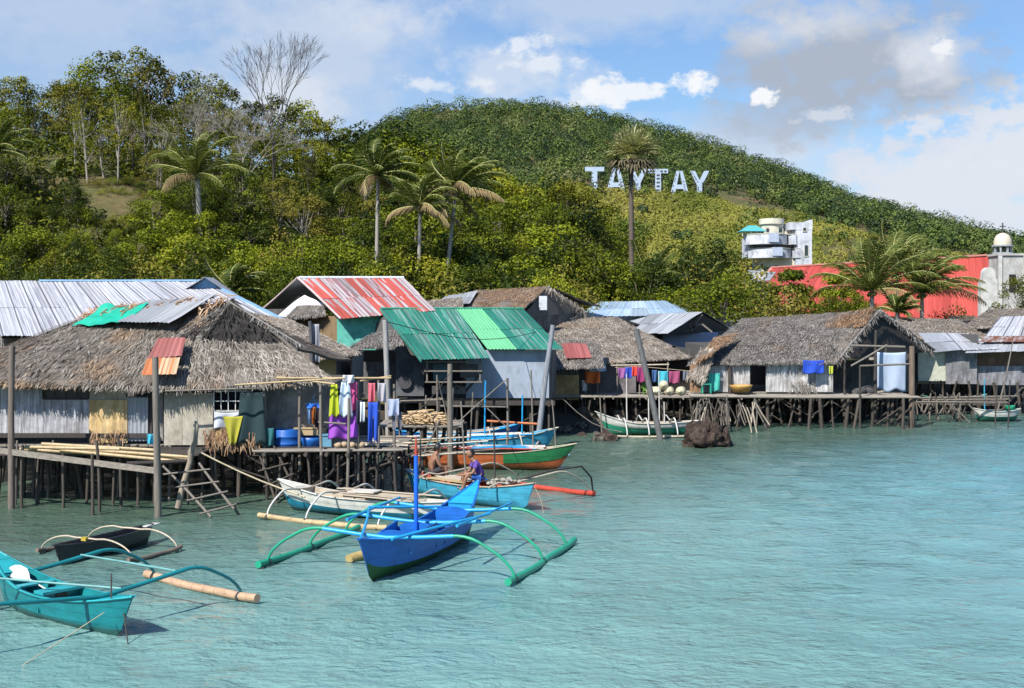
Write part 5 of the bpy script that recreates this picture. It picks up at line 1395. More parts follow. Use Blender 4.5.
letter('Y',690,709,171,196.5,'white letter Y standing last and clear in the hill sign')
# ================================================================ outrigger boats
random.seed(200)
def boat_root(name, label, bow, stern, group=None):
    bow, stern = Vector(bow), Vector(stern); c = (bow+stern)/2; d = bow-stern
    return thing(name, label, 'boat', (c.x,c.y,0), group, math.atan2(d.y,d.x)), d.length
def hull(root, L, W, Hh, br, sr, mup, mlow, minn, rake=.35, paintline=.42, flare=1.0, deck=(.14,.80), mdeck=None, wale=None, draft=.14, floorz=.22, full=2.8):
    N, n = 40, 9
    lv = [0,.06,.2,paintline,paintline+.001,.62,.8,1.0]; sh = [0.0,.30,.62,.80,.80,.90,.95,1.0]
    def sect(t):
        q = abs(2*t-1); w_ = W/2*max(.02,(1-q**full))**.85
        s = Hh+(br*max(0,2*t-1)**2.6 if t > .5 else sr*max(0,1-2*t)**2.6)
        k = -draft+.0*q + (s*.25)*q**14
        return q, w_, s, k
    def pt(t, l, shv, side, inset=0.0):
        q, w_, s, k = sect(t); z = k+(s-k)*l
        x = (t-.5)*(L-rake)+ (rake*.5*(2*t-1))*( (l)**1.2)*1.0*q**2
        return Vector((x, side*max(w_*shv-inset,0.004), z))
    mb = MB(); rings = []
    for i in range(N+1):
        t = i/N; row = [pt(t,l,s_,-1) for l,s_ in zip(lv[::-1],sh[::-1])]+[pt(t,l,s_,1) for l,s_ in list(zip(lv,sh))[1:]]
        rings.append(row)
    M = len(rings[0]); vs = [p for r_ in rings for p in r_]
    up, lo = [], []
    K = len(lv)
    for i in range(N):
        for j in range(M-1):
            jj = j if j < K-1 else M-2-j          # symmetrical level index from the sheer
            f = (i*M+j,(i+1)*M+j,(i+1)*M+j+1,i*M+j+1)
            (up if jj < 4 else lo).append(f)
    mb.add(vs, up, 0, None, True); mb.add(vs, lo, 1, None, True)
    # transom ends
    mb.add(rings[0], [tuple(range(M))], 0); mb.add(rings[-1], [tuple(range(M))[::-1]], 0)
    # inside
    T = .025; ins = []; t0, t1 = .05, .95
    for i in range(N+1):
        t = t0+(t1-t0)*i/N; q, w_, s, k = sect(t)
        zf = max(k+.06, -draft+floorz)
        lf = min(.95,(zf-k)/(s-k)); shf = np.interp(lf, lv, sh)
        row = [pt(t,1,1,-1,T), pt(t,lf,shf,-1,T), Vector((pt(t,lf,1,1).x,0,zf)), pt(t,lf,shf,1,T), pt(t,1,1,1,T)]
        ins.append(row)
    vs2 = [p for r_ in ins for p in r_]
    mb.add(vs2, [(i*5+j,i*5+j+1,(i+1)*5+j+1,(i+1)*5+j) for i in range(N) for j in range(4)], 2, None, False)
    rim = []
    for side, a, b in ((-1,0,0),(1,M-1,4)):
        for i in range(N):
            t = t0+(t1-t0)*i/N; t2 = t0+(t1-t0)*(i+1)/N
            p = [pt(t,1,1,side), pt(t2,1,1,side), pt(t2,1,1,side,T), pt(t,1,1,side,T)]
            mb.add(p, [(0,1,2,3)], 0)
    part('hull', mb, [mup, mlow, minn], root, local=True)
    wl = MB()
    for side in (-1,1):
        wl.tube([pt(i/24,1,1,side)+Vector((0,side*.012,-.015)) for i in range(25)], .022, 5)
    part('gunwale', wl, wale or mup, root, local=True)
    for a, b in ((0,deck[0]),(deck[1],1)):
        if b-a < .01: continue
        dk = MB(); n_ = 8; P0 = []
        for i in range(n_+1):
            t = a+(b-a)*i/n_; P0 += [pt(t,1,1,-1,.01)+Vector((0,0,-.012)), pt(t,1,1,1,.01)+Vector((0,0,-.012))]
        fs = [(2*i,2*i+2,2*i+3,2*i+1) for i in range(n_)]
        dk.add(P0, fs); dk.add([p-Vector((0,0,.02)) for p in P0], [f[::-1] for f in fs])
        e = 0 if a > .4 else 2*n_
        bt = b if a < .4 else a; q, w_, s, k = sect(bt)
        y_ = w_-.03; x_ = P0[e].x; mk = MB()
        zl = k+.46*(s-k); yl = y_*.74; y_ *= .93
        dk.hexa([(x_-.01,-yl,zl),(x_+.01,-yl,zl),(x_+.01,yl,zl),(x_-.01,yl,zl),(x_-.01,-y_,s-.04),(x_+.01,-y_,s-.04),(x_+.01,y_,s-.04),(x_-.01,y_,s-.04)])
        part('deck', dk, mdeck or mup, root, local=True)
    return sect, pt
def boards(root, sect, pt, ts, mat, name='seat', drop=.08, width=.26, th=.03):
    for t in ts:
        q, w_, s, k = sect(t); mb = MB(); x = pt(t,1,1,1).x
        mb.box((x,0,s-drop),(width,w_*(1.84 if width < .4 else 1.62),th)); part(name, mb, mat, root, local=True)
def outrig(root, xs_, D, zb, fx0, fx1, mbeam, marm, mfloat, sides=(-1,1), arm0=.55, rb=.04, ra=.032, rf=.075, rise=.2, mend=None, skew=0.0, dz=.0, fy=0.0, arch=.04):
    for x in xs_:
        for sd_ in sides:
            A0 = Vector((x, sd_*D*arm0, zb+rise)); n = 12
            pts = [A0]
            for k in range(1,n+1):
                u = k/n; y = arm0+(1-arm0)*(1-(1-u)**1.45); z = zb+rise+arch*math.sin(min(u*2.2,1)*PI)-(zb+rise-.12)*(u**1.7)
                pts.append(Vector((x+skew*sd_*u, sd_*D*y, z)))
            mb = MB(); mb.tube(pts, [ra*1.05,ra*.8], 7, wob=.05); part('outrigger_arm', mb, marm, root, local=True)
        ys = [sd_*D*arm0*1.06 for sd_ in (sides if len(sides) == 2 else (sides[0], -sides[0]*.35))]
        ys.sort(); mb = MB()
        mb.tube([(x,ys[0],zb+(rise+.005 if (-1 in sides) else 0)),(x,ys[0]*.5,zb+rise*.55),(x,0,zb+.03),(x,ys[1]*.5,zb+rise*.55),(x,ys[1],zb+(rise+.005 if (1 in sides) else 0))],[rb]*5,8,wob=.04)
        part('outrigger_beam', mb, mbeam, root, local=True)
    for sd_ in sides:
        mb = MB(); m = 12; yb = sd_*(D+fy)
        mb.tube([(fx0+(fx1-fx0)*i/m, yb+.02*math.sin(i), .045+.05*(abs(i/m-.5)*2)**3+dz) for i in range(m+1)], [rf]*(m+1), 10, wob=.03)
        f_ = part('float', mb, mfloat, root, local=True)
        for x in xs_:
            if fx0 < x+skew*sd_ < fx1:
                lm = MB(); lm.lathe((0,0,0),[(rf*1.12,-.03),(rf*1.16,0),(rf*1.12,.03)],10)
                lm.v = [(x+skew*sd_+v[2], yb+v[0], .055+v[1]+dz) for v in lm.v]
                part('lashing', lm, mend or paint('lashing_dark',(.05,.05,.045),.7,.2), f_, local=True)
def pole_at(root, a, b, r, mat, name='mast', r1=None, bend=.01):
    mb = MB(); mb.pole(a, b, r, r1 or r*.8, 8, bend, seg=6); return part(name, mb, mat, root, local=True)

cBLUE = boatpaint('boat_blue',(.012,.125,.46),.38,.25, (.006,.07,.28)); cSKY = boatpaint('boat_sky_blue',(.02,.33,.66),.38,.2, (.02,.2,.45))
cGRN = boatpaint('boat_dark_green',(.02,.10,.018),.45,.3, (.01,.05,.012)); cARM = paint('arm_green', (.015,.30,.17), .4, .2, (.01,.18,.1), 4)
cDINT = paint('boat_inside_blue', (.008,.09,.32), .55, .35, (.01,.04,.14), 3)
cTEAL = boatpaint('boat_teal',(.010,.20,.22),.38,.25, (.01,.15,.17)); cTEALL = boatpaint('boat_light_teal',(.02,.32,.35),.4,.2, (.03,.28,.30))
cWHITE = boatpaint('boat_white',(.55,.55,.50),.5,.35, (.28,.26,.22)); cBARE = paint('bare_boards', (.40,.33,.24), .75, .4, (.2,.16,.11), 3)
cPBLUE = boatpaint('boat_pale_blue',(.05,.32,.47),.5,.35, (.04,.17,.25)); cORG = boatpaint('boat_orange_red',(.42,.11,.035),.5,.4, (.20,.06,.03))
cRED = paint('boat_red', (.42,.055,.03), .5, .3, (.2,.03,.02), 3); cBLK = boatpaint('boat_black',(.022,.022,.026),.35,.4, (.05,.05,.055))
cBOTT = boatpaint('boat_bottom_blue',(.01,.18,.27),.5,.4, (.03,.07,.09))
ROPE = paint('rope', (.50,.42,.28), .8, .2)

# 1 the blue boat in front
b1, L = boat_root('outrigger_boat', 'bright blue outrigger boat with green arms, moored in front of all the others', (-3.1,25.2,0), (-.87,32.0,0))
sect, pt = hull(b1, L, 1.08, .66, .34, .62, cBLUE, cGRN, cDINT, rake=1.0, paintline=.36, deck=(.16,.84), mdeck=cSKY, wale=cBLUE, draft=.10, floorz=.34, full=2.4)
boards(b1, sect, pt, (.40,), cBLUE, drop=.12, width=.34); boards(b1, sect, pt, (.72,), cSKY, drop=.30, width=.9); boards(b1, sect, pt, (.30,), cSKY, drop=.16, width=.3)
for t, hh in ((.78,.26),(.58,.34),(.50,.30),(.24,.2)):
    q, w_, s, k = sect(t); mb = MB(); x = pt(t,1,1,1).x; y_ = w_*.92
    n = 12; top = [(x,-y_+2*y_*i/n, s+hh*math.sin(PI*i/n)**.5*.55) for i in range(n+1)]
    f = [(x,-y_,s-.35)]+top+[(x,y_,s-.35)]; g_ = [(a+.03,b,c) for a,b,c in f]; m_ = len(f)
    mb.add(f+g_,[tuple(range(m_))[::-1],tuple(range(m_,2*m_))]+[(i,(i+1)%m_,m_+(i+1)%m_,m_+i) for i in range(m_)])
    part('bulkhead', mb, cBLUE, b1, local=True)
for s_ in (-1,1):
    mb = MB(); q, w_, s, k = sect(.78); y0 = s_*w_*.9; q2, w2, s2, k2 = sect(.58); y1 = s_*w2*.9
    mb.hexa([(pt(.78,1,1,1).x,y0-.015,s-.05),(pt(.78,1,1,1).x,y0+.015,s-.05),(pt(.58,1,1,1).x,y1+.015,s2-.05),(pt(.58,1,1,1).x,y1-.015,s2-.05),(pt(.78,1,1,1).x,y0-.015,s+.04),(pt(.78,1,1,1).x,y0+.015,s+.04),(pt(.58,1,1,1).x,y1+.015,s2+.20),(pt(.58,1,1,1).x,y1-.015,s2+.20)])
    part('coaming', mb, cBLUE, b1, local=True)
outrig(b1, (2.15,.15,-1.75), 2.85, .74, -2.5, 2.55, cSKY, cARM, cARM, arm0=.50, rb=.045, ra=.036, rf=.078, rise=.14)
pole_at(b1, (.55,0,.35), (.55,.0,2.35), .05, paint('mast_blue',(.012,.12,.60),.4,.15), 'mast', .05, .004)
pole_at(b1, (.55,0,2.34), (.55,0,2.78), .045, cRED, 'mast_tip', .012, .0)
for a_, b_ in (((2.7,-.35,.85),(-.2,-1.5,1.0)),((2.7,.35,.85),(-.2,1.5,1.0)),((-.2,-1.5,1.0),(-1.75,-.3,.85)),((1.4,-1.3,.97),(-1.9,-1.45,1.0)),((1.4,1.3,.97),(-1.9,1.45,1.0))):
    pole_at(b1, a_, b_, .035, cSKY, 'brace_pole')

# 2 teal boat at the lower left
b2, L = boat_root('outrigger_boat', 'teal outrigger boat with bamboo float and white paddle at the lower left', (-6.42,21.2,0), (-10.0,24.1,0))
sect, pt = hull(b2, L, .88, .50, .24, .50, cTEAL, cTEAL, cTEAL, rake=.7, deck=(.16,.78), mdeck=cTEALL, wale=cTEALL, draft=.10, floorz=.25, full=2.3)
boards(b2, sect, pt, (.50,), cTEALL, drop=-.03, width=.30, th=.05); boards(b2, sect, pt, (.58,), cWHITE, drop=.15, width=.42); boards(b2, sect, pt, (.30,), cTEALL, drop=.02, width=.2)
q, w_, s, k = sect(.52); mb = MB(); x = pt(.52,1,1,1).x; mb.box((x-.1,0,s-.16),(.03,w_*1.84,.34)); part('bulkhead', mb, cTEAL, b2, local=True)
mb = MB(); mb.box((x-.07,.05,s-.12),(.02,.22,.16)); part('hatch', mb, cBLK, b2, local=True)
outrig(b2, (1.35,-1.45), 3.05, .56, -1.75, 1.85, cTEAL, cTEAL, bamboo('brown_bamboo',(.46,.30,.19),(.14,.08,.05)), arm0=.55, rb=.042, ra=.036, rf=.085, rise=.22)
for a_, b_ in (((1.35,1.55,.79),(-1.45,1.35,.78)),((1.35,.4,.66),(-1.45,-1.1,.78))): pole_at(b2, a_, b_, .024, paint('pale_teal_pole',(.14,.33,.32),.5,.2), 'brace_pole')
mb = MB(); mb.tube([(1.65,0,.5),(1.5,.1,1.0)],.015,5); mb.tube([(2.0,.0,.5),(2.45,-.2,-.05)],.012,5); part('rope_stay', mb, DARKW, b2, local=True)
mb = MB(); mb.tube([(1.9,-.3,.45),(2.3,-2.0,.0),(2.4,-2.6,-.1)],.009,4); part('mooring_line', mb, ROPE, b2, local=True)
# paddle lying in it
mb = MB(); pa = Matrix.Rotation(b2.rotation_euler[2],4,'Z'); B = b2.location
def w2(p): return B+pa@Vector(p)
def paddle(label, p0, p1, bl, bw, mat, up=Vector((0,0,1))):
    p0, p1 = Vector(p0), Vector(p1); d = (p1-p0).normalized(); s = d.cross(up).normalized(); n_ = s.cross(d); mb = MB()
    mb.tube([p0,p1],[.018,.016],7)
    pr = [(0,.1),(.2,.6),(.45,1),(.75,.95),(.93,.6),(1,.1)]; top = []; 
    for u,w_ in pr: top.append(p1+d*bl*u+s*bw/2*w_)
    for u,w_ in pr[::-1]: top.append(p1+d*bl*u-s*bw/2*w_)
    m_ = len(top); mb.add([p+n_*.01 for p in top]+[p-n_*.01 for p in top],[tuple(range(m_)),tuple(range(m_,2*m_))[::-1]]+[(i,m_+i,m_+(i+1)%m_,(i+1)%m_) for i in range(m_)])
    return single('paddle', mb, mat, label, 'paddle')
paddle('white paddle with rounded blade lying in the stern of the teal boat', w2((-.35,.05,.42)), w2((-1.0,.0,.58)), .62, .30, paint('paddle_white',(.48,.50,.48),.4,.15), up=Vector((.2,-.75,.6)))

# 3 small black canoe
b3, L = boat_root('outrigger_boat', 'small black dugout canoe with thin outriggers behind the teal boat', (-10.05,27.4,0), (-8.7,30.3,0))
sect, pt = hull(b3, L, .52, .40, .06, .05, cBLK, cBLK, cBLK, rake=.35, deck=(.04,.97), draft=.08, floorz=.2, full=3.2)
outrig(b3, (.62,-.85), 1.35, .42, -1.0, .75, BAMP, BAMP, paint('dark_float',(.16,.12,.09),.6,.3), arm0=.4, rb=.022, ra=.02, rf=.05, rise=.04, arch=.0)
mb = MB(); mb.box((.66,0,.44),(.10,.14,.08)); part('lashing', mb, paint('yellow_wrap',(.45,.34,.04),.7,.2), b3, local=True)
mb = MB(); mb.box((-1.55,.0,.42),(.5,.2,.03),.2); part('stern_board', mb, cWHITE, b3, local=True)

# 4 white and teal boat by the pier ladder
b4, L = boat_root('outrigger_boat', 'worn white outrigger boat with teal bottom and long bamboo float by the pier ladder', G(281,508), G(452,524))
sect, pt = hull(b4, 5.9, .95, .52, .32, .10, cWHITE, cBOTT, cBARE, rake=.7, paintline=.46, deck=(.3,.85), mdeck=cWHITE, draft=.05, full=2.6)
outrig(b4, (1.9,.6,-1.7), 1.75, .60, -2.0, 2.2, BAMP, paint('white_arm',(.55,.54,.50),.5,.2), BAMBOO, sides=(1,-1), arm0=.42, rb=.03, ra=.03, rf=.075, rise=.10)
for k in range(9):
    mb = MB(); y_ = -.5+k*.13; mb.box((-.6+random.uniform(-.4,.4),y_,.60+.02*k%.05+random.uniform(0,.03)),(random.uniform(2.2,3.4),.10,.02),random.uniform(-.06,.06)); part('deck_plank', mb, random.choice([cBARE,cWHITE,BAMP]), b4, local=True)
mb = MB(); mb.box((-.15,.1,.70),(.75,.55,.03),.15); part('deck_board', mb, paint('pale_board',(.55,.52,.45),.7,.3), b4, local=True)
# 5 small blue boat with the two men
b5, L = boat_root('outrigger_boat', 'small pale blue boat with red floats carrying two seated men', G(537,513), G(404,492))
sect, pt = hull(b5, 5.6, 1.0, .58, .26, .16, cPBLUE, cPBLUE, paint('boat_inside_red',(.34,.06,.03),.6,.35,(.2,.05,.03),3), rake=.6, deck=(.08,.93), mdeck=cPBLUE, wale=cBARE, draft=.06, floorz=.22, full=3)
outrig(b5, (1.7,-1.3), 3.5, .66, -1.9, 1.9, BAMP, BAMP, cRED, sides=(1,), arm0=.55, rb=.032, ra=.028, rf=.085, rise=.18)
bx_ = MB(); bx_.tube([(1.55,.2,.68),(1.9,1.5,.95),(2.1,2.7,1.0),(1.95,3.3,.6),(1.85,3.5,.1)],[.03]*5,7); part('outrigger_arm', bx_, DARKW, b5, local=True)
for k in range(8):
    mb = MB(); mb.box((-.4+k*.02,-.48+k*.13,.64+random.uniform(0,.03)),(random.uniform(1.4,2.2),.11,.02),random.uniform(-.05,.05)); part('deck_plank', mb, random.choice([cBARE,BAMP,BAMBOO]), b5, local=True)
for a_, b_ in (((1.2,0,.5),(1.15,0,2.3)),((-.35,.3,.6),(-.7,.4,2.9)),((-2.1,0,.5),(-2.1,0,1.9))): pole_at(b5, a_, b_, .03, DARKW if a_[0]>1 else POLEW, 'mast', .02)
mb = MB(); mb.tube([(2.75,0,.8),(3.0,.05,.35),(3.1,.08,-.1)],.006,4); part('mooring_line', mb, ROPE, b5, local=True)
mb = MB()
for k in range(40):
    a = random.random()*6.28; mb.blob((1.5+random.gauss(0,.18),.1+random.gauss(0,.15),.68+random.random()*.14),(.09,.07,.05),1,.3)
single_net = MB(); RM = Matrix.Rotation(b5.rotation_euler[2],4,'Z')
mb.v = [tuple(b5.location+RM@Vector(v)) for v in mb.v]
single('fishing_net', mb, paint('net_grey',(.30,.28,.24),.9,.4,(.15,.14,.12),8), 'bundled grey fishing net on the bow of the boat with two men', 'fishing net')

# 6 long green and orange boat
b6, L = boat_root('outrigger_boat', 'long wooden boat with orange hull and green pointed bow behind the two men', G(577,470), G(384,466))
sect, pt = hull(b6, L, 1.15, .60, .36, .10, cORG, cORG, cBARE, rake=1.1, deck=(.1,.9), mdeck=cARM, wale=cBARE, draft=.08, full=3)
mb = MB()   # green bow planking, slightly proud
for side in (-1,1):
    pts_ = []
    for i in range(13):
        t = .66+.34*i/12; pts_.append((pt(t,.46,.83,side)+Vector((0,side*.012,0)), pt(t,.7,.925,side)+Vector((0,side*.014,0)), pt(t,1,1,side)+Vector((0,side*.016,.01))))
    vs_ = [p for r_ in pts_ for p in r_]; mb.add(vs_,[(i*3+j,(i+1)*3+j,(i+1)*3+j+1,i*3+j+1) for i in range(12) for j in range(2)])
    mb.add([p+Vector((0,-side*.008,0)) for p in vs_],[(i*3+j,i*3+j+1,(i+1)*3+j+1,(i+1)*3+j) for i in range(12) for j in range(2)])
part('bow_planking', mb, boatpaint('bow_green',(.02,.17,.06),.45,.3,(.02,.09,.03)), b6, local=True)
outrig(b6, (2.0,-.2,-2.4), 1.9, .72, -3.0, 2.6, BAMP, cBLK, paint('float_pale_blue',(.25,.42,.55),.5,.3), sides=(1,), arm0=.5, rb=.035, ra=.035, rf=.06, rise=.15)
for k in range(7):
    mb = MB(); mb.tube([(-3.4+random.random(),-.5+k*.16,.74),(1.6+random.random()*.8,-.45+k*.15,.76+random.random()*.06)],.025,5); part('deck_pole', mb, random.choice([BAMP,BAMBOO,cRED,cWHITE]), b6, local=True)
mb = MB(); mb.patch(((-.2,.5,.80),(2.1,.45,.80),(2.1,-.45,.78),(-.2,-.5,.78)),10,6,.03,.02); part('deck_cover', mb, cSKY, b6, local=True)
# 7 8 blue boats behind
b7, L = boat_root('outrigger_boat', 'light blue boat with pointed bow just behind the green and orange boat', G(548,452), G(400,455))
sect, pt = hull(b7, 6.8, 1.1, .60, .40, .15, cPBLUE, cPBLUE, cSKY, rake=.9, deck=(.1,.86), mdeck=cPBLUE, wale=BAMP, draft=.06, full=2.8)
outrig(b7, (1.6,-1.2), 1.9, .70, -2.6, 3.4, BAMP, BAMP, paint('float_pale_blue',(.25,.42,.55),.5,.3), sides=(-1,), arm0=.45, rb=.035, ra=.03, rf=.06, rise=.12)
for k in range(7):
    mb = MB(); mb.tube([(-3+random.random(),-.5+k*.16,.70),(1.8+random.random()*.8,-.45+k*.15,.74+random.random()*.05)],.028,5); part('deck_pole', mb, random.choice([BAMP,BAMBOO,cWHITE,cSKY]), b7, local=True)
for x_, hh in ((.4,2.9),(-.9,2.6),(1.9,2.3)): pole_at(b7, (x_,0,.4), (x_+.03,0,hh), .035, cSKY if x_ > -.5 else POLEW, 'mast', .03)
b8, L = boat_root('outrigger_boat', 'dark blue boat furthest back, half hidden behind the light blue ones', G(505,445), G(408,447))
sect, pt = hull(b8, 5.6, 1.05, .60, .35, .15, cDINT, cDINT, cBARE, rake=.8, deck=(.1,.86), mdeck=cSKY, wale=cSKY, draft=.06)
outrig(b8, (1.2,-1.1), 1.5, .70, -2.3, 2.3, BAMP, BAMP, BAMP, sides=(-1,), arm0=.45, rb=.03, ra=.03, rf=.05, rise=.12)
# 9 white and green boat at the rocks
b9, L = boat_root('outrigger_boat', 'white topped green outrigger boat moored beside the brown rock', G(597,435), G(700,434))
sect, pt = hull(b9, 5.0, .95, .55, .55, .10, cWHITE, boatpaint('boat_sea_green',(.02,.22,.13),.45,.3,(.02,.1,.06)), cBARE, rake=1.0, paintline=.58, deck=(.1,.80), mdeck=cWHITE, wale=cWHITE, draft=.05, full=2.6)
wh = paint('white_arm',(.55,.54,.50),.5,.2)
outrig(b9, (1.3,.3,-1.0), 1.55, .62, -1.8, 1.9, wh, wh, BAMP, arm0=.42, rb=.03, ra=.034, rf=.05, rise=.18)
for x_, hh in ((.0,2.6),(-.5,2.9),(-.75,1.5),(1.0,2.8)): pole_at(b9, (x_,0,.4), (x_+.03,0,hh), .03, wh, 'mast', .025)
# 10 little boat at the right
b10, L = boat_root('sailing_skiff', 'little white skiff with dark green bottom and leaning mast at the far right', G(974,421), G(1019,421))
sect, pt = hull(b10, 2.5, .95, .55, .15, .1, cWHITE, boatpaint('boat_deep_green',(.02,.12,.09),.45,.3,(.02,.06,.05)), cTEAL, rake=.4, paintline=.5, deck=(.2,.8), mdeck=cTEAL, wale=cWHITE, draft=.04)
pole_at(b10, (-.0,0,.3), (-.85,0,4.1), .05, POLEW, 'mast', .03); pole_at(b10, (.6,0,.4), (.62,0,2.2), .03, cPBLUE, 'mast', .03)
mb = MB(); mb.lathe((-.7,0,.55),[(0,0),(.2,0),(.26,.24),(.26,.26),(.23,.25),(.17,.03),(0,.03)],14); mb.v = [tuple(b10.location+Matrix.Rotation(b10.rotation_euler[2],4,'Z')@Vector(v)) for v in mb.v]
single('tub', mb, paint('green_tub',(.02,.33,.17),.5,.2), 'green tub standing in the little white skiff', 'tub')
b11, L = boat_root('outrigger_boat', 'long low pale green canoe lying behind the posts at the right', P(918,405,68), P(990,402,70))
sect, pt = hull(b11, 4.6, .7, .35, .25, .2, paint('canoe_green',(.16,.42,.33),.5,.3), paint('canoe_green',(.16,.42,.33),.5,.3), cBARE, rake=.6, deck=(.1,.9), draft=.02)
b11.location.z = P(950,403,69).z-.1
# floating log by the blue boat, mooring buoy
mb = MB(); mb.tube([G(349,560,.05),G(362,556,.08)],[.12,.13],10,wob=.08); mb.tube([G(362,556,.08),G(366,555,.09)],[.09,.08],10)
single('float_log', mb, paint('yellow_log',(.42,.32,.12),.6,.4,(.1,.09,.07),4), 'short yellow and black log floating beside the blue boat', 'log')

# ================================================================ people
def skin_body(name, verts, edges, radii, root_i=0, sub=2):
    me = bpy.data.meshes.new(name); me.from_pydata([tuple(v) for v in verts], edges, []); me.update()
    ob = bpy.data.objects.new(name+'_tmp', me); C.objects.link(ob)
    m = ob.modifiers.new('s','SKIN'); s = ob.modifiers.new('d','SUBSURF'); s.levels = sub; s.render_levels = sub
    for i, r_ in enumerate(radii):
        sv = me.skin_vertices[0].data[i]; sv.radius = (r_,r_) if not hasattr(r_,'__len__') else r_; sv.use_root = (i == root_i)
    dg = bpy.context.evaluated_depsgraph_get(); dg.update()
    ev = ob.evaluated_get(dg); out = bpy.data.meshes.new_from_object(ev); out.name = name
    bpy.data.objects.remove(ob); 
    for p in out.polygons: p.use_smooth = True
    return out
SKIN = paint('skin_brown', (.26,.13,.075), .55, .12)
HAIR = paint('hair_black', (.012,.010,.010), .5, .2)
def seated(label, loc, rz, shirt, shorts, lean=.25, reach=.35):
    """local frame: +x is the way the person faces; seat at z = 0"""
    root = thing('person', label, 'person', loc, None, rz)
    l = lean
    V = [(0,0,.07),(l*.25,0,.25),(l*.7,0,.45),(l*.9,0,.53),(l*1.05,0,.565),(l*1.15+.02,0,.61)]          # pelvis..head base
    E = [(0,1),(1,2),(2,3),(3,4),(4,5)]; R = [(.15,.12),(.135,.11),(.16,.105),(.075,.065),(.062,.062),(.062,.062)]
    def add(p, r_, j): V.append(p); R.append(r_); E.append((j,len(V)-1)); return len(V)-1
    hands = []
    for s in (-1,1):
        a = add((l*.75,s*.18,.46),.052,2); b = add((l*.8+.10,s*.23,.22),.042,a); c = add((l*.8+reach,s*.12,.17),.030,b); d = add((l*.8+reach+.07,s*.10,.16),(.036,.018),c)
        hands.append((V[d],s))
        for k in range(4):
            f1 = add((V[d][0]+.045,V[d][1]+(k-1.5)*.018,V[d][2]-.004),.009,d); add((V[d][0]+.075-abs(k-1.3)*.008,V[d][1]+(k-1.5)*.02,V[d][2]-.03),.007,f1)
        t1 = add((V[c][0]+.05,V[d][1]-s*.045,V[d][2]-.005),.010,d); add((V[c][0]+.08,V[d][1]-s*.05,V[d][2]-.02),.008,t1)
        h = add((.10,s*.10,.06),.085,0); k_ = add((.42,s*.17,.18),.062,h); an = add((.52,s*.15,-.16),.036,k_); add((.62,s*.16,-.22),(.04,.028),an)
    body = skin_body('body', V, E, R); part('body', body, SKIN, root, local=True)
    hx, hz = l*1.15+.04, .705
    hd = MB(); vs, fs = ICO[3]; hv = []
    for p in vs:
        x, y, z = p.x*.104, p.y*.084, p.z*.124
        if z < -.03: x = x*(1-.25*min(1,(-z-.03)/.08)); y = y*(1-.35*min(1,(-z-.03)/.08))
        if x > .06 and abs(y) < .018 and -.045 < z < .02: x += .022*(1-abs(y)/.018)*(1-abs(z+.02)/.05 if abs(z+.02)<.05 else 0)
        if x > .05 and abs(abs(y)-.03) < .016 and abs(z-.006) < .014: x -= .010
        if x > .05 and abs(y) < .025 and abs(z+.058) < .006: x -= .006
        hv.append((hx+x, y, hz+z))
    hd.add(hv, fs, 0, None, True)
    for s in (-1,1): hd.blob((hx-.005,s*.080,hz),(.018,.010,.03),1,0)
    part('head', hd, SKIN, root, local=True)
    ey = MB()
    for s in (-1,1): ey.blob((hx+.083,s*.03,hz+.006),(.012,.013,.008),1,0)
    part('eyes', ey, BLACK, root, local=True)
    hr = MB(); hv = []
    keep = []
    for p in vs:
        hv.append((hx-.012+p.x*.115, p.y*.097, hz+.016+p.z*.126))
    kf = [f for f in fs if all((vs[i].z > .12+.75*max(0,vs[i].x) or (vs[i].x < .05 and vs[i].z > -.5)) for i in f)]
    hr.add(hv, kf, 0, None, True); hr.add([(a*1+(hx-a)*.06,b*.94,c+(hz-c)*.06) for a,b,c in hv],[f[::-1] for f in kf],0)
    part('hair', hr, HAIR, root, local=True)
    def wrap(name, vv, ee, rr, mat):
        part(name, skin_body(name, vv, ee, rr), mat, root, local=True)
    if shirt:
        vv = [(-.0,0,.05),(l*.25,0,.25),(l*.7,0,.45),(l*.86,0,.52)]; ee = [(0,1),(1,2),(2,3)]; rr = [(.165,.135),(.155,.13),(.18,.125),(.085,.075)]
        for s in (-1,1):
            vv += [(l*.75,s*.18,.46),(l*.8+.06,s*.22,.31)]; rr += [.066,.070]; n_ = len(vv); ee += [(2,n_-2),(n_-2,n_-1)]
        wrap('shirt', vv, ee, rr, shirt)
    vv = [(0,0,.09),(0,0,.03)]; ee = [(0,1)]; rr = [(.165,.135),(.16,.13)]
    for s in (-1,1):
        vv += [(.10,s*.10,.06),(.34,s*.155,.145)]; rr += [.10,.088]; n_ = len(vv); ee += [(0,n_-2),(n_-2,n_-1)]
    wrap('shorts', vv, ee, rr, shorts)
    root.scale = (1.1,1.1,1.1); return root
fy = b5.location
RM = Matrix.Rotation(b5.rotation_euler[2],4,'Z')
def on5(p): return b5.location+RM@Vector(p)
m1p = on5((.62,0,.70)); m2p = on5((-1.75,.05,.66))
man1 = seated('man in a purple shirt and blue shorts seated in the pale blue boat', m1p, PI+.25, clothmat((.10,.05,.27),'purple_shirt'), clothmat((.02,.10,.38),'blue_shorts'), .22)
man2 = seated('bare backed man seated in the boat facing the man in purple', m2p, .35, None, clothmat((.03,.03,.035),'dark_shorts'), .2)
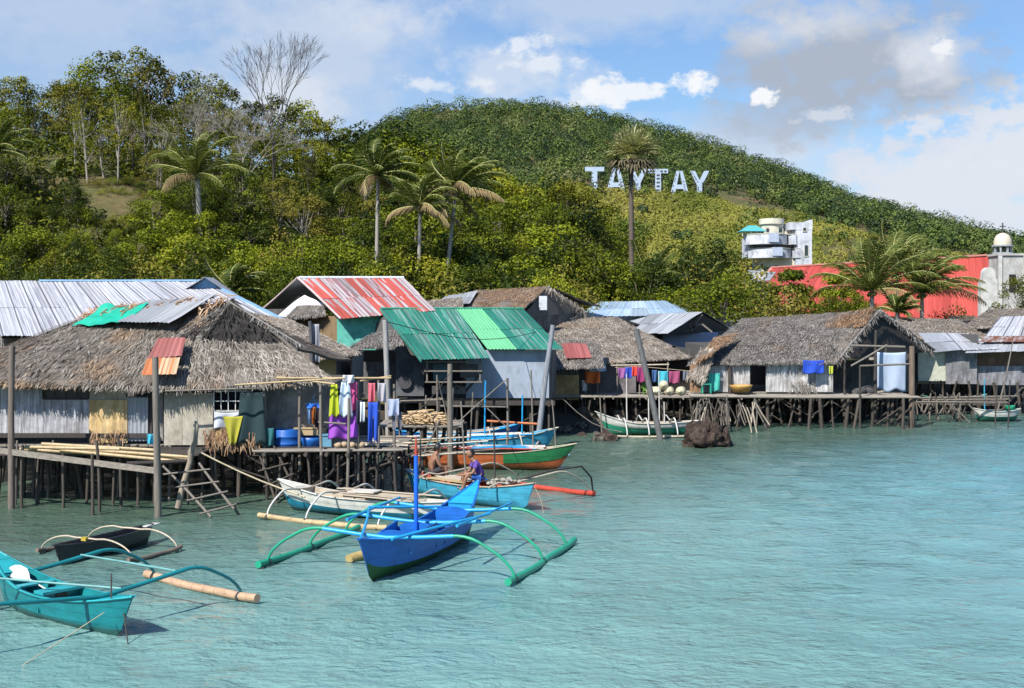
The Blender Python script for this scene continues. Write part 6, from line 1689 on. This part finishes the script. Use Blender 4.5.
# ================================================================ walkways, ladders, posts, platforms
random.seed(300)
def lone_post(label, bx, by, tx, ty, r0, r1, mat=POLEW, z0=0.0, name='mooring_post', top=None, Yt=None):
    a = G(bx,by,z0); b = P(tx,ty,Yt or a.y); d = (b-a).normalized()
    mb = MB(); mb.pole(a-d*1.2, b, r0, r1, 9, .006, seg=8)
    o = single(name, mb, mat, label, 'post', base=(a.x,a.y,0)); return o
lone_post('thick weathered grey post before the patched wall of the thatched house', 158,517,155,357, .105,.085)
lone_post('dark weathered post near the left picture edge before the bamboo wall', 12,508,12,346, .10,.085, wood('brown_grey_pole',(.20,.16,.13)))
lone_post('pale weathered post standing among the boats before the green roofed house', 451,470,450,364, .11,.09)
lone_post('pale leaning post at the corner of the blue grey house wall', 538,447,553,325, .14,.10, wood('blue_grey_pole',(.27,.29,.32)))
lone_post('grey leaning post standing alone in the water beside the white and green boat', 660,440,636,329, .14,.13, wood('dark_grey_pole',(.16,.16,.16)))
lone_post('whitish post behind the laundry beside the grey thatched hut', 388,452,385,320, .11,.10, wood('whitish_pole',(.40,.39,.37)), z0=0.3)
for (bx,by,tx,ty,nm) in ((168,470,146,356,'thin black pole leaning against the thick grey post'),(533,455,531,370,'thin pole rising behind the green bowed boat'),(425,462,426,395,'thin pole between the clothes and the pale post'),(507,455,508,378,'thin grey pole standing before the blue grey wall'),(602,436,600,396,'thin pole behind the white and green boat'),(725,432,727,395,'short crooked pole at the end of the tan house platform'),(1008,428,1010,380,'thin dark pole at the right edge beside the skiff'),(995,425,997,385,'dark pole between the skiff mast and the right edge')):
    lone_post(nm, bx,by,tx,ty, .04,.03, DARKW if 'dark' in nm or 'black' in nm else POLEW, name='pole')

# plank walkway rail at the left and the bamboo bundle
mb = MB(); a_, b_ = P(-20,448,35.9), P(158,471,34.3); mb.bar(a_, b_, .07, .16)
wk = thing('walkway','grey plank walkway with thin stilts along the front of the thatched house','walkway',(P(60,0,35.5).x,35.5,0))
part('plank', mb, PLANKX, wk)
for px, yb in ((61,508),(93,515),(97,512),(120,506),(137,505),(38,504),(24,508)):
    g = G(px,yb); m = MB(); m.pole((g.x,g.y,-1),P(px+random.uniform(-3,3),random.uniform(430,462),g.y),.05,.04,6,.03); part('stilt', m, STILT, wk)
m = MB(); m.pole(P(127,464,34.8),P(190,461,35.6),.07,.06); part('beam', m, DARKW, wk)
for k,(x0,y0,x1,y1) in enumerate(((20,449,190,459),(42,444,154,450),(50,447,188,457),(60,450,186,462),(24,447,120,449))):
    o = single('bamboo_pole', MB().pole(P(x0,y0,36.3-.05*k),P(x1,y1,35.9-.09*k),.055,.045,8,.006), BAMBOO, 'yellow bamboo pole in the bundle lying on the walkway rail', 'bamboo pole', None, 'bamboo poles laid along the walkway')
wk2 = thing('platform','dark plank platform beneath the bamboo wall of the thatched house','platform',(P(60,0,36.8).x,36.8,0))
for k in range(7):
    m = MB(); y_ = 36.3+k*.22; m.span(P(-30,0,36.5).x,P(200,0,36.5).x,y_,y_+.19,1.42+random.uniform(-.01,.01),1.46); part('plank', m, DARKW, wk2)
stilts(wk2,-25,198,36.4,37.6,7,2,1.4,r=(.03,.05),lean=.12)
def ladder(label, a0, a1, b0, b1, nr, mat=POLEW, r=.035, over=.18, lift=.0):
    root = thing('ladder', label, 'ladder', (Vector(a1)+Vector(b1))/2)
    for p, q in ((a0,a1),(b0,b1)):
        m = MB(); m.pole(p,q,r,r*1.1,7,.01); part('side_rail', m, mat, root)
    for k in range(nr):
        t = (k+.6)/nr; p, q = Vector(a0).lerp(a1,t), Vector(b0).lerp(b1,t); d = (q-p).normalized()
        m = MB(); m.pole(p-d*over+Vector((0,-.05,0)),q+d*over+Vector((0,-.05,random.uniform(-.04,.04))),r*.85,r*.8,6,.01); part('rung', m, mat, root)
    return root
ladder('pale pole ladder leaning from the walkway into the water right of the grey post', P(163,466,34.9), P(211,517,34.0), P(199,463,34.9), P(234,509,34.3), 4)
ladder('dark wooden ladder under the porch beside the blue barrel', P(256,446,37.2), P(277,505,36.6), P(274,446,37.2), P(296,492,36.8), 4, STILT)
single('crooked_post', MB().tube([P(178,508,35.0),P(183,485,35.0),P(190,462,35.2),P(191,452,35.2),P(195,442,35.1),P(197,425,35.1),P(195,421,35.1)],[.09,.085,.08,.09,.07,.06,.03],8,wob=.08), wood('crooked_wood',(.33,.28,.21)), 'crooked forked branch post at the top of the pale ladder', 'post')
def rope(label, pts, r=.02, mat=ROPE, name='rope'):
    return single(name, MB().tube(pts, r, 5), mat, label, 'rope')
rope('long tan rope running from the thatched house down to the white boat', [P(196,450,35.2)]+[P(196+(305-196)*t,450+(497-450)*t+3*math.sin(PI*t),35.2) for t in (.2,.4,.6,.8)]+[P(305,497,34.6)], .025)
rope('slack rope hanging from the house to the rocks by the water', [P(562+60*t,398+34*t+8*math.sin(PI*t),53) for t in (0,.25,.5,.75,1)], .022, POLEW)

# pier platform right of the big house
PR = thing('pier','crooked pole pier carrying barrels and laundry beside the thatched house','pier',(P(325,0,38).x,38.5,0))
za = P(0,450,37.2).z
x0_, x1_ = P(262,0,37.4).x, P(397,0,37.4).x
for k in range(24):
    y_ = 37.0+k*.17; m = MB(); m.pole((x0_+random.uniform(-.2,.2),y_,za+random.uniform(-.02,.02)),(x1_+random.uniform(-.35,.35),y_+random.uniform(-.08,.08),za+random.uniform(-.03,.04)),.05,.04,6,.006); part('deck_pole', m, random.choice([POLEW,PLANKX,BAMP,STILT]), PR)
for k in range(7):
    m = MB(); x_ = x0_+(x1_-x0_)*(k+.3)/6.6; m.pole((x_,36.7,za-.09),(x_,41.2,za-.09),.06,.05,6,.01); part('joist', m, STILT, PR)
stilts(PR,266,394,37.0,41.0,10,5,za-.05,DARKW,(.03,.055),.14,brace=30)
for px, yb, yt, Y_ in ((322,497,376,37.0),(347,497,398,36.9),(358,480,383,37.2),(377,470,380,37.3),(394,462,384,37.6)):
    m = MB(); m.pole(P(px,yb,Y_),P(px+random.uniform(-2,2),yt,Y_),.05,.04,7,.015); part('upright', m, POLEW, PR)
m = MB(); m.pole(P(276,378,37.0),P(391,378,37.3),.035,.03,6,.01); part('laundry_pole', m, BAMBOO, PR)
m = MB(); m.pole(P(278,377,37.2),P(335,384,36.9),.03,.03,6,.01); m2 = None; part('laundry_pole', m, BAMBOO, PR)
m = MB(); m.pole(P(360,381,37.2),P(391,376,37.5),.03,.03,6,.01); part('laundry_pole', m, BAMBOO, PR)
m = MB(); m.pole(P(318,422,37.1),P(346,424,37.1),.03,.03); part('rail', m, POLEW, PR)
def drum(label, px, ytop, ybot, wpx_, Y, col, name='barrel', cat='barrel', ribs=True, lid=True):
    s = Y/F; r = wpx_*s/2; b = P(px,ybot,Y); h = (ybot-ytop)*s
    prof = [(0,0),(r*.95,0),(r,.03*h),(r,.31*h),(r*1.03,.33*h),(r,.36*h),(r,.64*h),(r*1.03,.66*h),(r,.69*h),(r,.96*h),(r*.96,h),(r*.9,h)]+([(r*.88,h*.97),(0,h*.97)] if lid else [(r*.88,.1*h),(0,.08*h)]) if ribs else [(0,0),(r*.75,0),(r*.95,.7*h),(r*1.05,h),(r*1.0,h),(r*.9,.7*h),(r*.7,.06*h),(0,.06*h)]
    mb = MB(); mb.lathe((b.x,b.y,b.z),prof,22); o = single(name, mb, paint('plastic_%d_%d_%d'%tuple(int(c*99) for c in col),col,.4,.2), label, cat); return o
drum('big blue plastic barrel standing on the pier by the grey wall', 287, 429, 450, 29, 38.0, (.012,.10,.38))
drum('wide blue tub on the pier right of the blue barrel', 311, 437, 450, 20, 37.9, (.015,.12,.42), 'tub', 'tub', False)
single('plastic_crate', MB().box(P(327,441,37.8),(.38,.34,.36)).box(P(327,434.5,37.8),(.44,.40,.05)), paint('pale_blue_plastic',(.12,.30,.42),.5,.2), 'pale blue plastic crate on the pier behind the coconuts', 'crate')
single('wooden_crate', MB().box(P(311,431,38.2),(.9,.4,.22)).box(P(311,428,38.2),(1.0,.45,.03)), BAMBOO, 'tan wooden box on the pier below the shirt hanger', 'box')
for k,(px,py) in enumerate(((338,446),(344,446.5),(352,446),(341,443.5),(361,446.5),(357,446))):
    c_ = P(px,py-.5,37.3+.1*(k%2)); single('coconut', MB().blob((c_.x,c_.y,za+.14),(.12,.11,.10),2,.08), paint('coconut_husk',(.46,.34,.22),.8,.35,(.2,.13,.08),8), 'husked coconut in the row on the pier under the purple cloth', 'coconut', None, 'husked coconuts on the pier')
YL = 37.05
cloth('yellow green dress hanging first on the pier laundry pole', 329,339,384,416,YL,(.38,.44,.015),'dress',cut='dress',name='hanging_dress')
cloth('white and pale blue dress hanging between yellow and pink clothes on the pier', 339,352,382,416,YL+.02,(.50,.60,.70),'dress',cut='dress',name='hanging_dress')
cloth('large purple cloth hanging low behind the dresses on the pier', 328,358,411,438,YL+.18,(.30,.07,.48),'cloth',fold=.09)
cloth('pink cloth hanging right of the white dress on the pier', 350,357,382,411,YL+.05,(.50,.07,.22),'cloth')
cloth('dark shirt hanging between the yellow and white dresses', 335,341,386,402,YL+.12,(.02,.02,.04),'shirt',name='hanging_shirt')
cloth('dark and white shirt hanging right of the purple cloth', 356,362,400,424,YL-.02,(.02,.025,.05),'shirt',name='hanging_shirt')
cloth('white cloth hanging beside the dark shirt on the pier', 360,365,402,422,YL-.04,(.60,.64,.68),'cloth')
cloth('royal blue trousers hanging long from the pier laundry pole', 368,378,402,442,YL-.02,(.015,.07,.45),'trousers',cut='pants',name='hanging_trousers')
cloth('small multicoloured cloth above the royal blue trousers', 368,375,383,402,YL,(.55,.12,.16),'cloth')
cloth('pale grey shirt hanging by the whitish post', 378,386,383,402,YL+.1,(.40,.38,.42),'shirt',name='hanging_shirt')
cloth('bluish patterned shirt hanging right of the whitish post', 388,399,399,416,YL+.2,(.34,.40,.56),'shirt',name='hanging_shirt')
cloth('dark grey trousers hanging at the end of the pier', 392,402,412,430,YL+.25,(.12,.12,.16),'trousers',cut='pants',name='hanging_trousers')
cloth('white lacy cloth bunched on top of the laundry pole', 343,354,375,383,YL-.05,(.65,.66,.70),'cloth',fold=.08)
cloth('blue shirt on a hanger against the grey wall', 306,321,403,408,37.6,(.015,.12,.50),'shirt',name='hanging_shirt')
cloth('black shirt hanging at the right of the wall hanger', 315,322,406,428,37.65,(.03,.02,.03),'shirt',name='hanging_shirt')
cloth('orange and red cloth hanging in the middle of the wall hanger', 311.5,315,407,424,37.6,(.50,.14,.02),'cloth')
cloth('striped blue cloth hanging at the left of the wall hanger', 307.5,311,407,424,37.62,(.22,.36,.55),'cloth')
mb = MB(); c_ = P(313.5,401,37.6); mb.tube([(c_.x-.26,c_.y,c_.z-.1),(c_.x,c_.y,c_.z+.03),(c_.x+.26,c_.y,c_.z-.1)],.012,5); mb.tube([(c_.x,c_.y,c_.z+.03),(c_.x,c_.y,c_.z+.14),(c_.x+.04,c_.y,c_.z+.18)],.008,5)
single('clothes_hanger', mb, cSKY, 'blue clothes hanger on the grey wall of the porch', 'hanger')

# platform with heap of driftwood before the green roofed house
PF = thing('platform','low plank platform stacked with driftwood between the pier and the green roofed house','platform',(P(420,0,46).x,45.5,0))
zp = P(0,425,45).z
for k in range(12):
    m = MB(); y_ = 44.6+k*.22; m.span(P(378,0,45).x,P(462,0,45).x,y_,y_+.19,zp-.05+random.uniform(-.01,.01),zp); part('plank', m, PLANKX, PF)
stilts(PF,380,460,44.7,47.2,7,3,zp-.03,STILT,(.05,.08),.1,brace=6)
m = MB()
for k in range(150):
    c_ = P(random.uniform(404,446),0,45).x; y_ = random.uniform(44.8,46.4); h = .42*max(0,1-((c_-P(423,0,45).x)/.85)**2)
    a = random.random()*6.28; l = random.uniform(.15,.5); z_ = zp+.04+random.random()*h
    m.tube([(c_-l*math.cos(a),y_-l*math.sin(a),z_),(c_+l*math.cos(a),y_+l*math.sin(a),z_+random.uniform(-.08,.08))],random.uniform(.015,.04),5)
single('driftwood_heap', m, paint('split_wood',(.48,.35,.20),.85,.4,(.25,.17,.1),6), 'heap of pale split wood on the low platform', 'wood heap')
rail = thing('pole_rack','rack of thin poles standing in the water before the blue grey wall','pole rack',(P(475,0,46.5).x,46.5,0))
for (a,b,w_) in (((437,450,46.4),(437,375,46.4),.045),((507,452,46.4),(507,378,46.4),.05),((440,406,46.3),(507,407,46.3),.04),((400,401,46.6),(437,400,46.6),.035),((455,425,46.2),(506,380,46.2),.03),((438,380,46.2),(449,428,46.2),.025),((487,408,46.1),(510,430,46.1),.025)):
    m = MB(); m.pole(P(*a),P(*b),w_,w_*.8,6,.01); part('pole', m, POLEW, rail)
single('orange_pole', MB().pole(P(487,421,47),P(537,424,46.8),.05,.05,6,.005), paint('orange_paint',(.45,.14,.05),.6,.3), 'orange horizontal pole behind the light blue boats', 'pole')
# laundry of the tan thatched house
YR = 61.8
for (x0,x1,y0,y1,c,lb) in ((618,626,368,378,(.30,.10,.28),'mauve cloth at the start of the far laundry line'),(624,632,367,378,(.02,.06,.40),'deep blue cloth on the far laundry line'),(631,637,366,376,(.60,.05,.03),'red cloth on the far laundry line'),(637,646,367,382,(.26,.03,.13),'crimson cloth on the far laundry line'),(652,657,370,382,(.04,.10,.25),'navy cloth beside the leaning pole on the far laundry line'),(658,668,371,386,(.05,.38,.50),'turquoise cloth on the far laundry line'),(669,680,371,383,(.30,.06,.14),'maroon cloth on the far laundry line'),(683,688,371,380,(.12,.14,.18),'slate cloth at the end of the far laundry line')):
    cloth(lb,x0,x1,y0,y1,YR,c,'cloth')
cloth('orange cloth hanging in the doorway of the tan thatched house',585,600,371,383,61.4,(.62,.14,.03),'cloth',fold=.1)
cloth('pale blue cloth over the pole above the orange cloth',589,606,365,371,61.3,(.35,.48,.66),'cloth')
cloth('white cloth hanging below the orange cloth in the doorway',582,587,380,391,61.5,(.55,.58,.62),'cloth')
single('laundry_line_pole', MB().pole(P(611,365.5,61.85),P(669,364.5,61.85),.04,.04,6,.006), BAMP, 'pale horizontal pole above the far laundry line', 'pole')
single('laundry_line', MB().tube([P(615,367.5,61.8),P(640,366.5,61.8),P(690,371,61.8)],.012,4), ROPE, 'thin line carrying the far laundry', 'rope')
single('banana_leaves', MB().strips((P(642,378,62.2),P(650,378,62.2),P(650,390,62.1),P(642,390,62.1)),300,(.2,.4),(.05,.1),.1), paint('leafy_green',(.10,.22,.02),.6,.3), 'bunch of bright green leaves hanging behind the far laundry line', 'leaves')
# pale round jugs lying on the platform
for k,(px,py) in enumerate(((656,393),(664,390),(670,393),(682,392),(650,394))):
    c_ = P(px,py,61.7); r_ = .23
    mb = MB(); rz = random.uniform(-.5,.5); pr = [(0,0),(r_*.9,0),(r_,.05),(r_,.42),(r_*.85,.5),(.07,.56),(.06,.64),(0,.64)]; mb.lathe((0,0,0),pr,16)
    mb.v = [(c_.x+ (z_*math.sin(rz)+x_*math.cos(rz)), c_.y-z_*math.cos(rz)+x_*math.sin(rz), P(0,395.5,61.7).z+r_+y_+(.3 if k==1 else 0)) for x_,y_,z_ in mb.v]
    single('water_jug', mb, paint('cream_plastic',(.55,.50,.34),.5,.2), 'cream round plastic jug lying on the platform below the far laundry', 'jug', None, 'cream jugs on the platform')
for (px,lb,c) in ((706,'green plastic chair by the white bamboo wall',(.03,.36,.25)),):
    CHR2 = thing('plastic_chair', lb, 'chair', P(px,393,61.4)); o_ = P(px,393,61.4); m_ = paint('green_plastic',c,.45,.15)
    for sx in (-.2,.2):
        for sy in (-.2,.2): part('leg', MB().span(o_.x+sx-.025,o_.x+sx+.025,o_.y+sy-.025,o_.y+sy+.025,o_.z,o_.z+.42), m_, CHR2)
    part('seat', MB().span(o_.x-.24,o_.x+.24,o_.y-.24,o_.y+.24,o_.z+.42,o_.z+.46), m_, CHR2)
    mb = MB()
    for k in range(5): mb.span(o_.x-.22+k*.1,o_.x-.17+k*.1,o_.y+.2,o_.y+.24,o_.z+.46,o_.z+.85)
    mb.span(o_.x-.24,o_.x+.24,o_.y+.195,o_.y+.245,o_.z+.85,o_.z+.92); part('backrest', mb, m_, CHR2)
drum('orange brown basin on the floor in the dark opening of the white bamboo wall', 741, 385, 392, 22, 61.6, (.45,.26,.07), 'basin', 'basin', False)
# rocks
ROCK = rockmat('brown_rock', (.10,.066,.05), (.018,.012,.010)); ROCKG = rockmat('pale_rubble', (.20,.18,.14), (.06,.05,.04))
mb = MB(); c_ = G(707,446)
mb.blob((c_.x-.1,c_.y,.25),(.82,.75,.80),3,.55,0,2.6,True); mb.blob((c_.x+.55,c_.y+.05,.12),(.5,.6,.6),3,.55,0,2.8,True); mb.blob((c_.x+.1,c_.y-.3,.3),(.5,.4,.5),3,.6,0,3,True); mb.blob((c_.x-.7,c_.y-.1,.0),(.35,.4,.3),2,.4,0,2,True); mb.blob((c_.x-.35,c_.y+.05,.62),(.42,.4,.4),3,.5,0,2.2,True)
single('boulder', mb, ROCK, 'large craggy brown rock standing in the water', 'rock', base=(c_.x,c_.y,-.4))
for k in range(46):
    px = random.uniform(560,622); py = random.uniform(418,436)-(px-560)*.02; g_ = G(px,py); s = random.uniform(.15,.42)
    if k < 3: g_ = (G(605,440),G(598,441),G(613,439))[k]; s = (.5,.32,.28)[k]
    zz = Hs(g_.x,g_.y)
    single('rock', MB().blob((g_.x,g_.y,max(zz,-.05)+s*.2),(s,s*.8,s*random.uniform(.5,.8)),2,.45,0,1.7,False), ROCKG if k % 3 else ROCK, 'rough stone in the rubble bank at the water edge' if k > 2 else ['largest low rock lapped by water at the foot of the rubble','flat rock left of the low wet rock','small rock right of the low wet rock'][k], 'rock', None, 'stones of the rubble bank' if k > 2 else None)
# crooked sticks under the platforms near the right house
SK = thing('stick_tangle','tangle of crooked sticks and poles under the platform between the tan and right houses','stick tangle',(P(735,0,59).x,59,0))
for k in range(46):
    px = random.uniform(690,760); a = P(px,random.uniform(398,408),random.uniform(58,60.5)); b_ = P(px+random.gauss(0,7),random.uniform(420,434),a.y)
    m = MB(); m.pole(b_,a,.035,.03,5,.06,seg=5); part('stick', m, random.choice([STILT,POLEW,BAMP]), SK)
SK2 = thing('stick_tangle','leaning stick racks in the water between the right house and the skiff','stick tangle',(P(945,0,66).x,66,0))
for k in range(40):
    px = random.uniform(915,985); a = P(px,random.uniform(392,402),random.uniform(64,68)); b_ = P(px+random.gauss(0,9),random.uniform(412,424),a.y)
    m = MB(); m.pole(b_,a,.045,.035,5,.05,seg=4); part('stick', m, random.choice([STILT,DARKW,POLEW]), SK2)
for k in range(7):
    m = MB(); y_ = random.uniform(64,67); m.pole(P(915+random.random()*10,398+k,y_),P(1000+random.random()*20,396+k*1.6,y_),.05,.04,5,.02); part('pole', m, random.choice([POLEW,BAMP,STILT]), SK2)
AR = thing('bent_pole_rack','arched bent pole frame over the water at the right edge','pole rack',(P(1015,0,66).x,66,0))
for k in range(3):
    m = MB(); m.tube([P(998+14*k,414,65+k*.5)]+[P(998+14*k+40*math.sin(PI/2*t)*.6,414-26*math.sin(PI*.5*t),65+k*.5) for t in (.2,.4,.6,.8,1)]+[P(1050,386+k*3,65.5+k*.5)],.05,6); part('bent_pole', m, STILT, AR)
# small things on the right platform
random.seed(333)
single('clothes_heap', MB().blob(P(858,393,62.5),(.5,.3,.25),2,.5).blob(P(868,392,62.8),(.35,.3,.3),2,.5), paint('dark_cloths',(.06,.06,.06),.9,.6,(.25,.22,.2),6), 'dark heap of cloths on the open porch floor of the right house', 'cloth heap')
for px in (793,803,808):
    single('netting', MB().strips((P(px-6,383,62.0),P(px+8,383,62.0),P(px+10,396,61.8),P(px-4,396,61.8)),60,(.3,.6),(.02,.03),.1), POLEW, 'grey netting draped on the white bamboo wall edge', 'net', None, 'netting on the bamboo wall')

# loose poles, planks and nets between the pier and the boats
random.seed(404)
for k,(x0,y0,x1,y1,Y_,r_,m_) in enumerate(((372,452,452,446,41.5,.045,POLEW),(380,459,470,452,41.2,.04,BAMP),(366,446,440,441,42.5,.04,BAMBOO),(388,464,432,450,40.5,.035,POLEW),(398,441,470,437,44.0,.04,BAMP),(400,447,488,441,43.2,.035,cWHITE),(410,455,500,449,42.3,.03,POLEW))):
    single('loose_pole', MB().pole(P(x0,y0,Y_),P(x1,y1,Y_+.4),r_,r_*.8,6,.012), m_, 'loose pole lying across the pier end towards the moored boats', 'pole', None, 'loose poles between the pier and boats')
for (a,b,Y_,nm) in (((403,470),(399,430),41,'thin upright pole at the outer corner of the pier'),((441,478),(436,420),40.6,'thin upright pole left of the pale post among the boats'),((418,466),(440,420),42,'slanting thin pole tied near the pale post'),((556,452),(552,400),49,'thin pole standing by the bow of the light blue boat'),((470,440),(473,392),48,'thin pole between the frame uprights')):
    single('pole', MB().pole(P(a[0],a[1],Y_),P(b[0],b[1],Y_),.035,.025,6,.01), POLEW, nm, 'pole')
for (a,b,nm) in ((P(451,372,38.2),P(388,424,37.5),'thin rope from the pale post down to the pier'),(P(451,380,38.2),P(504,402,46.3),'thin rope from the pale post to the pole rack')):
    rope(nm,[a.lerp(b,t)+Vector((0,0,-.35*math.sin(PI*t))) for t in (0,.2,.4,.6,.8,1)],.012,DARKW)
for k,(x0,y0,x1,y1,Y_,mt) in enumerate(((216,505,236,497,36.2,BAMP),(300,486,330,492,36.0,POLEW))):
    pass
# power line between houses
rope('black cable strung over the thatched roofs between two posts',[P(388,322,43.5).lerp(P(553,327,60),t)+Vector((0,0,-.6*math.sin(PI*t))) for t in [i/10 for i in range(11)]],.015,BLACK,'cable')
